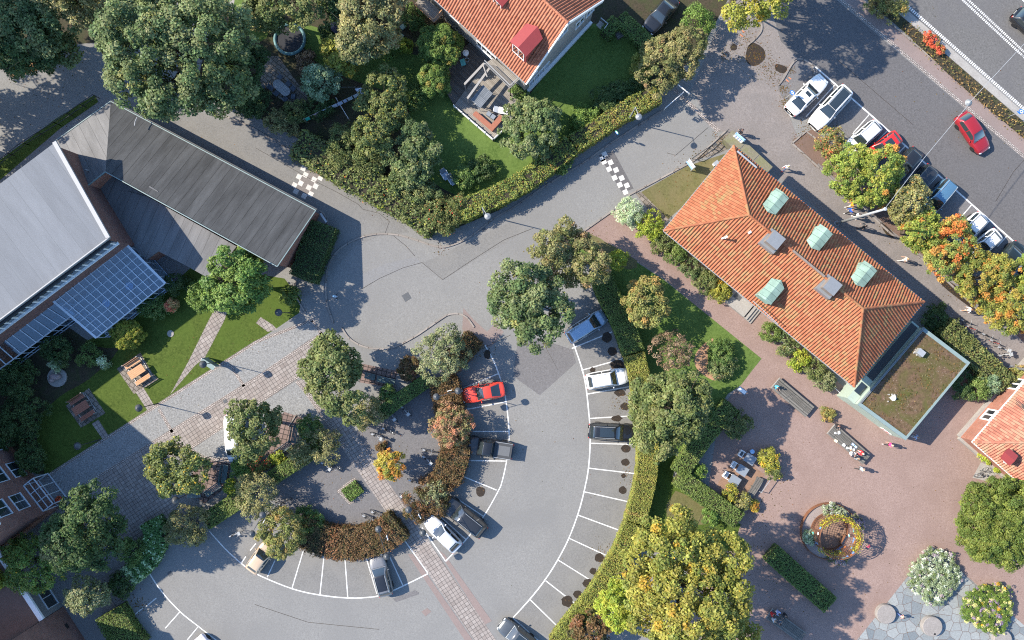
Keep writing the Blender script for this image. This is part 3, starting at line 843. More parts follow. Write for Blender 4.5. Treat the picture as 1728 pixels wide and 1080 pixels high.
sheet("lane_verge", [(166, 172), (100, 218), (0, 304), (-40, 336), (-40, 300), (0, 270), (95, 200), (160, 160)], 3, M['lawn'])
sheet("shaded_yard", [(-300, -200), (200, -200), (190, 70), (120, 75), (60, 110), (0, 90), (-300, 90)], 2, M['soil'])
sheet("leaf_litter", [(5, 95), (60, 105), (85, 110), (45, 125), (20, 130)], 3, M['litter'], smooth=3)
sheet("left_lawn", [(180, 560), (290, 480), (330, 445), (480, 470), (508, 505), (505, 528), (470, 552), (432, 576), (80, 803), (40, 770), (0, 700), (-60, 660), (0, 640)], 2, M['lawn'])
sheet("planting_bed", [(-60, 640), (0, 610), (60, 560), (100, 545), (165, 585), (200, 590), (150, 640), (100, 670), (60, 720), (75, 800), (20, 770), (-60, 700)], 3, M['soil'], smooth=3)
sheet("triangle_lawn", [(1082, 324), (1160, 280), (1240, 254), (1250, 262), (1125, 372), (1118, 366)], 2, M['lawn_dry'])
sheet("gravel_yard", [(984, 389), (1036, 355), (1060, 348), (1122, 382), (1300, 540), (1440, 668), (1550, 560), (1640, 600), (1740, 680), (1900, 760), (1900, 1300), (1100, 1300), (1150, 1000), (1190, 860), (1215, 690), (1285, 606), (1212, 548), (1120, 470), (1012, 402)], 2, M['gravel'])
sheet("round_lawn", [(938, 410), (984, 389), (1012, 402), (1120, 472), (1285, 605), (1250, 650), (1228, 665), (1180, 740), (1110, 790), (1096, 760), (1095, 690), (1075, 600), (1045, 530), (1015, 462)], 3, M['lawn_green'])
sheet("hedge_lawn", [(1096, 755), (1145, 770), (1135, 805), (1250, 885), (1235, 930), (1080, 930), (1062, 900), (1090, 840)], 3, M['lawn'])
sheet("dry_lawn", [(1140, 828), (1200, 862), (1190, 885), (1125, 880)], 4, M['lawn_dry'], smooth=2)
sheet("dry_lawn_edge", [(984, 391), (1012, 403), (1075, 440), (1060, 455), (1000, 430), (960, 405)], 4, M['lawn_dry'], smooth=2)
# bark chips crescent
cres = [(1204, 572), (1196, 574), (1184, 584), (1174, 597), (1172, 612), (1178, 625), (1192, 636), (1207, 642), (1222, 634), (1208, 632), (1198, 622), (1194, 606), (1196, 590)]
sheet("bark_chip_bed", cres, 5, M['chips'], smooth=3)
# roads, upper right
sheet("car_park", [(1283, -300), (1290, -20), (1318, 70), (1348, 100), (1377, 112), (1556, 270), (1640, 344), (1728, 422), (2100, 750), (2100, 600), (1728, 268), (1412, 0), (1330, -300)], 2, M['asphalt_dark'])
sheet("parking_bays", [(1377, 113), (1556, 270), (1640, 344), (1728, 422), (1900, 575), (1860, 620), (1690, 470), (1590, 385), (1500, 300), (1420, 222), (1330, 190), (1345, 140)], 3, M['asphalt_patch'])
sheet("sidewalk", [(1414, -2), (1456, -2), (1728, 230), (2100, 545), (2100, 596), (1728, 267)], 3, M['asphalt_red'])
sheet("kerb_stones", [(1404, -10), (1412, -10), (1728, 260), (2100, 580), (2100, 590), (1728, 268)], 4, M['kerbset'])
sheet("planting_strip", [(1452, -10), (1478, -10), (1728, 206), (2100, 520), (2100, 545), (1728, 231)], 4, M['soil'])
sheet("verge", [(1478, -10), (1500, -10), (1728, 190), (2100, 500), (2100, 520), (1728, 205)], 4, M['concrete'])
sheet("main_road", [(1490, -18), (1430, -70), (1150, -300), (2250, -300), (2250, 640), (1728, 186)], 3, M['road'])
sheet("promenade", [(1192, 200), (1218, 222), (1245, 240), (1370, 345), (1560, 507), (1650, 590), (1760, 690), (1760, 600), (1600, 470), (1480, 365), (1390, 280), (1345, 230), (1330, 190), (1320, 130), (1352, 102), (1318, 70), (1290, -10), (1235, 0), (1205, 60), (1168, 150)], 2, M['asphalt_warm'])
sheet("tree_strip", [(1338, 236), (1370, 218), (1400, 240), (1500, 340), (1600, 432), (1760, 575), (1760, 605), (1640, 500), (1500, 385), (1395, 288)], 3, M['brown_gravel'])
sheet("traffic_island", [(1312, 142), (1325, 128), (1340, 105), (1356, 100), (1372, 112), (1372, 122), (1345, 148), (1325, 170)], 3, M['asphalt_patch'], smooth=3)
sheet("gravel_square", [(1338, 240), (1360, 222), (1395, 255), (1376, 282)], 4, M['brown_gravel'])
sheet("damp_ground", [(1266, 72), (1288, 82), (1290, 100), (1272, 112), (1258, 100)], 4, M['damp'], smooth=3)
sheet("damp_ground", [(1310, 108), (1328, 114), (1322, 124), (1309, 118)], 4, M['damp'], smooth=3)
sheet("damp_ground", [(1485, 375), (1500, 385), (1512, 402), (1495, 395)], 4, M['damp'], smooth=3)
sheet("damp_ground", [(1580, 465), (1610, 480), (1640, 510), (1655, 530), (1625, 510), (1590, 482)], 4, M['damp'], smooth=3)
# street and parking tone patches
sheet("street", [(300, 185), (430, 205), (545, 270), (650, 345), (690, 392), (640, 398), (600, 415), (560, 460), (540, 430), (300, 240), (205, 172)], 2, M['asphalt_bay'])
sheet("asphalt_patch", [(875, 560), (966, 590), (972, 612), (911, 667), (866, 635)], 2, M['asphalt_patch'])
sheet("asphalt_patch", [(782, 520), (800, 540), (822, 560), (836, 545), (850, 560), (830, 585), (805, 590), (780, 555)], 2, M['asphalt_red'])
bays_out = [(966, 575), (985, 633), (993, 690), (996, 740), (993, 790), (985, 832), (975, 868), (960, 908), (941, 945), (920, 978), (895, 1010), (866, 1042)]
bays_hedge = [(945, 1085), (980, 1040), (1008, 1000), (1030, 955), (1052, 905), (1066, 860), (1075, 800), (1076, 750), (1072, 700), (1062, 640), (1050, 590), (1034, 540), (1012, 500), (985, 490), (950, 560)]
sheet("parking_bays", bays_out + bays_hedge, 2, M['asphalt_bay'])
inner_arc = [(818, 582), (832, 607), (842, 632), (850, 657), (855, 685), (859, 728), (857, 765), (848, 810), (840, 830), (817, 870), (787, 910), (752, 947)]
sheet("parking_bays", inner_arc + [(710, 890), (735, 880), (765, 830), (775, 780), (770, 700), (775, 640), (800, 600)], 2, M['asphalt_bay'])
low_arc = [(404, 948), (432, 968), (492, 993), (540, 1004), (587, 1009), (620, 1008), (640, 1005), (667, 995), (722, 968)]
sheet("parking_bays", low_arc + [(680, 906), (640, 935), (560, 935), (500, 915), (440, 905)], 2, M['asphalt_bay'])
sheet("bike_yard", [(640, 690), (730, 640), (760, 690), (765, 760), (735, 820), (690, 870), (640, 890), (560, 895), (480, 870), (460, 820), (540, 760), (600, 730)], 2, M['asphalt_patch'])
sheet("asphalt_patch", [(663, 1010), (700, 996), (707, 1000), (706, 1003), (668, 1016)], 3, M['asphalt_patch'])
sheet("drain_cover", [(711, 1032), (721, 1026), (728, 1032), (718, 1040)], 3, M['asphalt_red'])
# paving
sheet("cobble_band", [(528, 540), (544, 562), (432, 637), (168, 802), (84, 855), (68, 822), (80, 803), (432, 577)], 3, M['cobble'])
sheet("cobble_band", [(432, 684), (500, 644), (555, 692), (520, 720), (470, 705), (440, 760), (360, 780), (320, 758)], 2, M['cobble'])
sheet("paver_path", [(543, 563), (552, 576), (517, 626), (432, 682), (320, 756), (170, 850), (100, 870), (84, 856), (168, 803), (432, 638)], 4, M['paver'])
sheet("paver_path", [(500, 643), (534, 630), (650, 806), (837, 1080), (930, 1215), (890, 1215), (800, 1080), (624, 824)], 4, M['paver'])
sheet("paver_path", [(230, 790), (290, 770), (300, 850), (340, 900), (230, 920), (150, 880)], 3, M['paver'])
sheet("paver_edge", [(688, 935), (697, 935), (800, 1083), (885, 1215), (865, 1215), (786, 1083)], 3, M['asphalt_red'])
sheet("paver_edge", [(738, 927), (750, 935), (830, 1048), (818, 1054)], 3, M['asphalt_red'])
sheet("bench_paving", [(612, 614), (672, 626), (664, 655), (606, 645)], 3, M['paver_red'])
sheet("bench_paving", [(480, 695), (510, 705), (490, 765), (440, 770), (450, 720)], 4, M['paver_red'])
sheet("bench_paving", [(330, 770), (390, 775), (385, 820), (345, 850), (320, 830)], 4, M['paver_red'])
sheet("tree_square", [(568, 828), (598, 805), (622, 832), (590, 852)], 5, M['kerbset'])
sheet("lawn_path", [(366, 514), (386, 520), (378, 542), (346, 603), (330, 616), (287, 666), (318, 610), (352, 541)], 3, M['paver'])
sheet("lawn_path", [(440, 535), (460, 548), (468, 556), (452, 560), (432, 545)], 3, M['paver'])
sheet("picnic_paving", [(197, 622), (237, 595), (256, 628), (268, 640), (226, 665)], 3, M['paver_old'])
sheet("picnic_paving", [(111, 685), (150, 655), (178, 697), (137, 722)], 3, M['paver_old'])
sheet("lawn_path", [(229, 662), (242, 654), (262, 687), (250, 694)], 3, M['paver'])
sheet("lawn_path", [(155, 715), (166, 708), (184, 736), (174, 742)], 3, M['paver'])
sheet("yard_paving", [(1178, 262), (1222, 226), (1240, 232), (1232, 250), (1205, 262), (1172, 270)], 3, M['paver_old'])
sheet("corner_paving", [(1072, 326), (1082, 324), (1130, 372), (1112, 376)], 4, M['paver_old'])
sheet("slate_terrace", [(1572, 921), (1646, 985), (1728, 1055), (1900, 1205), (1900, 1300), (1280, 1300), (1450, 1075), (1493, 1022)], 3, M['slate'])
sheet("table_sand", [(1242, 767), (1290, 800), (1262, 850), (1210, 818)], 3, M['sand'])
sheet("entry_slab", [(1655, 780), (1690, 795), (1665, 812), (1641, 806)], 3, M['concrete'])
sheet("stone_threshold", [(1135, 152), (1141, 150), (1216, 220), (1210, 224)], 4, M['kerbset'])
sheet("speed_table", [(505, 305), (530, 275), (545, 290), (520, 335), (492, 320)], 3, M['asphalt_warm'])
sheet("speed_table", [(1010, 262), (1035, 255), (1069, 318), (1050, 325)], 3, M['asphalt_dark'])
# sett rows along the walk
mb = MB()
for ln in ([(79, 804), (432, 577), (528, 540)], [(84, 856), (168, 803), (432, 638), (544, 562)], [(320, 757), (432, 683), (517, 626)], [(527, 541), (551, 577)],
           [(268, 690), (300, 745)], [(388, 615), (412, 652)], [(300, 745), (312, 756)], [(500, 643), (540, 690), (590, 765)], [(320, 757), (345, 772), (390, 780)]):
    band(mb, ln, 0.32, 0.021)
tag(mb.build("sett_rows", M['kerbset']), kind="structure")
# kerbs
kerb([(563, 545), (553, 515), (550, 485), (554, 450), (567, 427), (587, 411), (612, 400), (640, 395), (672, 397), (704, 406), (735, 416), (755, 416), (782, 406), (807, 390), (832, 370), (864, 352)])
kerb([(864, 352), (926, 310), (980, 278), (1026, 245), (1080, 210), (1117, 187)], smooth=2)
kerb([(380, 196), (430, 218), (524, 274), (592, 310), (650, 346), (702, 380)], smooth=2, w=0.16, h=0.1)
kerb([(577, 553), (590, 571), (612, 584), (640, 589), (664, 586), (700, 568), (740, 541), (757, 531), (775, 530), (788, 536), (800, 552)])
kerb([(505, 455), (500, 475), (497, 492), (506, 512), (516, 528)], w=0.14)
kerb([(539, 355), (548, 362), (553, 376), (552, 398)], w=0.14)
kerb([(968, 402), (1036, 354)], smooth=1, w=0.16); kerb([(1060, 330), (1160, 277), (1172, 270), (1224, 222)], smooth=1, w=0.16)
kerb([(1313, 144), (1322, 132), (1338, 106), (1352, 100), (1370, 111), (1374, 125)], w=0.18)
kerb([(1283, 28), (1285, 50), (1275, 65), (1262, 76)], w=0.14)
kerb([(1336, 242), (1360, 222), (1376, 234)], smooth=1, w=0.16); kerb([(1336, 242), (1400, 300), (1500, 392), (1580, 458), (1655, 528)], smooth=1, w=0.18)
kerb([(575, 690), (590, 715)], smooth=1, w=0.16)
kerb([(405, 800), (412, 775), (432, 770)], smooth=1, w=0.12); kerb([(487, 720), (500, 700), (520, 702)], smooth=1, w=0.12)
kerb([(182, 985), (245, 962)], smooth=1, w=0.12); kerb([(182, 1005), (200, 1030)], smooth=1, w=0.12)
kerb([(1456, 0), (1728, 232)], smooth=1, w=0.14)
# painted lines
mb = MB()
z = 0.017
band(mb, bays_out, 0.14, z, 5)
for a, b in (((965, 588), (1033, 560)), ((981, 625), (1052, 605)), ((991, 665), (1064, 652)), ((996, 706), (1062, 702)), ((998, 748), (1073, 750)), ((994, 790), (1071, 799)),
             ((987, 830), (1062, 847)), ((975, 869), (1043, 894)), ((960, 908), (1031, 941)), ((942, 945), (1009, 987)), ((921, 980), (980, 1026)), ((895, 1012), (949, 1065)), ((866, 1043), (910, 1082))):
    band(mb, [a, b], 0.12, z + 0.001)
band(mb, inner_arc, 0.13, z, 5)
for a, b in (((842, 630), (782, 655)), ((854, 678), (787, 691)), ((858, 728), (798, 728)), ((854, 778), (786, 777)), ((838, 827), (772, 800)), ((817, 872), (772, 842)), ((787, 911), (738, 867)), ((752, 947), (712, 890))):
    band(mb, [a, b], 0.12, z + 0.001)
band(mb, low_arc, 0.13, z, 5)
for a, b in (((464, 946), (451, 974)), ((512, 929), (493, 992)), ((547, 937), (540, 1003)), ((582, 941), (587, 1009)), ((618, 941), (636, 1002)), ((653, 929), (680, 988)), ((722, 967), (678, 905))):
    band(mb, [a, b], 0.12, z + 0.001)
band(mb, [(353, 896), (381, 927), (404, 948)], 0.12, z, 4)
for a, b in (((432, 917), (422, 929)), ((415, 939), (408, 949))):
    band(mb, [a, b], 0.12, z)
band(mb, [(250, 964), (272, 997), (304, 1032), (335, 1057), (365, 1080), (400, 1104)], 0.13, z, 4)
for a, b in (((264, 1009), (247, 1023)), ((241, 1026), (218, 1045)), ((304, 1032), (279, 1060)), ((334, 1058), (316, 1080))):
    band(mb, [a, b], 0.12, z + 0.001)
band(mb, [(1376, 113), (1467, 192), (1556, 271), (1640, 345), (1728, 423), (1860, 540)], 0.16, z, 1)
for a, b in (((1408, 144), (1360, 197)), ((1436, 167), (1390, 218)), ((1467, 193), (1440, 224)), ((1497, 221), (1470, 248)), ((1527, 247), (1495, 280)), ((1556, 271), (1525, 308)), ((1582, 296), (1556, 326)),
             ((1609, 321), (1580, 352)), ((1640, 345), (1616, 373)), ((1670, 372), (1645, 400)), ((1699, 398), (1683, 416)), ((1727, 422), (1711, 443))):
    band(mb, [a, b], 0.11, z + 0.001)
# profiled dashes on the main road
def dashes(a, b, w, gap, ln, off=0.0):
    A, B = Vector(W2([a])[0]), Vector(W2([b])[0]); d = (B - A); L = d.length; d.normalize(); nn = Vector((-d.y, d.x))
    s = 0
    while s < L:
        c = A + d * s + nn * off
        mb.add([(c.x + nn.x * i * w / 2 + d.x * j * ln / 2, c.y + nn.y * i * w / 2 + d.y * j * ln / 2, 0.0165) for i, j in ((-1, -1), (-1, 1), (1, 1), (1, -1))], [(0, 1, 2, 3)])
        s += gap
dashes((1533, 12), (1728, 184), 0.32, 0.24, 0.15)
dashes((1728, 184), (1900, 336), 0.32, 0.24, 0.15)
dashes((1627, -2), (1728, 92), 0.24, 0.22, 0.13, 0.2); dashes((1627, -2), (1728, 92), 0.24, 0.22, 0.13, -0.2)
dashes((1728, 92), (1800, 158), 0.24, 0.22, 0.13, 0.2); dashes((1728, 92), (1800, 158), 0.24, 0.22, 0.13, -0.2)
band(mb, [(1722, -4), (1735, 8)], 0.2, z)
tag(mb.build("road_markings", M['white_line']), kind="structure")
mb = MB()
def squares(lst, ox, oy, s, ang):
    for x, y in lst:
        c = P(ox + x / 4, oy + y / 4)
        pts = []
        for i, j in ((-1, -1), (1, -1), (1, 1), (-1, 1)):
            X, Y = i * s / 2, j * s / 2
            pts.append((c.x + X * math.cos(ang) - Y * math.sin(ang), c.y + X * math.sin(ang) + Y * math.cos(ang), 0.0175))
        mb.add(pts, [(0, 1, 2, 3)])
squares([(320, 57), (365, 44), (423, 74), (334, 100), (290, 113), (435, 120), (392, 132), (302, 157), (260, 170), (402, 177), (357, 186), (270, 212), (370, 230), (325, 243)], 432, 270, 0.52, R(-28))
squares([(620, 12), (665, 17), (655, 62), (702, 68), (692, 120), (740, 122), (728, 168), (775, 172), (765, 217), (625, -38), (610, -8)], 864, 270, 0.52, R(25))
tag(mb.build("speed_table_squares", M['white_slab']), kind="structure")
mb = MB()
for (x, y) in ((1333, 132), (1328.5, 136), (1254, 53), (1251, 60)):
    c = P(x, y); mb.box((c.x, c.y, 0.018), (0.32, 0.09, 0.003), R(-40))
tag(mb.build("spray_marks", M['orange_mark']), kind="structure")
# damp leaf patches on the bays
rg = random.Random(4)
mb = MB()
for (x, y, r, a) in ((1024, 569, 9, 1), (1033, 593, 8, .95), (1041, 616, 12, .8), (1000, 624, 5, .9), (1046, 663, 10, .6), (1055, 686, 8, .8), (1041, 706, 9, .6), (1056, 757, 8, .85), (1055, 780, 7, .9), (1052, 803, 4, 1),
                     (1051, 827, 7, .9), (1011, 941, 8, .95), (1001, 964, 6, 1), (992, 984, 9, .85), (975, 1003, 8, .8), (957, 1015, 10, .95), (811, 829, 8, 1.1), (822, 598, 6, 1.3), (644, 755, 7, .9), (1238, 80, 6, 1)):
    c = P(x, y); n = 14
    mb.add([(c.x + r / 16 * math.cos(6.283 * i / n) * rg.uniform(.85, 1.12), c.y + r / 16 * a * math.sin(6.283 * i / n) * rg.uniform(.85, 1.12), 0.019) for i in range(n)], [tuple(range(n))])
tag(mb.build("damp_stains", M['damp']), kind="structure")
# cracks and joints in the asphalt
mb = MB()
for ln in ([(862, 565), (790, 600), (780, 590)], [(712, 443), (747, 472), (795, 440), (850, 405), (900, 385)], [(610, 488), (640, 470), (680, 452), (712, 443)], [(432, 250), (520, 300), (570, 325), (605, 345), (612, 353), (640, 360), (657, 374), (650, 393)],
           [(664, 398), (685, 415), (700, 432)], [(1125, 258), (1140, 262), (1195, 215)], [(1412, 100), (1540, 210)], [(1680, 340), (1710, 290), (1728, 270)], [(500, 640), (520, 660)], [(430, 1020), (520, 1050), (640, 1062)]):
    band(mb, ln, 0.035, 0.0185)
tag(mb.build("asphalt_joints", M['damp']), kind="structure")
sheet("asphalt_patch", [(712, 444), (748, 472), (812, 432), (890, 388), (868, 372), (790, 408)], 1.5, M['asphalt_bay'])
sheet("asphalt_patch", [(612, 484), (660, 462), (712, 444), (700, 434), (650, 445), (612, 462)], 1.5, M['asphalt_track'])

mb = MB()
c = P(686, 501); mb.box((c.x, c.y, 0.012), (0.75, 0.75, 0.02), R(30))
c = P(380, 677); mb.box((c.x, c.y, 0.03), (0.4, 0.35, 0.02), R(33))
for q in ((287, 968), (816, 387), (1206, 243)):
    c = P(*q); mb.box((c.x, c.y, 0.012), (0.45, 0.45, 0.02), R(30))
tag(mb.build("drain_covers", M['stone_dark']), kind="structure")
mb = MB(); c = P(288, 563); mb.lathe([(0.36, 0.0), (0.36, 0.05), (0.30, 0.06)], c, 20); tag(mb.build("manhole_cover", M['concrete']), kind="structure")

# ------------------------------------------------------------------ building helpers
def walls(name, poly, tops, mat, parent, z0=0.0):
    """wall faces round a world 2-D outline, each corner with its own top height; uv in metres"""
    n = len(poly)
    a = sum(poly[i][0] * poly[(i + 1) % n][1] - poly[(i + 1) % n][0] * poly[i][1] for i in range(n))
    tops = list(tops) if hasattr(tops, '__len__') else [tops] * n
    if a < 0: poly, tops = poly[::-1], tops[::-1]
    mb = MB(); uv = []; s = 0
    for i in range(n):
        p, q = poly[i], poly[(i + 1) % n]; L = math.hypot(q[0] - p[0], q[1] - p[1])
        mb.add([(p[0], p[1], z0), (q[0], q[1], z0), (q[0], q[1], tops[(i + 1) % n]), (p[0], p[1], tops[i])], [(0, 1, 2, 3)])
        uv += [(s, z0), (s + L, z0), (s + L, tops[(i + 1) % n]), (s, tops[i])]; s += L
    return mb.build(name, mat, parent, uvs=uv)

def tile_plane(mb, uv, E0, E1, T0, T1, period=0.25, course=0.36, amp=0.04, step=0.022):
    E0, E1, T0, T1 = Vector(E0), Vector(E1), Vector(T0), Vector(T1)
    L = (E1 - E0).length; u = (E1 - E0) / L
    nrm = u.cross(((T0 + T1) / 2 - E0)).normalized()
    w = nrm.cross(u)
    s0, s1 = (T0 - E0).dot(u), (T1 - E0).dot(u); tm = (T0 - E0).dot(w)
    prof = [(0.0, 0.15), (0.18, 0.75), (0.36, 1.0), (0.55, 0.7), (0.72, 0.15), (0.86, 0.0)]
    ss = []
    k = int(L / period) + 1
    for i in range(k):
        for a, h in prof:
            s = (i + a) * period
            if s <= L: ss.append((s, h * amp))
    ss.append((L, 0.0))
    def top(s):
        if s < s0: return tm * s / s0 if s0 > 1e-6 else tm
        if s > s1: return tm * (L - s) / (L - s1) if L - s1 > 1e-6 else tm
        return tm
    nc = int(math.ceil(tm / course))
    for j in range(nc):
        t0, t1 = j * course, (j + 1) * course
        for (a, ha), (b, hb) in zip(ss[:-1], ss[1:]):
            ta, tb = min(t1, top(a)), min(t1, top(b))
            if ta <= t0 and tb <= t0: continue
            ta, tb = max(ta, t0), max(tb, t0)
            q = []
            for s, t, h in ((a, t0, ha), (b, t0, hb), (b, tb, hb), (a, ta, ha)):
                lift = step * (1 - (t - t0) / course)
                q.append(E0 + u * s + w * t + nrm * (h + lift))
            mb.add(q, [(0, 1, 2, 3)])
            ia = math.floor((a + 1e-5) / period) + 0.01; 
            uv.extend([((ia + 0.3), t / course + 0.01) for t in (t0, t0, t0 + .5 * course, t0 + .5 * course)])

def ridge_line(mb, a, b, r=0.13, seg=0.4):
    a, b = Vector(a), Vector(b); L = (b - a).length; n = max(1, int(L / seg))
    for i in range(n):
        p, q = a.lerp(b, i / n), a.lerp(b, (i + 1.08) / n)
        mb.tube(p, q, r, r * 0.86, 8)

def flat_uv(mb, O, u, w):
    """uvs of every face corner in metres along directions u and w"""
    O, u, w = Vector(O), Vector(u).normalized(), Vector(w).normalized()
    return [((Vector(mb.v[i]) - O).dot(u), (Vector(mb.v[i]) - O).dot(w)) for f in mb.f for i in f]

def slab_roof(name, corners, thick, mat, parent, u, w):
    """roof plane with thickness from 3-D corners"""
    n = len(corners); mb = MB()
    top = [Vector(c) for c in corners]
    nz = (top[1] - top[0]).cross(top[2] - top[0])
    if nz.z < 0: top = top[::-1]
    bot = [c - Vector((0, 0, thick)) for c in top]
    mb.add(top + bot, [tuple(range(n)), tuple(range(n, 2 * n))[::-1]] + [(i, n + i, n + (i + 1) % n, (i + 1) % n) for i in range(n)])
    return mb.build(name, mat, parent, uvs=flat_uv(mb, top[0], u, w))

def window(parent, a, b, z0, z1, cols=2, frame='white', depth=0.06, name="window", glass=None, rows=1, bar=0.07):
    """window on the wall from 2-D a to b; frame and pane; b to the right seen from outside"""
    a, b = Vector(a), Vector(b); d = (b - a).normalized(); nn = Vector((d.y, -d.x))
    mb = MB()
    def bx(s0, s1, y0, y1, dep, out):
        c = a + d * (s0 + s1) / 2 + nn * (out)
        mb.box((c.x, c.y, (y0 + y1) / 2), (s1 - s0, dep, y1 - y0), math.atan2(d.y, d.x))
    L = (b - a).length
    bx(-0.06, L + 0.06, z0 - 0.09, z0, 0.16, 0.05)
    bx(-0.06, L + 0.06, z1, z1 + 0.08, depth * 2, 0.03)
    for i in range(cols + 1):
        s = L * i / cols; bx(s - bar / 2, s + bar / 2, z0, z1, depth * 2, 0.028)
    for i in range(1, rows):
        zz = z0 + (z1 - z0) * i / rows; bx(0.02, L - 0.02, zz - 0.03, zz + 0.03, depth * 1.5, 0.03)
    f = mb.build(name, M[frame], parent)
    g = MB(); c = a + d * L / 2 + nn * 0.02
    g.box((c.x, c.y, (z0 + z1) / 2), (L, 0.04, z1 - z0), math.atan2(d.y, d.x))
    g.build("pane", glass or M['window'], f)
    return f

def v2(p): return Vector((p[0], p[1]))

# ------------------------------------------------------------------ long brick building with dark felt roof (left)
root = thing("brick_hall", P(360, 330, 0), "long low brick building with dark felt roof, left of the curved kerb", "building")
root.location = (0, 0, 0)
E, Bc, Cc, D = P(533, 355, 3.0), P(468, 450, 5.6), P(178, 290, 5.6), P(187, 171, 3.0)
C1, F = P(141, 319, 5.6), P(92, 239, 3.0)
ud = (E - D).normalized()
slab_roof("roof", [D, Cc, Bc, E], 0.22, M['felt_dark'], root, ud, (Cc - D) - ud * (Cc - D).dot(ud))
ue = (F - D).normalized()
slab_roof("roof", [F, C1, Cc + Vector((0, 0, 0.004)), D + Vector((0, 0, 0.004))], 0.21, M['felt_mid'], root, ue, (C1 - F) - ue * (C1 - F).dot(ue))
inn = 0.35
def inset(p, q, s): return p + (q - p).normalized() * s
poly = [inset(v2(D), v2(Bc), .3), inset(v2(E), v2(C1), .35), inset(v2(Bc), v2(D), .35), v2(Cc) + Vector((0.05, 0.25)), v2(C1), inset(v2(F), v2(Bc), .3)]
walls("wall", poly, [2.75, 2.85, 5.3, 5.3, 5.3, 2.75], M['brick'], root)
mb = MB()
for a, b in ((D, E), (E, Bc), (Cc, Bc), (F, D), (Cc, C1)):
    o = Vector((0, 0, 0.03)); mb.beam(a + o, b + o, 0.09, 0.08)
mb.build("roof_edging", M['sign_green_grey'], root)
mb = MB(); mb.beam(D + Vector((0, .12, -.1)), E + Vector((.1, .1, -.1)), 0.14, 0.12); mb.build("gutter", M['dark_metal'], root)
lo = [P(141, 321, 3.7), P(180, 293, 3.7), P(400, 416, 3.6), P(357, 472, 2.75), P(318, 450, 2.75), P(268, 424, 2.75), P(246, 438, 2.75), P(204, 404, 2.9)]
mb = MB(); mb.add([Vector((p.x, p.y, 3.05 + 0.0 * i)) for i, p in enumerate(lo)], [tuple(range(8))])
hub = (lo[2] - lo[1]).normalized()
def lowz(p):
    nn = Vector((hub.y, -hub.x)); d = (Vector((p.x, p.y)) - Vector((lo[1].x, lo[1].y))).dot(nn)
    return 3.75 - 0.2 * max(0, d)
top = [Vector((p.x, p.y, lowz(p))) for p in lo]
mb = MB(); n = len(top)
if (top[1] - top[0]).cross(top[2] - top[0]).z < 0: top = top[::-1]
mb.add(top + [Vector((t.x, t.y, t.z - 0.25)) for t in top], [tuple(range(n)), tuple(range(n, 2 * n))[::-1]] + [(i, n + i, n + (i + 1) % n, (i + 1) % n) for i in range(n)])
mb.build("lower_roof", M['felt_mid'], root, uvs=flat_uv(mb, top[0], hub, Vector((hub.y, -hub.x, 0))))
walls("lower_wall", [v2(p) + Vector((-.15, .1)) for p in lo], 2.3, M['brick'], root)
mb = MB(); a = P(250, 330, 4.3)
mb.path([P(216, 322, 3.9), P(243, 330, 4.0), P(262, 333, 4.1)], 0.03); mb.path([P(232, 326, 3.9), P(232, 326, 4.3)], 0.03)
mb.build("aerial", M['dark_metal'], root)
mb = MB(); mb.path([P(231, 198, 3.9), P(228, 205, 4.0), P(227, 212, 4.1)], 0.04); mb.build("cable_loop", M['galv'], root)
mb = MB()
c = P(150, 288, 5.0); mb.tube(c, c + Vector((0, 0, .5)), .07); mb.build("roof_vent", M['galv'], root)
mb = MB(); c = P(259, 324, 5.0); mb.box((c.x, c.y, 5.05), (1.0, .7, .5), R(-32)); mb.build("roof_hatch", M['felt_mid'], root, uvs=[(.1, .1)] * 24)
mb = MB(); p, q = P(541, 360, 1.4), P(551, 375, 1.4); mb.beam(p, q, 0.2, 0.03); mb.build("gate_rail", M['galv'], root)

# ------------------------------------------------------------------ white-roofed hall with conservatory (far left)
root = thing("white_roofed_hall", (0, 0, 0), "tall hall with pale flat roof and glazed blue conservatory, at the left edge", "building")
hw = 8.2
N, Ee = v2(P(93, 240, hw)), v2(P(184, 402, hw))
S2 = v2(P(-330, 789, hw)); Wst = N + (S2 - Ee)
top = [Vector((p.x, p.y, hw)) for p in (N, Ee, S2, Wst)]
us = (Vector((S2.x, S2.y, 0)) - Vector((Ee.x, Ee.y, 0))).normalized(); un = Vector((-us.y, us.x, 0))
slab_roof("roof", top, 0.35, M['felt_light'], root, us, un)
mb = MB()
for a, b, w in ((top[0], top[1], 0.38), (top[1], top[2], 0.1)):
    mb.beam(a + Vector((0, 0, .08)), b + Vector((0, 0, .08)), w, 0.22)
mb.build("parapet", M['table_pale'], root)
cen = (N + S2) / 2
poly = [p + (cen - p).normalized() * 0.3 for p in (N, Ee, S2, Wst)]
walls("wall", poly, 7.85, M['brick_dark'], root)
# clerestory strip under the south-east eave
a2, b2 = poly[1], poly[2]; d = (b2 - a2).normalized(); nn = Vector((-d.y, d.x))
if nn.dot(cen - a2) > 0: nn = -nn
L = (b2 - a2).length
mb = MB(); c = a2 + d * L / 2 + nn * 0.03
mb.box((c.x, c.y, 6.8), (L - .1, 0.06, 1.3), math.atan2(d.y, d.x)); cl = mb.build("clerestory_window", M['window'], root)
mb = MB()
for i in range(int(L / 0.85)):
    c = a2 + d * (0.3 + i * 0.85) + nn * 0.1; mb.box((c.x, c.y, 6.8), (0.1, 0.12, 1.3), math.atan2(d.y, d.x))
c = a2 + d * L / 2 + nn * 0.14; mb.box((c.x, c.y, 6.1), (L, 0.3, 0.12), math.atan2(d.y, d.x))
mb.build("mullion", M['white'], cl)
mb = MB(); c = a2 + d * L / 2 + nn * 0.18; mb.box((c.x, c.y, 7.6), (L, 0.22, 0.2), math.atan2(d.y, d.x)); mb.build("fascia", M['dark_metal'], root)
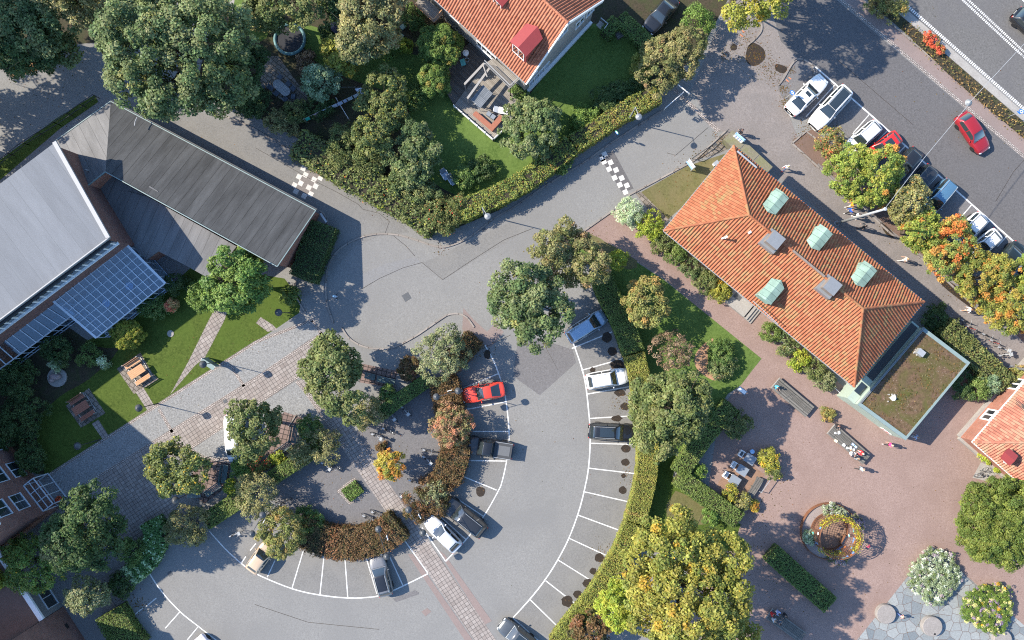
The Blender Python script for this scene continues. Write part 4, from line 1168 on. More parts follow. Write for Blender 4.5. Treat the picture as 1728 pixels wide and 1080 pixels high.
# conservatory
def glasshouse(tl, tr, br, bl, zt, zb, bars, rows, nm, front_bars, left_end=True):
    TL, TR, BR, BL = P(*tl, zt), P(*tr, zt), P(*br, zb), P(*bl, zb)
    mb = MB(); mb.add([TL, BL, BR, TR], [(0, 1, 2, 3)]); 
    mb.add([p - Vector((0, 0, .03)) for p in (TL, BL, BR, TR)], [(3, 2, 1, 0)])
    g_ = mb.build(nm, M['glass_roof'], root)
    mb = MB(); o = Vector((0, 0, 0.04))
    for i in range(bars + 1):
        t = i / bars; mb.beam(TL.lerp(TR, t) + o, BL.lerp(BR, t) + o, 0.24 if i in (0, bars) else 0.085, 0.06)
    for j in range(1, rows):
        t = j / rows; mb.beam(TL.lerp(BL, t) + o * .5, TR.lerp(BR, t) + o * .5, 0.05, 0.04)
    mb.beam(TL + o, TR + o, 0.3, 0.1); mb.beam(BL + o, BR + o, 0.09, 0.08)
    mb.build("glazing_bars", M['blue_frame'], g_)
    # front wall of posts and panes
    out = (BR - TR); out.z = 0; out = out.normalized() * 0.12
    mb = MB(); gl = MB()
    for i in range(front_bars + 1):
        p = BL.lerp(BR, i / front_bars); mb.beam((p.x, p.y, 0), (p.x, p.y, zb), 0.06, 0.07)
    for zz in (0.12, zb - 0.05, 0.9):
        mb.beam((BL.x, BL.y, zz), (BR.x, BR.y, zz), 0.07, 0.1)
    gl.add([(BL.x, BL.y, 0), (BR.x, BR.y, 0), (BR.x, BR.y, zb), (BL.x, BL.y, zb)], [(0, 1, 2, 3)])
    for A_, B_ in ((TR, BR), (TL, BL)):
        for i in range(1, 6):
            p = A_.lerp(B_, i / 6); mb.beam((p.x, p.y, 0), (p.x, p.y, p.z), 0.06, 0.06)
        mb.beam((A_.x, A_.y, 0.1), (B_.x, B_.y, 0.1), 0.08, 0.1); mb.beam(A_, B_, 0.1, 0.08)
        gl.add([(A_.x, A_.y, 0), (B_.x, B_.y, 0), (B_.x, B_.y, B_.z), (A_.x, A_.y, A_.z)], [(0, 1, 2, 3)])
    f_ = mb.build("glass_front", M['blue_frame'], root); gl.build("panes", M['glass_roof'], f_)
    return TL, TR, BR, BL
TL, TR, BR, BL = glasshouse((82, 501), (206, 405), (279, 478), (163, 570), 3.9, 2.5, 12, 8, "conservatory_roof", 11)
glasshouse((-200, 719), (88, 508), (125, 530), (-180, 757), 3.3, 2.3, 24, 1, "lean_to_roof", 24)
mb = MB(); mb.add([Vector((p.x, p.y, 0.03)) for p in (TL, BL, BR, TR)], [(0, 1, 2, 3)]); mb.build("conservatory_floor", M['concrete'], root)
def parent_keep(o, p): o.parent = p
for i, (x, y) in enumerate(((240, 483), (212, 507), (175, 525))):
    c = P(x, y, 0.75); t = thing("dining_table", (c.x, c.y, 0), ("pale rectangular table under the conservatory glass, near its front corner", "pale rectangular table under conservatory glass, middle of three", "pale rectangular table under conservatory glass, turned crosswise")[i], "table", R((35, 35, -60)[i]), "tables in the conservatory")
    mb = MB(); mb.box((0, 0, .73), (1.5, .75, .05)); mb.build("tabletop", M['concrete'], t)
    for sx in (-.6, .6):
        for sy in (-.28, .28):
            mb = MB(); mb.box((sx, sy, .352), (.06, .06, .705)); mb.build("leg", M['dark_metal'], t)
for i, (x, y) in enumerate(((218, 483), (179, 512))):
    c = P(x, y, 0.75); t = thing("round_table", (c.x, c.y, 0), ("round pale table under the conservatory glass, nearer its front corner", "round pale table under the conservatory glass, nearer the lean-to")[i], "table", 0, "tables in the conservatory")
    mb = MB(); mb.lathe([(.42, .7), (.42, .75)]); mb.build("tabletop", M['light_blue'], t)
    mb = MB(); mb.lathe([(.25, 0), (.25, .03), (.04, .06), (.04, .7)]); mb.build("leg", M['dark_metal'], t)

# ------------------------------------------------------------------ red-tiled house with gable (top)
root = thing("gabled_house", (0, 0, 0), "grey boarded house with orange tiled gable roof and red metal dormer, top of the scene", "house")
he, hr = 5.6, 10.4
EL, ER, AP = P(888, 141, he), P(1017, 1, he), P(962, 37, hr)
mid = (EL + ER) / 2; axis = Vector((-(ER - EL).y, (ER - EL).x, 0)).normalized()
if axis.y < 0: axis = -axis
AP = Vector((mid.x, mid.y, hr)); LEN = 24.0
BLk, BRk, BAp = EL + axis * LEN, ER + axis * LEN, AP + axis * LEN
mb = MB(); uv = []
tile_plane(mb, uv, BLk, EL, BAp, AP, 0.29, 0.38, 0.11)
mb.build("roof", M['tile_new'], root, uvs=uv)
mb = MB(); uv = []
tile_plane(mb, uv, ER, BRk, AP, BAp, 0.29, 0.38, 0.11)
mb.build("roof", M['tile_new'], root, uvs=uv)
mb = MB(); ridge_line(mb, AP + Vector((0, 0, .05)), BAp + Vector((0, 0, .05)), 0.14); mb.build("ridge", M['tile_new'], root, uvs=[(i * .37, 0) for i in range(sum(len(f) for f in mb.f))])
w_in = 0.45
gl_, gr_ = v2(EL) + v2(axis) * .5 + v2((ER - EL).normalized()) * w_in, v2(ER) + v2(axis) * .5 - v2((ER - EL).normalized()) * w_in
bl_, br_ = gl_ + v2(axis) * (LEN - 1), gr_ + v2(axis) * (LEN - 1)
gm, bm = (gl_ + gr_) / 2, (bl_ + br_) / 2
walls("wall", [gl_, gm, gr_, br_, bm, bl_], [5.75, hr - .15, 5.75, 5.75, hr - .15, 5.75], M['grey_boards'], root)
mb = MB(); ox = -axis * 0.04
for a, b in ((EL, AP), (AP, ER)):
    mb.beam(a + ox + Vector((0, 0, -.06)), b + ox + Vector((0, 0, -.06)), 0.12, 0.34)
mb.build("bargeboard", M['white'], root)
mb = MB(); d = (gr_ - gl_).normalized(); out = v2(-axis) * 0.12
a, b = gl_ + out, gr_ + out
mb.beam((a.x, a.y, .35), (b.x, b.y, .35), 0.35, 0.5); mb.build("plinth", M['white'], root)
mb = MB(); mb.beam(BLk + Vector((0, 0, -.1)), EL + Vector((0, 0, -.1)), 0.15, 0.13); mb.build("gutter", M['galv'], root)
def along(p, q, s, off=0.0):
    d = (q - p).normalized(); n_ = Vector((d.y, -d.x)); return p + d * s + n_ * off
for s, w, z0, z1, c in ((0.6, 3.0, 0.95, 2.2, 4), (0.6, 1.1, 3.6, 4.9, 2), (7.4, 1.2, 3.6, 4.9, 2), (9.0, 1.2, 1.0, 2.3, 2), (9.0, 1.1, 3.6, 4.9, 2), (4.6, 1.3, 6.4, 7.6, 2)):
    if s + w < (gr_ - gl_).length: window(root, along(gl_, gr_, s), along(gl_, gr_, s + w), z0, z1, c)
for s, w, z0, z1, c in ((17.6, 2.6, 1.9, 3.2, 4), (14.0, 1.2, 3.6, 4.8, 2), (9.5, 1.2, 1.2, 2.5, 2)):
    window(root, along(bl_, gl_, s - 1.2), along(bl_, gl_, s - 1.2 + w), z0, z1, c)
# red metal dormer on the left slope
def dormer(parent, out_px, zr, outdir, width, slope, rise, roofm, wallm, front=None, name="dormer", thick=0.06, eave=None):
    """gabled dormer: outer ridge end at pixel out_px height zr; its ridge runs level back into the roof"""
    o = P(*out_px, zr); d = Vector((outdir[0], outdir[1], 0)).normalized(); s = Vector((-d.y, d.x, 0))
    ln = (rise + 0.0) / slope
    hw_ = width / 2; drop = rise * 0.15
    zf = zr - rise
    mb = MB()
    A, B = o, o - d * ln
    l0, r0 = o + s * hw_ - Vector((0, 0, drop)), o - s * hw_ - Vector((0, 0, drop))
    lb = l0 - d * (ln * (1 - drop / rise)); rb = r0 - d * (ln * (1 - drop / rise))
    up = Vector((0, 0, thick))
    mb.add([A + up, B + up, lb + up, l0 + up, rb + up, r0 + up, A, B, lb, l0, rb, r0],
           [(3, 0, 1, 2), (0, 5, 4, 1), (9, 8, 7, 6), (6, 7, 10, 11), (3, 9, 6, 0), (0, 6, 11, 5), (3, 2, 8, 9), (5, 11, 10, 4)])
    r = mb.build(name, roofm, parent)
    mb = MB(); k = 0.88
    fl, fr = o + s * hw_ * k - d * .08, o - s * hw_ * k - d * .08
    zt = zr - drop * k - 0.01
    mb.add([(fl.x, fl.y, zf - .1), (fr.x, fr.y, zf - .1), (fr.x, fr.y, zt), ((o - d * .08).x, (o - d * .08).y, zr - .02), (fl.x, fl.y, zt)], [(0, 1, 2, 3, 4)])
    for e, fl_ in ((fl, 1), (fr, 0)):
        bk = e - d * (ln * 0.62)
        q = [(e.x, e.y, zf - .1), (e.x, e.y, zt), (bk.x, bk.y, zt)]
        mb.add(q, [(0, 1, 2) if fl_ else (2, 1, 0)])
    mb.build("dormer_wall", wallm, r)
    if front:
        a, b = v2(fl) + v2(d) * .01, v2(fr) + v2(d) * .01
        window(r, a.lerp(b, .12), a.lerp(b, .88), zf + 0.18, zt - 0.1, 2, glass=M['window'])
    return r
left_out = v2(EL - ER).normalized()
slope5 = (hr - he) / ((ER - EL).length / 2)
dormer(root, (874, 81), 9.5, left_out, 2.1, slope5, 2.35, M['red_metal'], M['red_metal'], True)
dormer(root, (838, 2), 9.2, left_out, 1.4, slope5, 1.2, M['red_metal'], M['red_metal'], True)
# balconies
def platform(parent, poly, z, mat, name, rail='galv', rail_edges=(), railh=0.95, thick=0.15):
    pw = [v2(P(*p, z)) for p in poly]
    mb = MB(); mb.prism([tuple(p) for p in pw], z - thick, z); o = mb.build(name, mat, parent)
    mb = MB()
    for i, j in rail_edges:
        a, b = pw[i], pw[j]; L = (b - a).length; n_ = max(2, int(L / 0.14))
        for k in range(n_ + 1):
            p = a.lerp(b, k / n_); mb.beam((p.x, p.y, z), (p.x, p.y, z + railh), 0.025, 0.025)
        mb.beam((a.x, a.y, z + railh), (b.x, b.y, z + railh), 0.07, 0.05); mb.beam((a.x, a.y, z + .08), (b.x, b.y, z + .08), 0.04, 0.04)
        for p in (a, b): mb.beam((p.x, p.y, 0), (p.x, p.y, z), 0.1, 0.1)
    if mb.v: mb.build("railing", M[rail], o)
    return o
platform(root, [(818, 107), (833, 98), (876, 134), (861, 149)], 3.0, M['deck'], "balcony", 'galv', ((0, 3), (3, 2)))
platform(root, [(699, 7), (733, 39), (747, 23), (713, -9)], 3.0, M['deck'], "balcony", 'orange_wood', ((0, 1), (1, 2)))
# entrance stair rail right of the gable
mb = MB(); pr = platform(root, [(1006, 42), (1012, 36), (1024, 46), (1018, 54)], 0.7, M['concrete'], "entrance_step", 'galv', ((2, 1), (2, 3)))

# deck beside the house
deck = thing("wooden_deck", (0, 0, 0), "grey boarded terrace deck with white edge boards beside the gabled house", "deck")
pw = [v2(P(*p, 0.5)) for p in ((766, 178), (832, 234), (846, 222), (893, 165), (860, 128), (826, 100), (805, 125))]
mb = MB(); mb.prism([tuple(p) for p in pw], 0.0, 0.5); mb.build("deck_floor", M['deck'], deck)
pw = [v2(P(*p, 0.45)) for p in ((766, 177), (805, 124), (826, 99), (792, 72), (760, 100), (750, 150))]
mb = MB(); mb.prism([tuple(p) for p in pw], 0.0, 0.42); mb.build("deck_floor", M['deck_dark'], deck)
mb = MB()
a, b, c = P(766, 178, .8), P(832, 235, .8), P(846, 222, .8)
for p, q in ((a, b), (b, c)):
    L = (q - p).length
    for zz in (0.3, 0.55, 0.8): mb.beam((p.x, p.y, zz), (q.x, q.y, zz), 0.05, 0.18)
    for i in range(int(L / 1.0) + 1):
        r_ = p.lerp(q, i / max(1, int(L / 1.0))); mb.beam((r_.x, r_.y, 0), (r_.x, r_.y, 0.98), 0.1, 0.1)
mb.build("edge_board", M['white'], deck)
pg = thing("pergola", (0, 0, 0), "open grey timber pergola frame between the two terrace decks", "pergola")
mb = MB()
for p, q in (((817, 107), (784, 142)), ((826, 115), (789, 166))):
    a, b = P(*p, 2.3), P(*q, 2.3); mb.beam(a, b, 0.22, 0.16)
    for t in (0, 1):
        r_ = a.lerp(b, t); mb.beam((r_.x, r_.y, 0.42), (r_.x, r_.y, 2.25), 0.1, 0.1)
a, b = P(818, 120, 2.42), P(826, 116, 2.42); mb.beam(P(815, 110, 2.42), P(822, 130, 2.42), 0.1, 0.1)
mb.build("frame", M['grey_boards'], pg, uvs=[(0.05, i * .1) for i in range(len(mb.f) * 4)])

# ------------------------------------------------------------------ hip-roofed house with copper dormers (right)
root = thing("hip_roofed_house", (0, 0, 0), "long house with orange tiled hip roof, four green copper dormers and two chimneys", "house")
he, rise = 6.0, 3.5
A, B, Cx, Dx = P(1238, 248, he), P(1120, 387, he), P(1441, 655, he), P(1559, 507, he)
ux = ((Dx - A) + (Cx - B)).normalized(); vx = Vector((-ux.y, ux.x, 0))
if vx.y < 0: vx = -vx                                        # vx points north-east (towards A, D)
cen = (A + B + Cx + Dx) / 4
hl = ((Dx - A).length + (Cx - B).length) / 4; hwid = ((A - B).length + (Dx - Cx).length) / 4
A, B, Cx, Dx = cen - ux * hl + vx * hwid, cen - ux * hl - vx * hwid, cen + ux * hl - vx * hwid, cen + ux * hl + vx * hwid
hipin = 4.9
R1, R2 = cen - ux * (hl - hipin) + Vector((0, 0, rise)), cen + ux * (hl - hipin - 0.5) + Vector((0, 0, rise))
for (e0, e1, t0, t1) in ((B, Cx, R1, R2), (Dx, A, R2, R1), (A, B, R1, R1), (Cx, Dx, R2, R2)):
    mb = MB(); uv = []
    tile_plane(mb, uv, e0, e1, t0, t1, 0.29, 0.37, 0.12)
    mb.build("roof", M['tile'], root, uvs=uv)
mb = MB()
for a, b in ((A, R1), (B, R1), (Cx, R2), (Dx, R2), (R1, R2)):
    ridge_line(mb, a + Vector((0, 0, .06)), b + Vector((0, 0, .08)), 0.13, 0.38)
mb.build("ridge", M['tile'], root, uvs=[(int(i / 32) + .5, .5) for i in range(sum(len(f) for f in mb.f))])
wp_ = [v2(p + ux * a_ * 1.0 + vx * b_ * 1.42) for p, a_, b_ in ((A, 1, -1), (B, 1, 1), (Cx, -1, 1), (Dx, -1, -1))]
walls("wall", wp_, he + 0.02, M['cream'], root)
mb = MB()
for a, b in ((A, B), (B, Cx), (Cx, Dx), (Dx, A)):
    mb.beam(a - Vector((0, 0, .08)), b - Vector((0, 0, .08)), 0.17, 0.14)
mb.build("gutter", M['galv'], root)
mb = MB(); mb.prism([tuple(v2(p) * 1 + (v2(cen) - v2(p)).normalized() * .1) for p in (A, B, Cx, Dx)], he - .06, he - 0.02); mb.build("soffit", M['white'], root)
for i in range(7):
    s = 1.6 + i * 3.3
    window(root, along(wp_[1], wp_[2], s), along(wp_[1], wp_[2], s + 1.2), 1.1, 2.6, 2)
    window(root, along(wp_[1], wp_[2], s), along(wp_[1], wp_[2], s + 1.2), 3.9, 5.2, 2)
    window(root, along(wp_[3], wp_[0], s), along(wp_[3], wp_[0], s + 1.2), 1.1, 2.6, 2)
sl = rise / hwid
for px in ((1322, 325), (1396, 386), (1471, 448)):
    dormer(root, px, 8.6, vx, 1.55, sl, 1.55, M['copper'], M['copper'])
dormer(root, (1291, 506), 8.5, -vx, 1.55, sl, 1.55, M['copper'], M['copper'])
for (px, py, lx, ly) in ((1309, 405, 1.25, 1.25), (1405, 483, 1.2, 1.25)):
    c = P(px, py, 10.3); ch = MB(); an = math.atan2(ux.y, ux.x)
    ch.box((c.x, c.y, 9.2), (lx, ly, 2.2), an); o = ch.build("chimney", M['chimney'], root)
    ch = MB(); ch.box((c.x, c.y, 10.33), (lx + .06, ly + .06, .06), an); ch.build("chimney_cap", M['grey_metal'], o)
    ch = MB(); ch.box((c.x, c.y, 9.05), (lx + .4, ly + .5, .9), an); ch.build("chimney_flashing", M['grey_metal'], o)
mb = MB()
a, b = R1.lerp(R2, .38), R1.lerp(R2, .66); mb.beam(a + Vector((0, 0, .2)), b + Vector((0, 0, .2)), 0.2, 0.05); mb.build("ridge_flashing", M['chimney'], root)
mb = MB()
for (x, y) in ((1225, 400), (1265, 392), (1286, 394)):
    c = P(x, y, 9.0); mb.tube(c - Vector((0, 0, 1.6)), c, 0.09); mb.box((c.x, c.y, c.z), (.3, .2, .12), .6)
mb.build("roof_vent", M['white'], root)
mb = MB(); a, b = P(1244, 255, 6.6), P(1277, 283, 6.6); mb.beam(a, b, 0.16, 0.05); mb.build("snow_guard", M['galv'], root)
mb = MB(); a, b = P(1271, 508, 7.1), P(1313, 547, 7.1); 
mb.path([a, b], 0.04); 
for i in range(7): p = a.lerp(b, i / 6); mb.path([p, p - Vector((0, 0, .3))], .02)
mb.build("snow_guard", M['galv'], root)
# entrance steps
st = thing("stone_steps", (0, 0, 0), "pale stone entrance landing with steps on the garden side of the hip-roofed house", "steps")
e0 = along(wp_[1], wp_[2], 10.2); dd = (wp_[2] - wp_[1]).normalized(); no = Vector((dd.y, -dd.x))
an = math.atan2(dd.y, dd.x)
mb = MB(); c = e0 + no * 1.05; mb.box((c.x, c.y, .3), (2.9, 1.7, .6), an); mb.build("landing", M['concrete'], st)
for i in range(3):
    mb = MB(); c = e0 + dd * (1.75 + i * .32) + no * 1.05; mb.box((c.x, c.y, (.45 - .15 * i) / 2), (.31, 1.7, .45 - .15 * i), an); mb.build("step", M['concrete'], st)
mb = MB(); c = e0 - dd * 0.4 + no * .7; mb.box((c.x, c.y, .61), (.8, .5, .03), an); mb.build("door_mat", M['stone_dark'], st)

# ------------------------------------------------------------------ sedum-roofed pavilion
root = thing("sedum_roofed_pavilion", (0, 0, 0), "pale green panelled box pavilion with brown sedum flat roof", "building")
hs = 3.3
q = [P(1558, 552, hs), P(1637, 612, hs), P(1528, 743, hs), P(1447, 683, hs)]
pw = [v2(p) for p in q]; cen = sum(pw, Vector((0, 0))) / 4
walls("wall", [p + (cen - p).normalized() * .06 for p in pw], hs, M['pale_green'], root)
inn = [p + (cen - p).normalized() * 0.42 for p in pw]
mb = MB(); mb.prism([tuple(p) for p in inn], hs - .5, hs - 0.02); mb.build("sedum_roof", M['sedum'], root)
mb = MB()
for i in range(4):
    a, b = pw[i], pw[(i + 1) % 4]; ia, ib = inn[i], inn[(i + 1) % 4]
    mb.add([(a.x, a.y, hs + .06), (b.x, b.y, hs + .06), (ib.x, ib.y, hs + .06), (ia.x, ia.y, hs + .06), (a.x, a.y, hs - .14), (b.x, b.y, hs - .14), (ib.x, ib.y, hs - .05), (ia.x, ia.y, hs - .05)],
           [(3, 2, 1, 0), (0, 1, 5, 4), (2, 3, 7, 6)])
mb.build("roof_edge", M['sign_green_grey'], root)
rg2 = np.random.default_rng(5)
pts = rg2.uniform(0, 1, (900, 2)); I = [np.array(p) for p in inn]
pp = (I[0] * (1 - pts[:, :1]) + I[1] * pts[:, :1]) * (1 - pts[:, 1:]) + (I[3] * (1 - pts[:, :1]) + I[2] * pts[:, :1]) * pts[:, 1:]
dn = np.sin(pp[:, 0] * 1.7) * np.cos(pp[:, 1] * 1.3 + 1) + rg2.normal(size=900) * .3
pp = pp[dn > 0.1]; k = len(pp)
o = leaf_obj("sedum_tufts", np.column_stack([pp, np.full(k, hs + .02)]), np.column_stack([rg2.normal(size=(k, 2)) * .4, np.ones(k)]), rg2.uniform(.08, .22, k), pick(rg2, 'dry', k) * .5, root, rg2); o["kind"] = "stuff"
mb = MB(); c = P(1554, 595, hs + .4); mb.box((c.x, c.y, hs + .25), (.75, .6, .55), R(-38)); mb.build("roof_vent", M['galv'], root)
mb = MB(); c = P(1509, 672, hs + .2); mb.lathe([(.28, 0), (.28, .1), (.12, .14), (.12, .35)], (c.x, c.y, hs - .02), 14); mb.build("roof_vent", M['white'], root)
mb = MB()
for j, (x, y) in enumerate(((1549, 596), (1504, 672))):
    for i in range(14):
        c = P(x + rg.uniform(-7, 7), y + rg.uniform(-7, 7), hs); mb.ball((c.x, c.y, hs), rg.uniform(.06, .12), 6, 4)
mb.build("pebble_ring", M['concrete'], root)
# glazed link and front panel towards the house
a, b = pw[3], pw[0]; d = (b - a).normalized(); n_ = Vector((-d.y, d.x))
lk = [a, a + n_ * .95, b + n_ * .95, b]
mb = MB(); mb.prism([tuple(p) for p in lk], 0, 2.6); mb.build("link", M['pale_green'], root)
mb = MB(); c = a + d * 1.6 + n_ * .5; mb.box((c.x, c.y, 2.62), (1.2, .8, .05), math.atan2(d.y, d.x)); mb.build("rooflight", M['window'], root)
mb = MB(); c = (a + b) / 2 + n_ * .5 + d * 1.4; mb.box((c.x, c.y, 2.615), ((b - a).length - 3.2, .85, .03), math.atan2(d.y, d.x)); mb.build("link_roof", M['felt_dark'], root, uvs=[(0.1, .1)] * 24)
mb = MB()
for k in range(2):
    p = a + d * .3 + n_ * (-.05 - .1 * k); q_ = b + n_ * (-.05 - .1 * k)
    mb.beam((p.x, p.y, hs + .1), (q_.x, q_.y, hs + .1), .05, .06)
mb.build("edge_pipes", M['grey_metal'], root)
a, b = pw[3], pw[2]; d = (b - a).normalized(); n_ = Vector((d.y, -d.x)); c = a + d * 5.0 + n_ * .02
mb = MB(); mb.box((c.x, c.y, .95), (1.1, .04, .7), math.atan2(d.y, d.x)); sg = mb.build("wall_notice", M['white'], root)
mb = MB()
for i, (s, z_) in enumerate(((-.3, 1.05), (-.3, .85), (.2, 1.1), (.28, .95), (.2, .8))):
    p = c + d * s + n_ * .03; mb.box((p.x, p.y, z_), (.34 if i > 1 else .25, .02, .08), math.atan2(d.y, d.x))
mb.build("notice_marks", colour((.5, .12, .1)), sg)

# ------------------------------------------------------------------ brick house at the right edge
root = thing("brick_house", (0, 0, 0), "orange brick house with weathered tiled hip roof, cut off by the right edge", "house")
he = 2.95
Wc = P(1641, 746, he); n1 = (P(1728, 646, he) - Wc).normalized(); n2 = (P(1695, 792, he) - Wc).normalized()
n1.z = n2.z = 0; n2 = Vector((n1.y, -n1.x, 0)); 
if n2.y > 0: n2 = -n2
L1, L2 = 15.0, 9.0
c1, c2, c3 = Wc + n1 * L1, Wc + n1 * L1 + n2 * L2, Wc + n2 * L2
rh = 3.1
q1 = Wc + n1 * 4.5 + n2 * 4.5 + Vector((0, 0, rh)); q2 = c1 - n1 * 4.5 + n2 * 4.5 + Vector((0, 0, rh))
for (e0, e1, t0, t1) in ((c1, Wc, q2, q1), (Wc, c3, q1, q1), (c3, c2, q1, q2), (c2, c1, q2, q2)):
    mb = MB(); uv = []
    tile_plane(mb, uv, e0, e1, t0, t1, 0.29, 0.36, 0.1); mb.build("roof", M['tile_old'], root, uvs=uv)
mb = MB()
for a, b in ((Wc, q1), (c1, q2), (c2, q2), (c3, q1), (q1, q2)): ridge_line(mb, a + Vector((0, 0, .05)), b + Vector((0, 0, .05)), .13, .38)
mb.build("ridge", M['tile_old'], root, uvs=[(int(i / 32) + .5, .5) for i in range(sum(len(f) for f in mb.f))])
cen = (Wc + c2) / 2
wb = [v2(p) + (v2(cen) - v2(p)).normalized() * .3 for p in (Wc, c1, c2, c3)]
walls("wall", wb, he, M['brick'], root)
mb = MB()
for a, b in ((c1, Wc), (Wc, c3)): mb.beam(a - Vector((0, 0, .03)), b - Vector((0, 0, .03)), .13, .16)
mb.build("gutter", M['white'], root)
mb = MB()
for a, b in ((wb[0], wb[1]), (wb[0], wb[3])):
    d = (b - a).normalized(); n_ = Vector((-d.y, d.x)) if Vector((-d.y, d.x)).dot(v2(cen) - a) < 0 else Vector((d.y, -d.x))
    p, q_ = a + n_ * .12, b + n_ * .12; mb.beam((p.x, p.y, .22), (q_.x, q_.y, .22), .28, .44)
mb.build("plinth", M['concrete'], root)
for s, w in ((2.7, 1.25), (6.9, 1.25), (10.5, 1.25)):
    a, b = wb[1], wb[0]; T = (b - a).length
    window(root, along(a, b, T - s - w), along(a, b, T - s), 1.05, 2.35, 2, bar=.14)
dormer(root, (1712, 778), 5.0, n2, 1.3, rh / 4.5, .95, M['red_metal'], M['white'], True)
mb = MB()
for i in range(4):
    a, b = P(1714, 672 + 3 * i, 4.6), P(1728, 684 + 3 * i, 4.6); mb.beam(a, b, .04, .04)
mb.build("roof_ladder", M['dark_metal'], root)

# ------------------------------------------------------------------ tall brick gable building, lower left edge
root = thing("tall_brick_building", (0, 0, 0), "tall dark brick building with rows of windows, at the lower left edge", "building")
b0, dirn = v2(P(100, 857)), Vector((-.61, .79)).normalized()
far = b0 + dirn * 21.0; back = Vector((-dirn.y, dirn.x)); back = back if back.x < 0 else -back
mid = (b0 + far) / 2; dp = 30.0
HE, HA = 12.0, 16.0
walls("wall", [b0, mid, far, far + back * dp, mid + back * dp, b0 + back * dp], [HE, HA, HE, HE, HA, HE], M['brick_dark'], root)
for (a, b) in ((b0, mid), (mid, far)):
    za, zb = (HE, HA) if a is b0 else (HA, HE)
    p = [Vector((a.x, a.y, za)), Vector((b.x, b.y, zb)), Vector((b.x + back.x * dp, b.y + back.y * dp, zb)), Vector((a.x + back.x * dp, a.y + back.y * dp, za))]
    slab_roof("roof", [x + Vector((0, 0, .2)) for x in p], 0.2, M['felt_dark'], root, (back.x, back.y, 0), (dirn.x, dirn.y, .4))
for i in range(5):
    for zz in (1.0, 3.7, 6.4, 9.2):
        if zz < 2 and i == 0: continue
        s = 1.3 + i * 3.4
        p, q_ = along(b0, far, s), along(b0, far, s + 1.7)
        window(root, q_, p, zz, zz + 1.6, 2, frame='blue_frame') if Vector(((p - q_).y, -(p - q_).x)).dot(back) < 0 else window(root, p, q_, zz, zz + 1.6, 2, frame='blue_frame')
# glazed entrance
out = -back
mb = MB()
gp = [b0 + dirn * .3 + out * .05, b0 + dirn * 3.6 + out * .05, b0 + dirn * 3.6 + out * 1.3, b0 + dirn * .3 + out * 1.3]
for i in range(4):
    a, b = gp[i], gp[(i + 1) % 4]
    for zz in (.05, 2.5): mb.beam((a.x, a.y, zz), (b.x, b.y, zz), .09, .09)
    mb.beam((a.x, a.y, 0), (a.x, a.y, 2.5), .09, .09)
for t in (.33, .66):
    a, b = gp[0].lerp(gp[1], t), gp[3].lerp(gp[2], t); mb.beam((a.x, a.y, 2.5), (b.x, b.y, 2.5), .07, .07); mb.beam((b.x, b.y, 0), (b.x, b.y, 2.5), .07, .07)
a, b = gp[0].lerp(gp[3], .5), gp[1].lerp(gp[2], .5); mb.beam((a.x, a.y, 2.5), (b.x, b.y, 2.5), .06, .06)
o = mb.build("glazed_porch", M['blue_frame'], root)
mb = MB(); mb.add([(p.x, p.y, 2.47) for p in gp], [(0, 1, 2, 3)]); mb.build("porch_glass", M['glass_roof'], o)
cu = bpy.data.curves.new("wall_lettering", 'FONT'); cu.body = "NOO"; cu.size = .72; cu.extrude = .03; cu.align_x = 'RIGHT'; cu.space_character = 1.1
to = bpy.data.objects.new("wall_lettering", cu); COL.objects.link(to); to.parent = root
cu.materials.append(M['white'])
tp = P(9.5, 880, 8.6); tx = Vector((-dirn.x, -dirn.y, 0)); ty = Vector((0, 0, 1)); tz = Vector((out.x, out.y, 0))
s_ = (v2(tp) - b0).dot(dirn); tp = Vector(((b0 + dirn * s_ + out * .04).x, (b0 + dirn * s_ + out * .04).y, 8.5))
to.matrix_local = Matrix(((tx.x, ty.x, tz.x, tp.x), (tx.y, ty.y, tz.y, tp.y), (tx.z, ty.z, tz.z, tp.z), (0, 0, 0, 1)))
bpy.context.view_layer.update()
lm = bpy.data.meshes.new_from_object(to.evaluated_get(bpy.context.evaluated_depsgraph_get()))
lo_ = bpy.data.objects.new("lettering", lm); COL.objects.link(lo_); lo_.parent = root; lo_.matrix_local = to.matrix_local.copy(); bpy.data.objects.remove(to)

# low grey bay and tall brick block below it
root = thing("grey_bay_building", (0, 0, 0), "low annex with brown gravel roof and grey window bay, lower left corner", "building")
a, b = v2(P(30, 905)), v2(P(107, 1023)); d = (b - a).normalized(); n_ = Vector((d.y, -d.x)); n_ = n_ if n_.x < 0 else -n_
pl = [a, b, b + n_ * 14, a + n_ * 14]
walls("wall", pl, 3.5, M['grey_metal'], root)
mb = MB(); mb.prism([tuple(p + n_ * .0) for p in pl], 3.5, 3.6); mb.build("roof", M['brown_gravel'], root)
mb = MB(); mb.beam((a.x, a.y, 3.62), (b.x, b.y, 3.62), .5, .25); mb.build("parapet", M['white'], root)
L = (b - a).length
window(root, along(b, a, L - 1.0) if False else a + d * (L - 4.1), a + d * (L - .6), .5, 2.1, 3, frame='blue_frame') if Vector((d.y, -d.x)).dot(n_) < 0 else window(root, a + d * (L - .6), a + d * (L - 4.1), .5, 2.1, 3, frame='blue_frame')
root = thing("dark_brick_block", (0, 0, 0), "blank dark red brick block with one small vent, bottom left corner", "building")
a = v2(P(107.5, 1023.5)); b = a + d * 9; pl = [a, b, b + n_ * 14, a + n_ * 14]
walls("wall", pl, 8.5, M['brick_dark'], root)
mb = MB(); mb.prism([tuple(p) for p in pl], 8.5, 8.7); mb.build("roof", M['felt_dark'], root, uvs=[(0, 0)] * sum(len(f) for f in mb.f))
mb = MB(); c = a + d * 1.9 - n_ * .02; mb.box((c.x, c.y, 1.2), (.5, .06, .4), math.atan2(d.y, d.x)); mb.build("vent", M['black'], root)
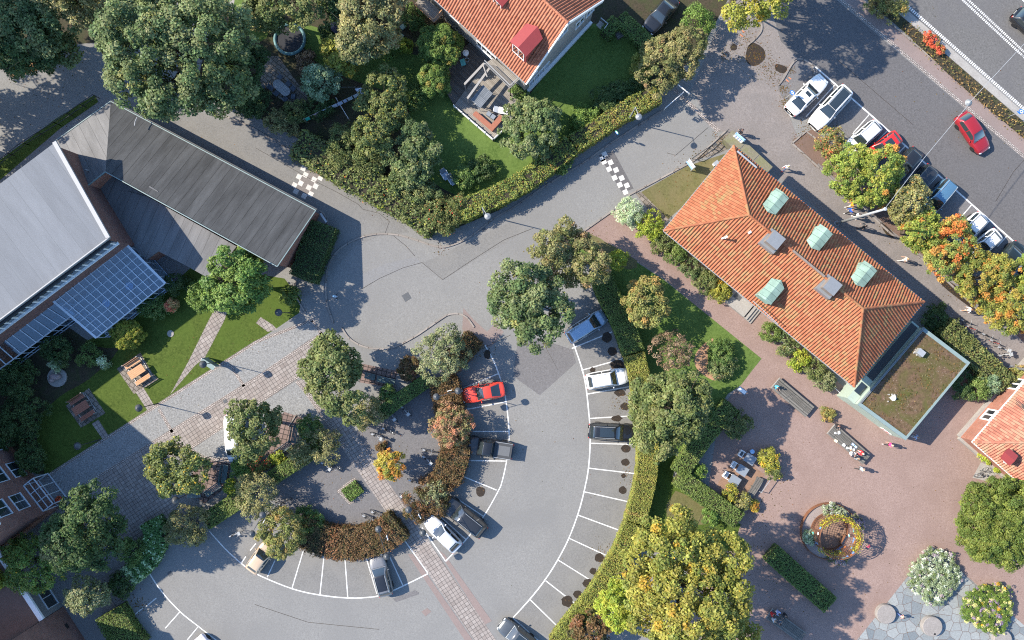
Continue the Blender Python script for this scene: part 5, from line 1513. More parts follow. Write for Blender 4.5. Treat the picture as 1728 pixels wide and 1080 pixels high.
# ------------------------------------------------------------------ cars
CAR = {  # height, belt, nose height, windscreen base, screen top, roof end, rear glass base (fractions of length from the middle), deck height
    'hatch':  (1.47, .93, .74, .21, .03, -.34, -.455, .95),
    'sedan':  (1.43, .92, .72, .19, .04, -.21, -.36, .98),
    'coupe':  (1.40, .90, .72, .17, .0, -.2, -.40, .95),
    'wagon':  (1.48, .95, .74, .22, .06, -.39, -.475, .97),
    'suv':    (1.66, 1.03, .86, .22, .07, -.38, -.465, 1.05),
    'mpv':    (1.66, 1.02, .80, .30, .11, -.42, -.485, 1.04),
    'pickup': (1.78, 1.08, .95, .22, .11, -.06, -.115, 1.10),
    'van':    (1.95, 1.14, .92, .36, .20, -.465, -.492, 1.2),
}
_paints = {}
def car(label, front, rear, kind, colr, W=1.80, L=None, metal=0.0, sunroof=None, rails=False, roofcol=None, name="parked_car", group="cars parked in the bays", rough=.3, cover=False, badge=False):
    F, Rr = P(*front, .7), P(*rear, .7)
    c = (F + Rr) / 2; d = F - Rr; L = L or min(max(d.length, 3.7), 5.3)
    root = thing(name, (c.x, c.y, 0.0), label, "car" if kind not in ('van', 'pickup') else kind, math.atan2(d.y, d.x), group)
    ht, belt, nose, xa, xb, xc, xd, deck = CAR[kind]
    xa, xb, xc, xd = xa * L, xb * L, xc * L, xd * L
    key = (tuple(colr), metal, rough)
    if key not in _paints: _paints[key] = paint("car_paint_%d" % len(_paints), colr, metal, rough)
    pm = _paints[key]
    def hw(x):
        t = abs(2 * x / L)
        return W / 2 * ((0.60 if x > 0 else 0.68) + (0.40 if x > 0 else .32) * math.sqrt(max(0, 1 - t ** (4 if x > 0 else 5.5))))
    def ztop(x):
        if x > xa:
            t = (x - xa) / (L / 2 - xa); return belt + (nose - belt) * t ** 1.7 - (0.10 * t ** 9)
        if x < xd:
            t = (xd - x) / (L / 2 + xd + 1e-6); return deck - .07 * t ** 4
        return belt + (deck - belt) * (xa - x) / (xa - xd)
    st = [-L / 2 + L * (0.5 - 0.5 * math.cos(math.pi * i / 30)) for i in range(31)]
    prof = lambda w, z: [(w * .84, .20), (w * .96, .30), (w, .52), (w * .995, z * .74), (w * .97, z - .09), (w * .90, z - .015), (w * .55, z + .02), (0, z + .035)]
    mb = MB(); rows = []
    for x in st:
        hp = prof(hw(x), ztop(x))
        rows.append([(x, y, z) for y, z in hp] + [(x, -y, z) for y, z in hp[-2::-1]])
    k = len(rows[0])
    mb.v = [p for r in rows for p in r]
    for i in range(len(rows) - 1):
        for j in range(k - 1):
            mb.f.append((i * k + j, i * k + j + 1, (i + 1) * k + j + 1, (i + 1) * k + j)); mb.m.append(0)
        mb.f.append((i * k + k - 1, i * k, (i + 1) * k, (i + 1) * k + k - 1)); mb.m.append(0)
    mb.f.append(tuple(range(k))); mb.m.append(0)
    mb.f.append(tuple(range((len(rows) - 1) * k, len(rows) * k))[::-1]); mb.m.append(0)
    # greenhouse
    def zr(x):
        if x > xb:
            t = (xa - x) / (xa - xb); return belt + (ht - belt) * (1 - (1 - min(1, max(0, t))) ** 1.15)
        if x < xc:
            t = (x - xd) / (xc - xd); return deck + (ht - .04 - deck) * (1 - (1 - min(1, max(0, t))) ** 1.25)
        t = (x - xc) / (xb - xc); return ht - .04 * (1 - t) ** 2 + .03 * math.sin(math.pi * t)
    def sec(x):
        b0 = belt + (deck - belt) * (xa - x) / (xa - xd) - .03
        z = max(zr(x), b0 + .012); t = min(1, (z - b0) / (ht - b0))
        wb, wt = hw(x) * .93, hw(x) * .93 * (1 - .25 * t)
        return wb, wt, b0, z
    n1 = [xd + (xc - xd) * i / 5 for i in range(5)] + [xc + (xb - xc) * i / 8 for i in range(8)] + [xb + (xa - xb) * i / 6 for i in range(7)]
    base = len(mb.v); rows = []
    for x in n1:
        wb, wt, b0, z = sec(x)
        hp = [(wb, b0), (wt + (wb - wt) * .12, b0 + (z - b0) * .9), (wt - .06, z - .012), (wt * .5, z + .015), (0, z + .022)]
        rows.append([(x, y, q) for y, q in hp] + [(x, -y, q) for y, q in hp[-2::-1]])
    k = len(rows[0]); mb.v += [p for r in rows for p in r]
    for i in range(len(rows) - 1):
        for j in range(k - 1):
            roof = roofcol and 1 < j < k - 3 and xc < n1[i] < xb
            mb.f.append((base + i * k + j, base + i * k + j + 1, base + (i + 1) * k + j + 1, base + (i + 1) * k + j)); mb.m.append(1 if roof else 0)
    body = mb.build("body", [pm, roofcol and paint("car_roof", roofcol) or pm], root, smooth=True)
    G = M['carglass']
    def topglass(x0, x1, edge, nm, mat=G, off=.012, nx=6, ny=6):
        m2 = MB(); v = []
        for i in range(nx + 1):
            x = x0 + (x1 - x0) * i / nx; wb, wt, b0, z = sec(x)
            for j in range(ny + 1):
                t = -1 + 2 * j / ny; y = (wt - .06) * edge * t
                a = abs(y) / max(.01, wt * .5)
                zz = z + .022 - (.007 * min(1, a) + .027 * max(0, (abs(y) - wt * .5) / max(.01, wt * .5 - .06)))
                v.append((x, y, zz + off))
        m2.v = v
        for i in range(nx):
            for j in range(ny):
                q = i * (ny + 1) + j; m2.f.append((q, q + ny + 1, q + ny + 2, q + 1)); m2.m.append(0)
        return m2.build(nm, mat, root, smooth=True)
    topglass(xb - .02, xa - .06, .95, "windscreen")
    if kind != 'pickup': topglass(xd + .05, xc + .04, .9, "rear_window")
    else: topglass(xd + .04, xc + .0, .85, "rear_window")
    if sunroof:
        a, b, e = sunroof; topglass(xc + (xb - xc) * a, xc + (xb - xc) * b, e, "sunroof", off=.016)
    for sgn in (1, -1):
        lim = [xc + .02 * L, (xb + xc) / 2 + .04 * L - .04, (xb + xc) / 2 + .04 * L + .04, xa - .10 * L]
        if kind in ('wagon', 'suv', 'mpv', 'hatch', 'van'): lim[0] = xc - .25 * (xc - xd)
        for (p, q) in ((lim[0], lim[1]), (lim[2], lim[3])):
            if kind == 'van' and p == lim[0]: continue
            if q - p < .2: continue
            m2 = MB(); v = []; nx = 6
            for i in range(nx + 1):
                x = p + (q - p) * i / nx; wb, wt, b0, z = sec(x)
                h9 = b0 + (z - b0) * .9; w9 = wt + (wb - wt) * .12
                for t in (.12, .95):
                    v.append((x, sgn * (wb + (w9 - wb) * t + .008), b0 + (h9 - b0) * t))
            m2.v = v
            for i in range(nx):
                f = (2 * i, 2 * i + 2, 2 * i + 3, 2 * i + 1); m2.f.append(f if sgn < 0 else f[::-1]); m2.m.append(0)
            m2.build("side_window", G, root)
        m2 = MB(); m2.ball((xa - .1 * L, sgn * (hw(xa) + .08), belt + .0), (.07, .12, .075), 8, 5); m2.build("wing_mirror", pm, root, smooth=True)
        m2 = MB(); x = L / 2 - .13; m2.ball((x, sgn * hw(x) * .78, nose - .10), (.15, .17, .075), 8, 5); m2.build("headlight", M['headlamp'], root, smooth=True)
        m2 = MB(); x = -L / 2 + .07; m2.ball((x, sgn * hw(x) * .88, deck - .16), (.08, .13, .11), 8, 5); m2.build("taillight", M['tail'], root, smooth=True)
        if rails:
            m2 = MB(); m2.path([(xc + (xb - xc) * t, sgn * (sec(xc + (xb - xc) * t)[1] - .07), sec(xc + (xb - xc) * t)[3] + .05) for t in (.03, .25, .5, .75, .95)], .022, 6)
            for t in (.04, .5, .94):
                x = xc + (xb - xc) * t; m2.path([(x, sgn * (sec(x)[1] - .07), sec(x)[3] + .05), (x, sgn * (sec(x)[1] - .07), sec(x)[3] - .02)], .02, 5)
            m2.build("roof_rail", M['galv'] if rails is True else M['black'], root)
        for x in (.305 * L, -.30 * L):
            r = .33 if kind in ('suv', 'pickup', 'van') else .31
            m2 = MB(); y = sgn * (hw(x) - .085)
            m2.lathe([(r * .6, -.1), (r * .93, -.1), (r, -.07), (r, .07), (r * .93, .1), (r * .6, .1)], (x, y, r), 20, axis='y')
            wh = m2.build("wheel", M['black'], root, smooth=False)
            m2 = MB(); m2.lathe([(.03, .095 * sgn), (r * .58, .098 * sgn), (r * .6, .08 * sgn)][::sgn], (x, y, r), 16, axis='y'); m2.build("rim", M['rim'], wh)
    m2 = MB()
    for x in (xa + .04, L / 2 - .3) + ((xd - .06,) if kind in ('sedan', 'coupe') else ()):
        w = hw(x) * .86; m2.path([(x, w * t, ztop(x) + .022 + .014 * (1 - abs(t))) for t in (-1, -.5, 0, .5, 1)], .009, 4)
    for s in (1, -1):
        for x in (xa - .09 * L, (xb + xc) / 2 + .04 * L, xc - .02 * L):
            m2.path([(x, s * (hw(x) + .004), .35), (x, s * (hw(x) * .995 + .004), ztop(x) * .74), (x, s * hw(x) * .975, ztop(x) - .08)], .008, 4)
    m2.build("panel_seam", M['black'], root)
    m2 = MB(); m2.box((L / 2 - .02, 0, .42), (.06, .5, .12)); m2.box((-L / 2 + .03, 0, .62), (.08, .5, .12)); m2.build("number_plate", M['plate'], root)
    m2 = MB(); m2.box((L / 2 - .03, 0, .55), (.09, W * .42, .14)); m2.build("grille", M['black'], root)
    m2 = MB(); m2.box((0, 0, .2), (L * .9, W * .8, .12)); m2.build("underbody", M['black'], root)
    m2 = MB()
    for y in (.28, -.22): m2.path([(xa - .02, y, belt + .04), (xa - .14, y - .5, zr(xa - .14) + .035)], .012, 4)
    m2.build("wiper", M['black'], root)
    if kind == 'pickup' and cover:
        m2 = MB(); x0, x1 = -L / 2 + .16, xd - .05
        m2.box(((x0 + x1) / 2, 0, deck + .06), (x1 - x0, W * .80, .05)); cvr = m2.build("bed_cover", colour((.05, .052, .055)), root)
        m2 = MB(); m2.box(((x0 + x1) / 2 - .05, 0, deck + .095), ((x1 - x0) * .72, W * .52, .02)); m2.build("cover_panel", colour((.11, .115, .12)), cvr)
        m2 = MB()
        for s in (1, -1): m2.path([(x0, s * W * .42, deck + .09), (x1, s * W * .42, deck + .09)], .03)
        m2.build("bed_rail", M['galv'], root)
    if badge:
        m2 = MB(); x = L / 2 - .32
        for r in (.17, ): m2.ring((x, 0, ztop(x) + .045), .23, .022, 20, 5)
        for i in range(-2, 3): m2.box((x + .02 * (i % 2), i * .075, ztop(x) + .045), (.2 - .03 * abs(i), .03, .02))
        m2.build("bonnet_emblem", colour((.05, .1, .25)), root)
    return root

# ------------------------------------------------------------------ people
SKIN = (.48, .29, .2)
def person(label, px, py, heading, pose='walk', top=(.5, .5, .5), legs=(.05, .06, .1), hair=(.06, .04, .025), h=1.72, bare_arms=False, bare_legs=False, shoes=(.5, .5, .5), z0=0.0, group="people in the square", cap=None, bag=None):
    """heading: degrees in the photograph's plane, 0 = towards its right edge, 90 = towards its top"""
    s = h / 1.75
    c = P(px, py, z0 + 0.9)
    root = thing("person", (c.x, c.y, z0), label, "person", R(heading), group)
    V, Eg, Rad, Mt = [], [], [], []
    def node(p, r, par=None, mt=0):
        V.append((p[0] * s, p[1] * s, p[2] * s)); Rad.append(r * s)
        if par is not None: Eg.append((par, len(V) - 1)); Mt.append(mt)
        return len(V) - 1
    # materials: 0 top, 1 legs, 2 skin, 3 shoes
    arm_m, leg_m = (2 if bare_arms else 0), (2 if bare_legs else 1)
    sit = pose in ('sit', 'ride')
    pz = .52 if pose == 'sit' else .92
    lean = {'walk': .03, 'stand': .0, 'sit': .1, 'ride': .28, 'bend': .35, 'run': .12}[pose]
    pel = node((0, 0, pz), .135)
    bel = node((lean * .35, 0, pz + .16), .125, pel, 0)
    chs = node((lean * .8, 0, pz + .36), .15, bel, 0)
    nk0 = node((lean * 1.05, 0, pz + .53), .075, chs, 0)
    nk1 = node((lean * 1.15 + .01, 0, pz + .60), .052, nk0, 2)
    hd0 = node((lean * 1.2 + .02, 0, pz + .68), .085, nk1, 2)
    hd1 = node((lean * 1.2 + .015, 0, pz + .76), .098, hd0, 2)
    hd2 = node((lean * 1.2, 0, pz + .835), .07, hd1, 2)
    nose_ = node((lean * 1.2 + .125, 0, pz + .715), .014, hd0, 2)
    head = V[hd1]
    for sd in (1, -1):
        sw = {'walk': .2 * sd, 'run': .3 * sd}.get(pose, 0)
        sh = node((lean, .17 * sd, pz + .48), .062, chs, 0)
        if pose in ('walk', 'stand', 'run'):
            el = ((lean - sw * .5) - .02, .235 * sd, pz + .22); wr = (lean - sw * .9 + .08, .25 * sd, pz - .01)
        elif pose == 'sit':
            el = (lean + .12, .23 * sd, pz + .25); wr = (lean + .34, .13 * sd, pz + .2)
        elif pose == 'ride':
            el = (lean + .2, .24 * sd, pz + .3); wr = (lean + .4, .22 * sd, pz + .12)
        else:
            el = (lean + .1, .24 * sd, pz + .2); wr = (lean + .3, .2 * sd, pz + .02)
        e = node(el, .045, sh, arm_m if not bare_arms else 0)
        w = node(wr, .033, e, arm_m)
        d = Vector(wr) - Vector(el); d.normalize(); side = Vector((0, 1, 0)) * sd
        pl = Vector(wr) + d * .06
        pm_ = node(pl, .036, w, 2)
        for i, off in enumerate((-.028, -.009, .010, .028)):
            ln = (.062, .075, .07, .055)[i]; q = pl + Vector((off, 0, 0)) * 1.0 + d * .035
            f1 = node(q + d * ln * .5, .0095, pm_, 2); node(q + d * ln + Vector((.012, -.012 * sd, 0)), .0085, f1, 2)
        t1 = node(pl - d * .03 + Vector((.035, -.02 * sd, 0)), .011, pm_, 2); node(pl + d * .01 + Vector((.05, -.03 * sd, 0)), .009, t1, 2)
        # legs
        ls = {'walk': .26 * sd, 'run': .36 * sd}.get(pose, 0)
        hp = node((0, .09 * sd, pz - .05), .095, pel, 1)
        if pose == 'sit':
            kn, an = (.42, .11 * sd, pz - .02), (.44, .11 * sd, .09)
        elif pose == 'ride':
            kn, an = (.3, .1 * sd, pz - .22 - .1 * sd), (.12, .1 * sd, .38 - .14 * sd)
        else:
            kn, an = (ls * .55 + .05, .1 * sd, .5), (ls - .05, .1 * sd, .09)
        k_ = node(kn, .06, hp, leg_m); a_ = node(an, .042, k_, leg_m)
        f_ = node((an[0] + .12, an[1], an[2] - .045), .04, a_, 3); node((an[0] + .2, an[1], an[2] - .05), .03, f_, 3)
    me = bpy.data.meshes.new("body"); me.from_pydata(V, Eg, []); me.update()
    o = bpy.data.objects.new("body", me); COL.objects.link(o)
    sk = o.modifiers.new("skin", 'SKIN'); sk.use_smooth_shade = True
    for i, sv in enumerate(me.skin_vertices[0].data):
        sv.radius = (Rad[i], Rad[i] * (1.18 if i in (bel, chs) else 1)); sv.use_root = (i == 0)
    su = o.modifiers.new("sub", 'SUBSURF'); su.levels = 1; su.render_levels = 1
    ev = o.evaluated_get(bpy.context.evaluated_depsgraph_get())
    m2 = bpy.data.meshes.new_from_object(ev)
    o.modifiers.clear(); o.data = m2; m2.name = "body"
    m2.materials.clear()
    for cc in (top, legs, SKIN, shoes): m2.materials.append(colour(cc))
    A = np.array([V[a] for a, b in Eg]); B = np.array([V[b] for a, b in Eg]); mt = np.array(Mt)
    n = len(m2.polygons); ce = np.empty(n * 3); m2.polygons.foreach_get("center", ce); ce = ce.reshape(-1, 3)
    ab = B - A; t = np.clip(((ce[:, None] - A) * ab).sum(2) / ((ab ** 2).sum(1) + 1e-9), 0, 1)
    dist = ((ce[:, None] - (A + ab * t[..., None])) ** 2).sum(2)
    m2.polygons.foreach_set("material_index", mt[dist.argmin(1)].astype(np.int32)); m2.polygons.foreach_set("use_smooth", [True] * n)
    m2.update()
    o.parent = root
    hx, hy, hz = head
    mb = MB(); mb.ball((hx - .025 * s, hy, hz + .035 * s), (.108 * s, .1 * s, .09 * s), 12, 7); mb.build("hair" if cap is None else "hat", colour(hair if cap is None else cap), root, smooth=True)
    mb = MB()
    for sd in (1, -1):
        mb.ball((hx + .088 * s, sd * .034 * s, hz - .03 * s), .012 * s, 6, 4); mb.ball((hx, sd * .098 * s, hz - .045 * s), (.015 * s, .012 * s, .028 * s), 6, 4)
    mb.build("face", colour((.12, .08, .06)), root)
    if bag:
        mb = MB(); bz = (pz + .36) * s; mb.ball((-.2 * s + lean, 0, bz), (.12 * s, .15 * s, .22 * s), 10, 6); mb.build("backpack", colour(bag), root, smooth=True)
    return root

# ------------------------------------------------------------------ bicycles, lamps, benches
def bicycle(colr=(.1, .1, .11), basket=False):
    root = thing("bicycle", (0, 0, 0), "bicycle", "bicycle")
    mt = colour(colr, .35)
    for x in (-.52, .53):
        mb = MB(); mb.ring((x, 0, .345), .32, .025, 22, 6, ax=(0, 1, 0)); w = mb.build("wheel", M['black'], root)
        mb = MB(); mb.ring((x, 0, .345), .29, .012, 20, 4, ax=(0, 1, 0))
        for i in range(9):
            a = math.pi * i / 9; d = Vector((math.cos(a), 0, math.sin(a))) * .29; c = Vector((x, 0, .345)); mb.tube(c - d, c + d, .004, None, 4)
        mb.tube((x, -.05, .345), (x, .05, .345), .025); mb.build("rim", M['rim'], w)
    mb = MB()
    bb, st, hd, ra, fa = (-.08, 0, .3), (-.22, 0, .82), (.38, 0, .8), (-.52, 0, .345), (.53, 0, .345)
    mb.path([bb, st], .018); mb.path([bb, hd], .02); mb.path([(-.2, 0, .72), hd], .018); mb.path([hd, (.36, 0, .92)], .018)
    for y in (.05, -.05):
        mb.path([bb, (ra[0], y, ra[2])], .01, 5); mb.path([(-.2, 0, .74), (ra[0], y, ra[2])], .01, 5); mb.path([(.4, y * .8, .72), (fa[0], y, fa[2])], .012, 5)
    mb.build("frame", mt, root)
    mb = MB(); mb.path([(.24, .29, .98), (.33, .2, .99), (.36, 0, .95), (.33, -.2, .99), (.24, -.29, .98)], .013, 6); mb.build("handlebar", M['galv'], root)
    mb = MB(); mb.ball((-.25, 0, .88), (.15, .09, .035), 10, 5); mb.tube((-.22, 0, .8), (-.24, 0, .87), .014); mb.build("saddle", M['black'], root)
    mb = MB(); mb.ring((-.08, 0, .3), .08, .008, 14, 4, ax=(0, 1, 0)); mb.path([(-.08, .09, .3), (.06, .09, .22)], .01); mb.path([(-.08, -.09, .3), (-.22, -.09, .38)], .01)
    mb.box((.07, .14, .22), (.09, .09, .02)); mb.box((-.23, -.14, .38), (.09, .09, .02)); mb.build("pedals", M['dark_metal'], root)
    mb = MB(); mb.box((-.48, 0, .73), (.34, .12, .015)); mb.build("luggage_rack", M['galv'], root)
    if basket:
        mb = MB()
        mb.box((.5, 0, .85), (.26, .32, .2), 0, 0, 1.15); mb.build("basket", colour((.35, .36, .36)), root)
    return root

def place_bike(proto, px, py, ang, label, lean=0.0, group="bicycles standing in the square", first=set()):
    o = proto if proto not in first else copy_tree(proto)
    first.add(proto)
    c = P(px, py, .4); o.location = (c.x, c.y, 0.02); o.rotation_euler = (lean, 0, R(ang)); tag(o, label, "bicycle", group)
    return o

def globe_lamp(base, label, h=4.2, head=None):
    """lamp post with one hooded globe on a short arm; base pixel on the ground"""
    b = P(*base, 0); root = thing("street_lamp", (b.x, b.y, 0), label, "lamp", group="lamp posts round the square")
    mb = MB(); mb.tube((0, 0, 0), (0, 0, .9), .075, .065, 10); mb.tube((0, 0, .9), (0, 0, h - .25), .045, .035, 8); mb.build("pole", M['dark_metal'], root)
    mb = MB(); mb.lathe([(.02, .35), (.3, .1), (.38, -.02), (.38, -.08), (.05, -.06)], (0, 0, h - .1), 20); mb.build("lamp_hood", M['lamp_dark'], root, smooth=True)
    mb = MB(); mb.ball((0, 0, h - .3), (.2, .2, .2), 14, 8); mb.build("globe", M['opal'], root, smooth=True)
    return root

def double_lamp(h1, h2, label, h=5.4):
    """post with two hooded globes, head pixels seen at height h"""
    a, b = P(*h1, h), P(*h2, h); c = (a + b) / 2; d = (b - a)
    root = thing("street_lamp", (c.x, c.y, 0), label, "lamp", math.atan2(d.y, d.x), "double lamp posts in the parking circle")
    L = d.length / 2
    mb = MB(); mb.tube((0, 0, 0), (0, 0, 1.0), .085, .075, 10); mb.tube((0, 0, 1.0), (0, 0, h - .1), .055, .04, 8); mb.build("pole", M['dark_metal'], root)
    mb = MB(); mb.path([(-L, 0, h - .05), (L, 0, h - .05)], .03); mb.build("cross_arm", M['dark_metal'], root)
    for x in (-L, L):
        mb = MB(); mb.lathe([(.02, .3), (.26, .1), (.35, -.02), (.35, -.08), (.05, -.06)], (x, 0, h - .15), 20); o = mb.build("lamp_hood", M['lamp_dark'], root, smooth=True)
        mb = MB(); mb.ball((x, 0, h - .34), .18, 12, 8); mb.build("globe", M['opal'], o, smooth=True)
    mb = MB(); mb.box((.1, .12, 3.2), (.5, .05, .3)); mb.build("small_sign", M['white'], root)
    return root

def arm_lamp(head, toward, label, h=5.2):
    """street lamp: disc shade on an arm; head pixel at height h, arm from pixel toward"""
    a = P(*head, h); t = P(*toward, h); root = thing("street_lamp", (t.x, t.y, 0), label, "lamp", group="street lamps along the hedge")
    q = a - t; q.z = 0
    mb = MB(); mb.tube((0, 0, 0), (0, 0, h + .2), .07, .045, 10); mb.build("pole", M['galv'], root)
    mb = MB(); mb.path([(0, 0, h + .15), (q.x, q.y, h + .12)], .03); mb.build("arm", M['galv'], root)
    mb = MB(); mb.lathe([(.04, .16), (.28, .06), (.34, -.02), (.3, -.05), (.02, -.05)], (q.x, q.y, h), 20); mb.build("lamp_shade", M['grey_metal'], root)
    return root

def bench(px, py, ang, label, L=1.9, back=True, mat='bench_green', group="benches under the trees"):
    c = P(px, py, .45); root = thing("park_bench", (c.x, c.y, 0), label, "bench", R(ang), group)
    mb = MB()
    for i in range(4): mb.box((0, -.2 + i * .135, .45), (L, .11, .04))
    mb.build("seat", M[mat], root)
    if back:
        mb = MB()
        for i in range(3): mb.box((0, .33 + i * .03, .6 + i * .14), (L, .035, .11))
        mb.build("backrest", M[mat], root)
    for x in (-L * .42, L * .42):
        mb = MB(); mb.beam((x, -.2, 0), (x, -.2, .43), .06, .06); mb.beam((x, .27, 0), (x, .3 if not back else .4, .43 if not back else .92), .06, .06); mb.beam((x, -.22, .4), (x, .3, .4), .06, .05)
        mb.build("leg", M['dark_metal'], root)
    return root

def plank_table(px, py, ang, label, L=4.6, Wd=1.25, h=.5):
    c = P(px, py, h); root = thing("plank_platform", (c.x, c.y, 0), label, "wooden platform", R(ang), "long plank platforms in the gravel yard")
    mb = MB(); n = 5
    for i in range(n):
        mb.box((0, -Wd / 2 + Wd * (i + .5) / n, h - .03), (L, Wd / n - .025, .06))
    mb.build("planks", M['wood'], root)
    for x in (-L * .44, 0, L * .44):
        mb = MB(); mb.box((x, 0, (h - .06) / 2), (.14, Wd * .86, h - .06)); mb.build("leg", M['wood'], root)
    mb = MB(); mb.box((-L / 2 - .03, 0, h - .08), (.05, Wd, .16)); mb.build("end_board", M['concrete'], root)
    return root, c
def park_sign(head, foot, label, h=2.3, face='blue_sign', letter=True, W=.62):
    t = P(*head, h); b = t.copy(); b.z = 0
    root = thing("road_sign", (b.x, b.y, 0), label, "sign", R(-42), group="road signs on posts")
    mb = MB(); mb.tube((0, 0, 0), (0, 0, h), .035, .035, 8); mb.build("post", M['galv'], root)
    mb = MB(); mb.lathe([(W / 2, -.015), (W / 2, .015)], (0, -.05, h - .1), 24, axis='y'); f = mb.build("sign_disc", M[face], root)
    mb = MB(); mb.ring((0, -.075, h - .1), W * .27, .035, 16, 4, ax=(0, 1, 0)); mb.box((W * .2, -.08, h - .2), (.2, .02, .07)); mb.build("sign_symbol", M['white'], f)
    mb = MB(); mb.box((0, -.05, h - .55), (.42, .02, .2)); mb.build("sub_plate", M['blue_sign'], root)
    return root
# ------------------------------------------------------------------ vehicles
WH, BK, DG, SV = (.72, .72, .71), (.012, .013, .015), (.06, .063, .066), (.38, .39, .4)
sun_black = (.02, .98, .8)
G1 = "cars parked along the square's edge"
car("white saloon car in the first bay, nose to the road, with a small sunroof", (1391, 131), (1332, 189), 'sedan', WH, 1.84, sunroof=(.55, .85, .55), group=G1)
car("white estate car with long black panoramic roof, second bay", (1372, 213), (1430, 150), 'suv', WH, 1.86, sunroof=sun_black, rails=True, group=G1)
car("white compact estate beside the bright red car", (1429, 256), (1481, 210), 'wagon', WH, 1.76, rails=True, group=G1)
car("bright red car with dark sunroof, half under the rowan tree", (1462, 270), (1516, 229), 'hatch', (.55, .02, .015), 1.76, sunroof=(.3, .85, .7), group=G1)
car("black car parked beside the bright red one, nose under the rowan", (1508, 300), (1549, 254), 'hatch', BK, 1.76, group=G1)
car("dark grey car between the black one and the blue van-like car", (1535, 328), (1573, 284), 'wagon', (.03, .032, .036), 1.76, metal=.3, group=G1)
car("blue people carrier with a light blue roof", (1560, 360), (1605, 308), 'mpv', (.12, .25, .36), 1.82, metal=.5, rails=True, group=G1)
car("white car with black roof bars beside the empty bay", (1614, 408), (1658, 365), 'wagon', WH, 1.78, rails='b', group=G1)
car("white hatchback next to the dark car, its nose under orange berries", (1636, 434), (1684, 393), 'hatch', WH, 1.74, rails='b', group=G1)
car("almost black car beside the white hatchback", (1683, 456), (1720, 415), 'sedan', (.012, .018, .017), 1.78, group=G1)
car("grey blue car at the right edge, end of the row", (1708, 480), (1748, 442), 'sedan', (.2, .24, .3), 1.78, metal=.4, group=G1)
car("dark red hatchback driving across the open car park", (1663, 255), (1621, 193), 'hatch', (.26, .012, .018), 1.72, name="moving_car", group="cars driving")
car("black car on the main road at the top right corner", (1768, 70), (1714, 20), 'hatch', BK, 1.8, name="moving_car", group="cars driving")
G2 = "cars parked in the round car park"
car("pale blue people carrier under the big tree", (1021, 531), (958, 571), 'mpv', (.32, .42, .53), 1.8, metal=.5, group=G2)
car("white estate with roof rails, nose to the beech hedge", (1059, 633), (989, 645), 'suv', WH, 1.84, rails=True, group=G2)
car("black estate with glass roof and silver rails, nose to the hedge", (1074, 731), (993, 727), 'wagon', BK, 1.84, rails=True, sunroof=(.25, .9, .8), group=G2)
car("orange red coupe with sloping rear glass", (780, 669), (851, 656), 'coupe', (.62, .055, .03), 1.76, group=G2)
car("black pickup truck with covered bed", (783, 749), (866, 762), 'pickup', BK, 1.92, cover=True, group=G2)
car("black estate car with silver roof rails beside the silver hatchback", (748, 844), (819, 901), 'suv', (.018, .019, .021), 1.9, rails=True, group=G2)
car("silver hatchback between the paver path and the black estate", (722, 876), (773, 926), 'hatch', (.6, .61, .62), 1.72, metal=.2, group=G2)
car("grey estate with black roof in the lower bays", (634, 938), (652, 1005), 'wagon', (.24, .235, .23), 1.76, metal=.5, roofcol=(.01, .011, .014), rails=True, group=G2)
car("beige small car tucked under the orange bush", (458, 916), (424, 963), 'hatch', (.56, .42, .28), 1.7, metal=.2, group=G2)
car("dark silver estate cut off by the bottom edge", (845, 1052), (900, 1094), 'wagon', (.1, .11, .115), 1.84, metal=.5, sunroof=(.2, .9, .8), rails=True, group=G2)
car("white car peeking in at the bottom edge, lower left bays", (331, 1077), (372, 1125), 'hatch', (.6, .56, .62), 1.76, group=G2)
car("white van with blue emblem on its bonnet under a tree", (399, 777), (394, 700), 'van', WH, 1.8, L=5.0, name="delivery_van", group="vans", badge=True)
car("black car parked in the shady driveway of the gabled house", (1092, 52), (1138, -2), 'sedan', BK, 1.84, group="cars in driveways")

# ------------------------------------------------------------------ people
person("person with white backpack and red shoes walking past the hip-roofed house", 1327, 283, 215, 'walk', (.55, .57, .62), (.05, .08, .2), (.5, .36, .18), shoes=(.6, .08, .06), bag=(.62, .62, .62))
person("person in orange top and pale trousers beside the rowan hedge", 1437, 346, 180, 'walk', (.75, .3, .02), (.5, .4, .32), (.1, .06, .03), shoes=(.7, .7, .7), bare_arms=True)
person("person in blue shirt and black trousers in the walking group", 1435, 356, 190, 'walk', (.02, .1, .5), (.015, .016, .018), (.28, .12, .06))
person("person with large white bag beneath the tall mast", 1446, 365, 300, 'walk', (.7, .62, .56), (.65, .6, .55), (.2, .1, .07), bag=(.75, .75, .77))
person("person all in dark grey clothes near the copper dormers", 1457, 383, 165, 'walk', (.04, .045, .05), (.025, .027, .03), (.03, .03, .03), shoes=(.3, .1, .06))
person("person in cream clothes on the path beside the orange berry trees", 1527, 438, 170, 'walk', (.75, .62, .5), (.7, .58, .5), (.45, .28, .15), bare_arms=True)
person("person in white shirt with dark backpack near the parked bicycles", 1634, 523, 165, 'walk', (.66, .68, .72), (.6, .32, .2), (.15, .08, .05), bare_legs=True, bag=(.03, .04, .06))
person("person in black standing behind the blue information board", 1250, 222, 200, 'stand', (.02, .022, .03), (.02, .022, .03), (.05, .03, .03))
person("person with light blue cap by the dark bush at the brick hall corner", 531, 464, 320, 'walk', (.03, .03, .04), (.55, .45, .4), (.1, .05, .03), cap=(.35, .55, .75))
person("person with light blue helmet in tree shade on the curved road", 566, 500, 240, 'walk', (.42, .55, .68), (.03, .04, .06), (.2, .1, .06), bare_arms=True, cap=(.35, .62, .78))
person("person in pink top with arms out crossing the gravel", 1501, 750, 180, 'walk', (.85, .05, .22), (.02, .02, .025), (.55, .45, .3), bare_arms=True, shoes=(.75, .7, .7))
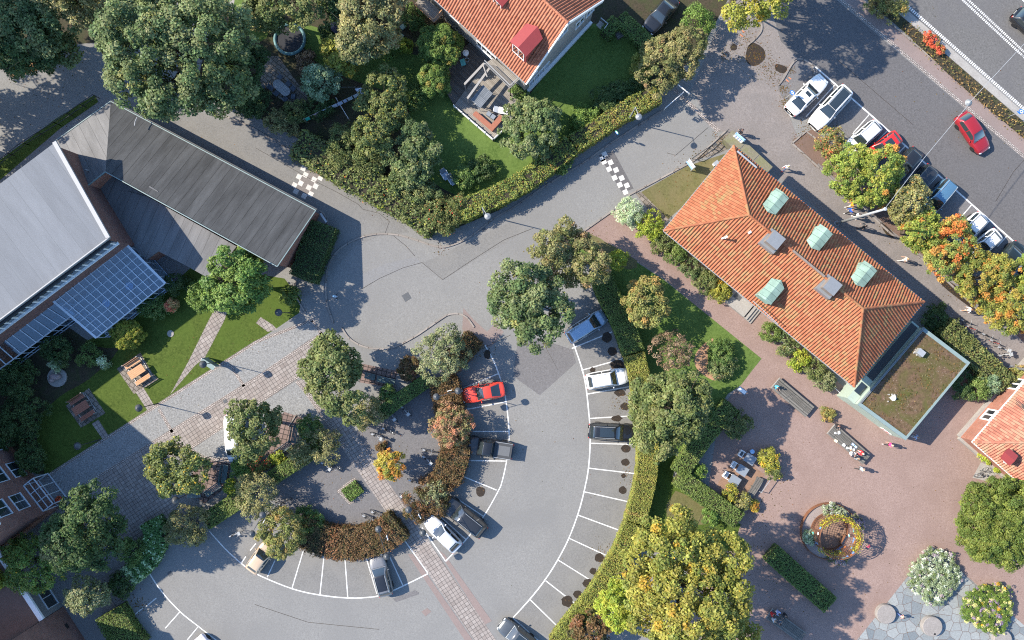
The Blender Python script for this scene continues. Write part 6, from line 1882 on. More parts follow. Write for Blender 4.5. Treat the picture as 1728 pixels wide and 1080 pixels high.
person("person in grey top walking away below the second platform", 1452, 791, 0, 'walk', (.3, .34, .36), (.03, .034, .036), (.5, .36, .25))
person("person in pale blue top in the pavilion's shade", 1544, 737, 150, 'walk', (.35, .48, .7), (.4, .42, .45), (.3, .2, .12), bare_arms=True)
person("child in pink dress beside the flower rotunda", 1467, 923, 120, 'stand', (.75, .1, .18), (.5, .55, .75), (.75, .6, .4), h=1.2, bare_legs=True)
person("child in orange and white top walking over the slate slabs", 1523, 1041, 300, 'walk', (.72, .4, .3), (.1, .15, .4), (.04, .03, .03), h=1.25)
G3 = "people sitting on the plank platforms"
person("person in turquoise top sitting on the first platform's end", 1311, 652, 300, 'sit', (.1, .45, .6), (.03, .05, .1), (.04, .03, .03), bare_arms=True, group=G3)
person("person in black crouched at the top end of the cluttered platform", 1414, 717, 285, 'sit', (.03, .025, .028), (.05, .05, .06), (.12, .06, .05), group=G3)
person("person in red top at the lower end of the cluttered platform", 1456, 766, 150, 'sit', (.7, .02, .03), (.6, .6, .6), (.6, .5, .4), group=G3)
person("person in grey patterned top at the lower corner of the cluttered platform", 1448, 775, 120, 'sit', (.22, .24, .26), (.04, .07, .1), (.3, .2, .12), group=G3)
person("person in dark top with white sleeves beside the paper bags", 1441, 771, 60, 'sit', (.03, .035, .06), (.6, .6, .62), (.03, .03, .04), group=G3)
person("person in lavender shirt on the shaded platform near the bottom edge", 1313, 1033, 300, 'sit', (.35, .4, .65), (.3, .32, .36), (.04, .03, .03), group=G3)
person("person in black jacket on the shaded platform, facing the red one", 1327, 1038, 230, 'sit', (.02, .02, .024), (.02, .022, .03), (.05, .04, .03), group=G3)
person("person in red jacket on the shaded platform's corner", 1303, 1036, 320, 'sit', (.45, .02, .02), (.1, .1, .12), (.02, .02, .02), group=G3)
person("person in light grey hoodie with bare arms on the shaded platform", 1305, 1046, 330, 'sit', (.45, .5, .55), (.2, .15, .12), (.3, .22, .16), group=G3, bare_arms=True)
person("person with dark hair and bare arms leaning over the shaded platform", 1314, 1053, 30, 'sit', (.06, .06, .08), (.15, .2, .25), (.03, .025, .025), group=G3, bare_arms=True)

# ------------------------------------------------------------------ platforms and their clutter
plank_table(1338, 671, -40, "empty plank platform with one person sitting at its end", 4.7, 1.45)
t2, c2 = plank_table(1433, 750, -41, "plank platform littered with white paper bags", 4.9, 1.35)
plank_table(1327, 1056, -36, "plank platform in tree shade crowded with sitting people", 4.3, 1.3)
rg = random.Random(8)
def paper(px, py, s, colr, label, name="paper_bag", cat="bag", h=.5, grp="papers and bags on the platform"):
    c = P(px, py, h); mb = MB()
    n = 9; mb.add([(math.cos(6.283 * i / n) * s * rg.uniform(.6, 1.2), math.sin(6.283 * i / n) * s * rg.uniform(.5, 1), 0) for i in range(n)] + [(math.cos(6.283 * i / n) * s * .55 * rg.uniform(.4, 1), math.sin(6.283 * i / n) * s * .5, s * rg.uniform(.3, .75)) for i in range(n)],
                  [(i, (i + 1) % n, n + (i + 1) % n, n + i) for i in range(n)] + [tuple(range(n, 2 * n))])
    o = mb.build(name, colour(colr)); o.location = (c.x, c.y, h + .003); o.rotation_euler = (0, 0, rg.uniform(0, 6)); tag(o, label, cat, grp)
for x, y, s, lb in ((1410, 731, .17, "crumpled white bag nearest the crouching person"), (1416, 730, .2, "larger white bag beside the crouching person's knees"), (1424, 751, .24, "white paper bag in the middle of the cluttered platform"),
                    (1430, 756, .2, "grey white paper bag above the orange one"), (1436, 756, .2, "grey white bag next to the two blue booklets"), (1441, 759, .17, "small white bag nearest the red jacketed person"), (1437, 765, .26, "large white bag in front of the grey patterned person"), (1443, 766, .2, "white bag between the red and grey persons")):
    paper(x, y, s, (.7, .7, .69), lb)
paper(1436, 759, .1, (.75, .3, .04), "small orange bag among the white paper bags")
for x, y, lb in ((1439.5, 750, "blue and white booklet, upper of two on the platform"), (1444, 754, "blue and white booklet, lower of two on the platform")):
    c = P(x, y, .52); mb = MB(); mb.box((0, 0, 0), (.3, .22, .02)); mb.box((0, 0, .013), (.2, .13, .006), 0, 1); o = mb.build("booklet", [M['light_blue'], M['white']]); o.location = (c.x, c.y, .512); o.rotation_euler = (0, 0, R(-40)); tag(o, lb, "booklet", "papers and bags on the platform")
c = P(1410.5, 744, .52); mb = MB(); mb.box((0, 0, 0), (.36, .27, .05)); mb.box((.02, 0, .028), (.22, .17, .01), 0, 1); o = mb.build("cream_box", [colour((.7, .64, .42)), M['white']]); o.location = (c.x, c.y, .527); o.rotation_euler = (0, 0, R(-35)); tag(o, "pale yellow flat box at the platform's left edge", "box")

# ------------------------------------------------------------------ lamps, masts, signs
globe_lamp((266, 681), "single globe lamp by the sunlit picnic tables")
globe_lamp((369, 611), "single globe lamp behind the grey green metal board")
globe_lamp((168, 742), "single globe lamp in deep shade below the second picnic set")
globe_lamp((490, 528), "single globe lamp in the grass under the bright green tree")
globe_lamp((325, 829), "single globe lamp at the foot of the yellowing tree")
double_lamp((736, 670), (773, 660), "double globe lamp in front of the orange red coupe")
double_lamp((638, 894), (652, 940), "double globe lamp over the brown hedge beside the grey estate")
double_lamp((689, 861), (713, 900), "double globe lamp by the brown bush at the paver path")
double_lamp((442, 870), (424, 902), "double globe lamp beside the orange bush and beige car")
arm_lamp((1078, 197), (1072, 182), "grey disc street lamp over the beech hedge near the barrier")
arm_lamp((823, 365), (814, 351), "grey disc street lamp at the hedge corner by the junction")
def mast(base, label, head_px, wire_to=()):
    b = P(*base, 0); root = thing("lamp_mast", (b.x, b.y, 0), label, "mast", group="tall steel masts")
    mb = MB(); mb.tube((0, 0, 0), (0, 0, 10.4), .16, .1, 12); mb.build("pole", M['galv'], root, smooth=True)
    mb = MB(); mb.lathe([(.11, 0), (.17, .03), (.17, .14), (.1, .2)], (0, 0, 10.3), 12); mb.build("cap", M['galv'], root)
    mb = MB(); mb.box((.0, 0, 1.0), (.4, .3, .1)); mb.ball((0, 0, .06), (.3, .3, .06), 12, 4); mb.build("foot", M['grey_metal'], root)
    return root
mast((1412, 377), "tall galvanised mast between the hip-roofed house and the rowans", None)
mast((1706, 621), "tall galvanised mast at the right edge by the hedge", None)
# wire with a hanging lamp across the car park
pts = [P(1494, 351, 10.4), P(1560, 266, 10.05), P(1625, 188, 9.8), P(1637, 172, 9.75), P(1650, 158, 9.8), P(1728, 74, 10.0), P(1800, -6, 10.4)]
mb = MB(); mb.path(pts, .022, 5); o = mb.build("lamp_wire", M['galv']); tag(o, "pale steel wire strung from the mast across the car park", "wire")
c = P(1637, 172, 9.45); root = thing("hanging_lamp", (c.x, c.y, 9.2), "grey lamp hanging on the wire over the pavement", "lamp", R(45))
mb = MB(); mb.lathe([(.06, .3), (.22, .2), (.34, .02), (.3, 0)], (0, 0, 0), 16); mb.build("lamp_shade", M['grey_metal'], root)
mb = MB(); mb.ball((0, 0, -.02), (.2, .2, .12), 12, 6); mb.build("bulb_cover", M['opal'], root, smooth=True)
mb = MB(); mb.tube((0, 0, .28), (0, 0, .58), .02); mb.build("hanger", M['dark_metal'], root)
park_sign((1339, 155), (1325, 166), "round blue arrow sign beside the first white car", 2.3)
park_sign((1726, 187), (1700, 197), "round blue sign on the verge at the right edge", 2.3)
park_sign((1042, 222), (1035, 236), "small green sign on a post in front of the beech hedge", 2.4, 'green_sign', W=.5)
def board(a, b, zlo, zhi, label, face, name, cat, edge='white', tilt=0):
    A_, B_ = P(*a, zhi), P(*b, zhi); c = (A_ + B_) / 2; d = B_ - A_; L = d.length
    root = thing(name, (c.x, c.y, 0), label, cat, math.atan2(d.y, d.x))
    mb = MB(); mb.box((0, 0, (zlo + zhi) / 2), (L, .07, zhi - zlo)); p = mb.build("panel", M[face], root)
    for x in (-L / 2, L / 2):
        mb = MB(); mb.box((x, 0, zhi / 2 + .05), (.08, .1, zhi + .1)); mb.build("post", M['galv'], root)
    return root, p, L
r_, p_, L = board((1242, 225), (1256, 237), .7, 2.3, "long blue information board at the corner of the hip-roofed house", 'blue_sign', "information_board", "board")
mb = MB(); mb.box((0, 0, 2.36), (L + .1, .22, .08)); mb.build("top_rail", M['light_blue'], r_)
mb = MB()
for i in range(4): mb.box((-.45 + .3 * i, -.045, 1.5), (.22, .02, 1.1))
mb.build("notices", M['white'], p_)
r_, p_, L = board((1163, 268), (1173, 282), .55, 1.9, "white and blue notice board on two posts in the dry grass", 'white', "notice_board", "board")
mb = MB(); mb.box((0, -.045, .85), (L * .96, .02, .5)); mb.box((0, .045, 1.75), (L * .96, .02, .2)); mb.build("blue_panel", M['light_blue'], p_)
mb = MB()
for i in range(7): mb.box((-.5 + .16 * i, -.06, 1.35 + .05 * (i % 2)), (.07, .01, .12))
mb.build("wording", M['stone_dark'], p_)
c = P(1208, 275, .5); root = thing("meter_box", (c.x, c.y, 0), "small white meter box by the tiled eave in the dry grass", "box", R(38)); mb = MB(); mb.box((0, 0, .3), (.5, .3, .6)); mb.build("cabinet", M['white'], root)
mb = MB(); mb.box((0, 0, .62), (.56, .36, .04)); mb.build("lid", M['galv'], root)
r_, p_, L = board((341, 605), (363, 619), .25, 1.6, "grey green metal board standing at the foot of the paved path", 'sign_green_grey', "metal_board", "board")
mb = MB(); mb.add([(-L / 2, .05, 1.62), (L / 2, .05, 1.62), (L / 2, -.45, 1.5), (-L / 2, -.45, 1.5)], [(0, 1, 2, 3)]); mb.add([(-L / 2, .05, 1.58), (L / 2, .05, 1.58), (L / 2, -.45, 1.46), (-L / 2, -.45, 1.46)], [(3, 2, 1, 0)]); mb.build("sloping_top", M['sign_green_grey'], r_)
c = P(1252, 659, .9); root = thing("reading_stand", (c.x, c.y, 0), "pale slanted reading stand where lawn meets gravel", "stand", R(-35))
mb = MB(); mb.box((0, 0, .5), (.1, .1, 1.0)); mb.build("post", M['galv'], root)
mb = MB(); mb.beam((-.5, 0, 1.0), (.5, 0, 1.0), .5, .05); mb.build("panel", M['table_grey'], root)
mb = MB(); mb.beam((-.42, 0, 1.03), (.42, 0, 1.03), .36, .01); mb.build("text_sheet", M['white'], root)
# barrier, fences
def rail_fence(line, h, label, name="fence", cat="fence", mat='dark_metal', step=1.6, bars=2, slat=0.0):
    pts = [P(*p, 0) for p in line]; root = thing(name, (pts[0].x, pts[0].y, 0), label, cat); o0 = pts[0]
    mb = MB()
    for a, b in zip(pts[:-1], pts[1:]):
        a, b = a - o0, b - o0; L = (b - a).length; n = max(1, int(L / step))
        for i in range(n + 1):
            p = a.lerp(b, i / n); pm_ = MB(); pm_.beam((p.x, p.y, 0), (p.x, p.y, h), .06, .06); pm_.build("post", M[mat], root)
        for k in range(bars):
            z = h * (k + 1) / bars - .03; mb.beam((a.x, a.y, z), (b.x, b.y, z), .05, .05)
        if slat:
            for i in range(int(L / slat)):
                p = a.lerp(b, i * slat / L); mb.beam((p.x, p.y, .05), (p.x, p.y, h - .05), .02, .02)
    mb.build("rails", M[mat], root)
    return root
rail_fence([(-20, 300), (50, 245), (103, 212), (168, 166)], 1.4, "wire fence along the shaded lane behind the halls", slat=.25)
rail_fence([(1168, 268), (1195, 250), (1226, 222)], 1.0, "dark bicycle rail with brown edging at the house corner", slat=.35)
rail_fence([(1120, 186), (1150, 160)], 1.0, "low white rail fence beside the barrier", mat='white')
c = P(1150, 147, 1.0); root = thing("barrier", (c.x, c.y, 0), "white swing barrier at the garden hedge end", "barrier", R(-38))
mb = MB(); mb.box((.35, 0, .9), (1.6, .09, .12)); mb.build("arm", M['white'], root)
for x in (-.45, 1.1):
    mb = MB(); mb.box((x, 0, .5), (.12, .12, 1.0)); mb.build("post", M['galv'], root)
root = thing("garden_wall", (0, 0, 0), "mossy concrete wall end in front of the hip-roofed house's upper corner", "wall")
a, b = P(1229, 228, 1.2), P(1296, 290, 1.2)
mb = MB(); mb.beam((a.x, a.y, .65), (b.x, b.y, .65), 1.35, 1.3); mb.build("wall", ground("mossy_concrete", (.14, .13, .09), (.22, .2, .15), (.16, .17, .07), 6, .8, .7), root)
a, b = a + Vector((0, 0, .12)), b + Vector((0, 0, .12))
mb = MB()
for t in (.33, .66): p = a.lerp(b, t); mb.box((p.x, p.y, 1.306), (.05, 1.4, .01), R(-43))
mb.build("joints", M['stone_dark'], root)
rail_fence([(1298, 560), (1345, 600), (1415, 662)], .35, "low white edging rail under the house's garden-side bushes", mat='white', bars=1)

# ------------------------------------------------------------------ picnic sets and benches
def picnic(px, py, ang, label, mat):
    c = P(px, py, .6); root = thing("picnic_set", (c.x, c.y, 0), label, "picnic table", R(ang), "picnic sets on the left lawn")
    mb = MB()
    for i in range(5): mb.box((0, -.36 + .18 * i, .72), (1.75, .165, .04))
    mb.build("tabletop", M[mat], root)
    for s in (1, -1):
        mb = MB()
        for i in range(3): mb.box((0, s * (.85 + .14 * i), .45), (1.75, .12, .04))
        for i in range(2): mb.box((0, s * (1.24 + .03 * i), .62 + .15 * i), (1.75, .035, .12))
        mb.build("bench_seat", M[mat], root)
        mb = MB()
        for x in (-.88, .88):
            mb.beam((x, s * .8, 0), (x, s * .8, .43), .06, .06); mb.beam((x, s * 1.2, 0), (x, s * 1.3, .85), .06, .06); mb.beam((x, s * .3, 0), (x, s * .3, .7), .06, .06)
            mb.beam((x, -s * .02, .06), (x, s * 1.25, .06), .07, .05); mb.beam((x, s * .8, .42), (x, s * 1.25, .42), .05, .05)
        mb.build("frame", M['galv'], root)
    return root
picnic(231, 627, 33, "picnic set of orange wood in full sun on the left lawn", 'orange_wood')
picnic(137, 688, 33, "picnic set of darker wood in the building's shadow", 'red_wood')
bench(651, 643, -13, "long blue green bench on the paved nook, longer of two")
bench(624, 636, -13, "short blue green bench end under the large tree", L=1.1)
bench(497, 733, 80, "dark green bench at the edge of the plaza planting", mat='bench_green')
bench(480, 757, 35, "dark green bench turned towards the van tree", mat='bench_green')
bench(379, 800, 82, "dark bench under the yellowing tree, beside the low rail", mat='bench_green')
bench(360, 827, 35, "dark bench below the yellowing tree, nearest the hedge", mat='bench_green')
bench(327, 836, 5, "pale grey green bench at the yellowing tree's lower edge", L=1.4, mat='sign_green_grey')
rail_fence([(355, 770), (350, 800)], .8, "single dark rail between two benches by the white van", bars=1)
# sculpture on round plinth
c = P(95, 637, .3); root = thing("stone_sculpture", (c.x, c.y, 0), "reclining stone sculpture on a round plinth in the shaded planting", "sculpture")
mb = MB(); mb.lathe([(1.0, 0), (1.02, .22), (.95, .26)], (0, 0, 0), 28); mb.build("plinth", M['concrete'], root)
mb = MB(); mb.ball((.05, .1, .55), (.62, .36, .36), 14, 8); mb.ball((-.35, -.25, .5), (.28, .26, .3), 12, 7); mb.ball((.45, .15, .75), (.2, .2, .25), 10, 6); mb.ball((-.5, -.38, .38), (.2, .14, .16), 10, 6)
mb.build("figure", plain("pinkish_stone", (.3, .23, .22), .7, var=.25), root, smooth=True)
# three grill tables
for i, (x, y, lb) in enumerate(((1266, 775, "grey topped table with dark tray seat, upper of three"), (1253, 794, "grey topped table with white chair, middle of three"), (1240, 811, "grey topped table with white chair, lowest of three by the yellow bush"))):
    c = P(x, y, .75); t = thing("outdoor_table", (c.x, c.y, 0), lb, "table", R(-33), "grey tables on the sand bed")
    mb = MB(); mb.box((0, 0, .73), (1.12, .95, .05)); mb.build("tabletop", M['table_grey'], t)
    for sx in (-.45, .45):
        for sy in (-.33, .33):
            mb = MB(); mb.box((sx, sy, .35), (.07, .07, .7)); mb.build("leg", M['white'], t)
    c2_ = c + Vector((math.cos(R(-33)) * -1.0 , math.sin(R(-33)) * -1.0 + .0, 0)); t = thing("garden_chair", (c2_.x, c2_.y, 0), ("white chair with dark tray on it beside the upper grey table", "white chair pushed to the middle grey table", "white chair pushed to the lowest grey table")[i], "chair", R(-33), "white chairs at the grey tables")
    mb = MB(); mb.box((0, 0, .44), (.5, .62, .06)); mb.build("seat", M['white'], t)
    mb = MB(); mb.box((0, 0, .485), (.34, .45, .03)); mb.build("cushion", M['stone_dark'] if i == 0 else colour((.55, .5, .45)), t)
    for s in (1, -1):
        mb = MB(); mb.box((0, s * .33, .58), (.55, .06, .05)); mb.build("armrest", M['white'], t)
        for sx in (-.2, .2):
            mb = MB(); mb.box((sx, s * .27, .2), (.05, .05, .41)); mb.build("leg", M['white'], t)
    mb = MB(); mb.box((-.3, 0, .7), (.05, .6, .42)); mb.build("backrest", M['white'], t)
c = P(1271, 763, .7); t = thing("garden_stool", (c.x, c.y, 0), "small light blue round stool beyond the upper grey table", "stool"); mb = MB(); mb.lathe([(.24, .4), (.24, .44)]); mb.build("seat", M['light_blue'], t); mb = MB(); mb.lathe([(.2, 0), (.03, .05), (.03, .4)]); mb.build("leg", M['galv'], t)
c = P(1274, 824, .45); t = thing("plank_bench", (c.x, c.y, 0), "curved weathered plank bench between the yellow flowering bushes", "bench", R(57))
mb = MB(); 
arc = [(x / 10 * 1.25, .12 * (x / 10) ** 2) for x in range(-10, 11)]
Lp, Rp = strip_pts(arc, .75); k = len(arc)
mb.add([(p[0], p[1], .46) for p in Lp] + [(p[0], p[1], .46) for p in Rp] + [(p[0], p[1], .38) for p in Lp] + [(p[0], p[1], .38) for p in Rp],
       [f for i in range(k - 1) for f in ((k + i, k + i + 1, i + 1, i), (2 * k + i, 2 * k + i + 1, 3 * k + i + 1, 3 * k + i), (i, i + 1, 2 * k + i + 1, 2 * k + i), (k + i + 1, k + i, 3 * k + i, 3 * k + i + 1))])
mb.build("seat", M['wood'], t)
for x in (-1.0, 0, 1.0):
    mb = MB(); mb.box((x, .06, .18), (.12, .6, .37)); mb.build("leg", M['wood'], t)
rail_fence([(1280, 828), (1296, 806)], .9, "short grey handrail behind the curved plank bench", mat='galv', bars=1)
# millstones
for x, y, r, h, lb in ((1496, 1037, 1.02, .5, "round stone table in dappled shade at the slate edge"), (1574, 1058, 1.05, .55, "round pale stone table with a dark hole near the slate centre"), (1693, 1079, .95, .5, "round stone table cut by the bottom edge below the flower mound")):
    c = P(x, y, h); t = thing("stone_table", (c.x, c.y, 0), lb, "stone", group="round stone tables on the slate")
    mb = MB(); mb.lathe([(r, 0), (r, h - .06), (r - .05, h)], (0, 0, 0), 36); mb.build("drum", M['millstone'], t)
    if x == 1574: mb = MB(); mb.ball((.22, -.75, h), (.14, .1, .02), 10, 4); mb.build("hole", M['black'], t)
# flower rotunda
c = P(1397, 895, 0); root = thing("round_planter", (c.x, c.y, 0), "round rusty-edged planter ring around the flower rotunda", "planter")
mb = MB()
mb.lathe([(2.98, 0), (2.98, .5), (2.9, .5), (2.9, .36)], (0, 0, 0), 56, close=False); mb.build("rusty_rim", M['corten'], root)
mb = MB(); mb.lathe([(2.9, .36), (2.0, .36)], (0, 0, 0), 48, close=False); mb.v, mb.f = mb.v, [f[::-1] for f in mb.f]; mb.build("gravel_fill", ground("planter_gravel", (.2, .165, .15), (.34, .29, .27), (.25, .2, .18), 14, 1, .5), root)
mb = MB(); mb.lathe([(2.0, 0), (2.0, .4), (1.92, .4), (1.92, 0)], (0, 0, 0), 48, close=False); mb.build("inner_rim", M['corten'], root)
root = thing("wire_rotunda", (c.x, c.y, 0), "round wire trellis pavilion hung with coloured glass tiles", "pavilion")
mb = MB(); mb.ring((0, 0, 3.1), 2.1, .04, 40, 6); mb.ring((0, 0, 1.5), 2.0, .03, 40, 5); mb.ring((0, 0, .1), 1.9, .03, 40, 5)
for i in range(52):
    a = 6.283 * i / 52; mb.tube((1.9 * math.cos(a), 1.9 * math.sin(a), .1), (2.1 * math.cos(a), 2.1 * math.sin(a), 3.1), .02, None, 4)
for k in range(14):
    z = .3 + k * .2; mb.ring((0, 0, z), 1.9 + .2 * z / 3.1, .017, 36, 4)
mb.build("wire_frame", M['corten'], root)
rg = random.Random(3); tiles = {'light_blue': [], 'tq': [], 'corten': []}
for nm_, col_, n_ in (("blue_tile", (.12, .35, .75), 16), ("turquoise_tile", (.1, .62, .62), 9), ("rust_tile", (.5, .17, .05), 9), ("white_tile", (.75, .75, .8), 4)):
    for i in range(n_):
        mb = MB()
        a = rg.uniform(2.6, 6.6); z = rg.uniform(.5, 3.0); r = 1.9 + .2 * z / 3.1 + .02
        s = Vector((-math.sin(a), math.cos(a), 0)) * .13; p = Vector((r * math.cos(a), r * math.sin(a), z)); u = Vector((0, 0, .13)); o_ = Vector((math.cos(a), math.sin(a), 0)) * .02
        mb.add([p - s - u, p + s - u, p + s + u, p - s + u], [(0, 1, 2, 3)]); mb.add([p - s - u - o_, p + s - u - o_, p + s + u - o_, p - s + u - o_], [(3, 2, 1, 0)])
        mb.build(nm_, colour(col_, .12), root)
mb = MB(); mb.lathe([(1.88, .012), (.01, .03)], (0, 0, 0), 40, close=False); mb.f = [f[::-1] for f in mb.f]; mb.build("floor", M['sand'], root)
c2_ = P(1424, 911, .4); t = thing("curved_bench", (c2_.x, c2_.y, 0), "small curved white seat inside the wire pavilion", "seat", R(60)); mb = MB(); mb.box((0, 0, .4), (1.0, .45, .06)); mb.build("seat", M['concrete'], t); mb = MB(); mb.box((0, .25, .6), (1.0, .05, .4)); mb.build("backrest", M['corten'], t)
for sx in (-.4, .4): mb = MB(); mb.box((sx, 0, .19), (.06, .4, .37)); mb.build("leg", M['corten'], t)
rng = nrng(); k = 2200; a = rng.choice([0, 1], k, p=[.8, .2]); th = np.where(a == 0, rng.uniform(-.75, 2.6, k), rng.uniform(3.9, 5.2, k)); zz = np.where(a == 0, 3.15 - np.abs(rng.normal(size=k)) * .45, 1.5 + rng.normal(size=k) * .3); rr = 2.08 + rng.normal(size=k) * .16
vine = thing("flowering_vine", (c.x, c.y, 0), "yellow flowering vine along the top of the wire pavilion", "plant")
leaf_obj("foliage", np.column_stack([rr * np.cos(th), rr * np.sin(th), zz]), rng.normal(size=(k, 3)) + np.array([0, 0, .8]), rng.uniform(.07, .15, k), pick(rng, 'flower_yellow', k) * rng.uniform(.7, 1.3, (k, 1)), vine, rng)
mb = MB()
for i in range(7): a = -.6 + i * .5; mb.path([(2.25 * math.cos(a), 2.25 * math.sin(a), .0 + .36), (2.12 * math.cos(a + .1), 2.12 * math.sin(a + .1), 1.4), (2.14 * math.cos(a + .05), 2.14 * math.sin(a + .05), 3.0)], .012, 5)
mb.build("stems", M['bark'], vine)

# ------------------------------------------------------------------ garden things
c = P(475, 148, .75); t = thing("garden_table", (c.x, c.y, 0), "long oval grey slatted garden table in shade", "table", R(-42))
mb = MB(); n = 24; pl = [(math.copysign(.55, math.cos(6.283 * i / n)) + .5 * math.cos(6.283 * i / n), .5 * math.sin(6.283 * i / n)) for i in range(n)]; mb.prism(pl, .7, .75); mb.build("tabletop", bricky("grey_slats", (.28, .29, .3), (.34, .35, .36), (.1, .1, .1), 6, .11, .012, 0, 0), t)
for sx in (-.7, .7): mb = MB(); mb.box((sx, 0, .35), (.08, .6, .7)); mb.build("leg", M['dark_metal'], t)
def chair(px, py, ang, label, mat, grp, h=.45):
    c = P(px, py, .5); t = thing("garden_chair", (c.x, c.y, 0), label, "chair", R(ang), grp)
    mb = MB(); mb.box((0, 0, h), (.5, .5, .05)); mb.build("seat", mat, t)
    mb = MB(); mb.box((0, .26, h + .25), (.5, .05, .5)); mb.build("backrest", mat, t)
    for sx in (-.21, .21):
        for sy in (-.21, .21): mb = MB(); mb.box((sx, sy, h / 2 - .01), (.04, .04, h - .02)); mb.build("leg", M['dark_metal'], t)
    return t
gc = colour((.09, .11, .14))
for i, (x, y, a, lb) in enumerate(((472, 130, -42, "dark garden chair at the oval table's upper end, farther side"), (486, 141, -42, "dark garden chair at the oval table's middle, side nearest the road tree"), (494, 149, -42, "dark garden chair at the oval table near its lower end, road tree side"),
                                  (457, 148, 60, "dark garden chair at the oval table's upper end, round the corner"), (466, 157, 138, "dark garden chair at the oval table's middle, hedge side"), (481, 166, 138, "dark garden chair at the oval table's lower end, hedge side"), (495, 163, -100, "dark garden chair at the lower tip of the oval table"))):
    chair(x, y, a, lb, gc, "dark chairs round the oval table")
c = P(443, 147, .7); t = thing("barbecue", (c.x, c.y, 0), "round dark barbecue beside the oval table", "barbecue"); mb = MB(); mb.ball((0, 0, .75), (.3, .3, .24), 14, 8); mb.build("kettle", M['stone_dark'], t, smooth=True)
for a in (0, 2.1, 4.2): mb = MB(); mb.tube((.25 * math.cos(a), .25 * math.sin(a), 0), (.1 * math.cos(a), .1 * math.sin(a), .6), .02); mb.build("leg", M['dark_metal'], t)
c = P(489, 66, .8); t = thing("trampoline", (c.x, c.y, 0), "round dark trampoline with blue green padded rim in the garden", "trampoline")
mb = MB(); mb.lathe([(1.35, .78), (.01, .74)], (0, 0, 0), 36, close=False); mb.f = [f[::-1] for f in mb.f]; mb.build("mat", plain("trampoline_mat", (.02, .022, .028), .8, var=.4), t)
mb = MB(); mb.ring((0, 0, .8), 1.55, .17, 40, 8); mb.build("padded_rim", plain("teal_pad", (.09, .19, .2), .6, var=.3), t, smooth=True)
for i in range(6): a = i * 1.047; mb = MB(); mb.tube((1.55 * math.cos(a), 1.55 * math.sin(a), 0), (1.55 * math.cos(a), 1.55 * math.sin(a), .72), .03); mb.build("leg", M['galv'], t)
mb = MB(); mb.path([(1.1, -1.3, 0), (1.05, -1.15, .75)], .02); mb.path([(1.4, -1.05, 0), (1.3, -.95, .75)], .02)
for z in (.2, .45): mb.path([(1.1, -1.27, z), (1.38, -1.02, z)], .02)
mb.build("ladder", M['galv'], t)
c = P(570, 44, 1.6); t = thing("parasol", (c.x, c.y, 0), "dark purple grey folded parasol under the garden tree", "parasol"); mb = MB(); mb.lathe([(.85, 1.5), (.5, 1.8), (.06, 2.1)], (0, 0, 0), 7, close=False); mb.build("canopy", colour((.07, .06, .1)), t); mb = MB(); mb.tube((0, 0, 0), (0, 0, 2.15), .03); mb.build("pole", M['galv'], t)
# washing line
t = thing("washing_line", tuple(P(572, 175, 0)), "washing line strung with white and pastel clothes across the garden", "washing line")
o0 = P(572, 175, 0); pa, pb = P(512, 201, 1.6) - o0, P(625, 147, 1.6) - o0
mb = MB(); mb.path([pa, pb], .012, 5); mb.path([pb, P(575, 147, 1.6) - o0], .01, 5)
for p in (pa, pb): mb.tube((p.x, p.y, 0), (p.x, p.y, 1.65), .035)
mb.build("posts_and_line", M['galv'], t)
d = (pb - pa); 
for i, (s, w, cc, nm_) in enumerate(((.02, .06, (.03, .42, .3), "green_shirt"), (.15, .07, (.5, .3, .32), "pink_shirt"), (.28, .05, (.4, .45, .5), "cloth"), (.34, .06, (.5, .52, .42), "cloth"), (.42, .07, (.6, .63, .7), "cloth"), (.5, .07, (.55, .6, .75), "cloth"), (.585, .05, (.5, .55, .72), "cloth"), (.65, .07, (.55, .62, .66), "cloth"), (.74, .08, (.6, .66, .72), "cloth"), (.84, .09, (.62, .66, .76), "cloth"))):
    a, b = pa + d * s, pa + d * (s + w); sd = Vector((d.y, -d.x, 0)).normalized()
    mb = MB(); v = []
    for q in (a, b):
        v += [q + Vector((0, 0, .01)) + sd * .16 - Vector((0, 0, .5)), q + Vector((0, 0, .015)), q - sd * .2 - Vector((0, 0, .6))]
    mb.add(v, [(0, 3, 4, 1), (1, 4, 5, 2)]); mb.build(nm_, colour(cc, .9), t)
c = P(604, 148, 1.6); 
mb = MB(); mb.add([(.0, .0, .0), (.75, .12, 0), (.7, -.25, -.25), (.45, -.2, -.3), (.2, -.3, -.35), (.05, -.12, -.15)], [(0, 5, 4, 3, 2, 1)]); o = mb.build("white_shirt", colour((.6, .64, .72)), t); o.location = c - o0 + Vector((-.3, -.1, 0))
mb = MB(); a, b = P(566, 164, .9) - o0, P(588, 200, .9) - o0; mb.path([a, b], .035); mb.path([Vector((a.x, a.y, 0)), a], .03); mb.path([Vector((b.x, b.y, 0)), b], .03); mb.build("cross_rail", M['white'], t)
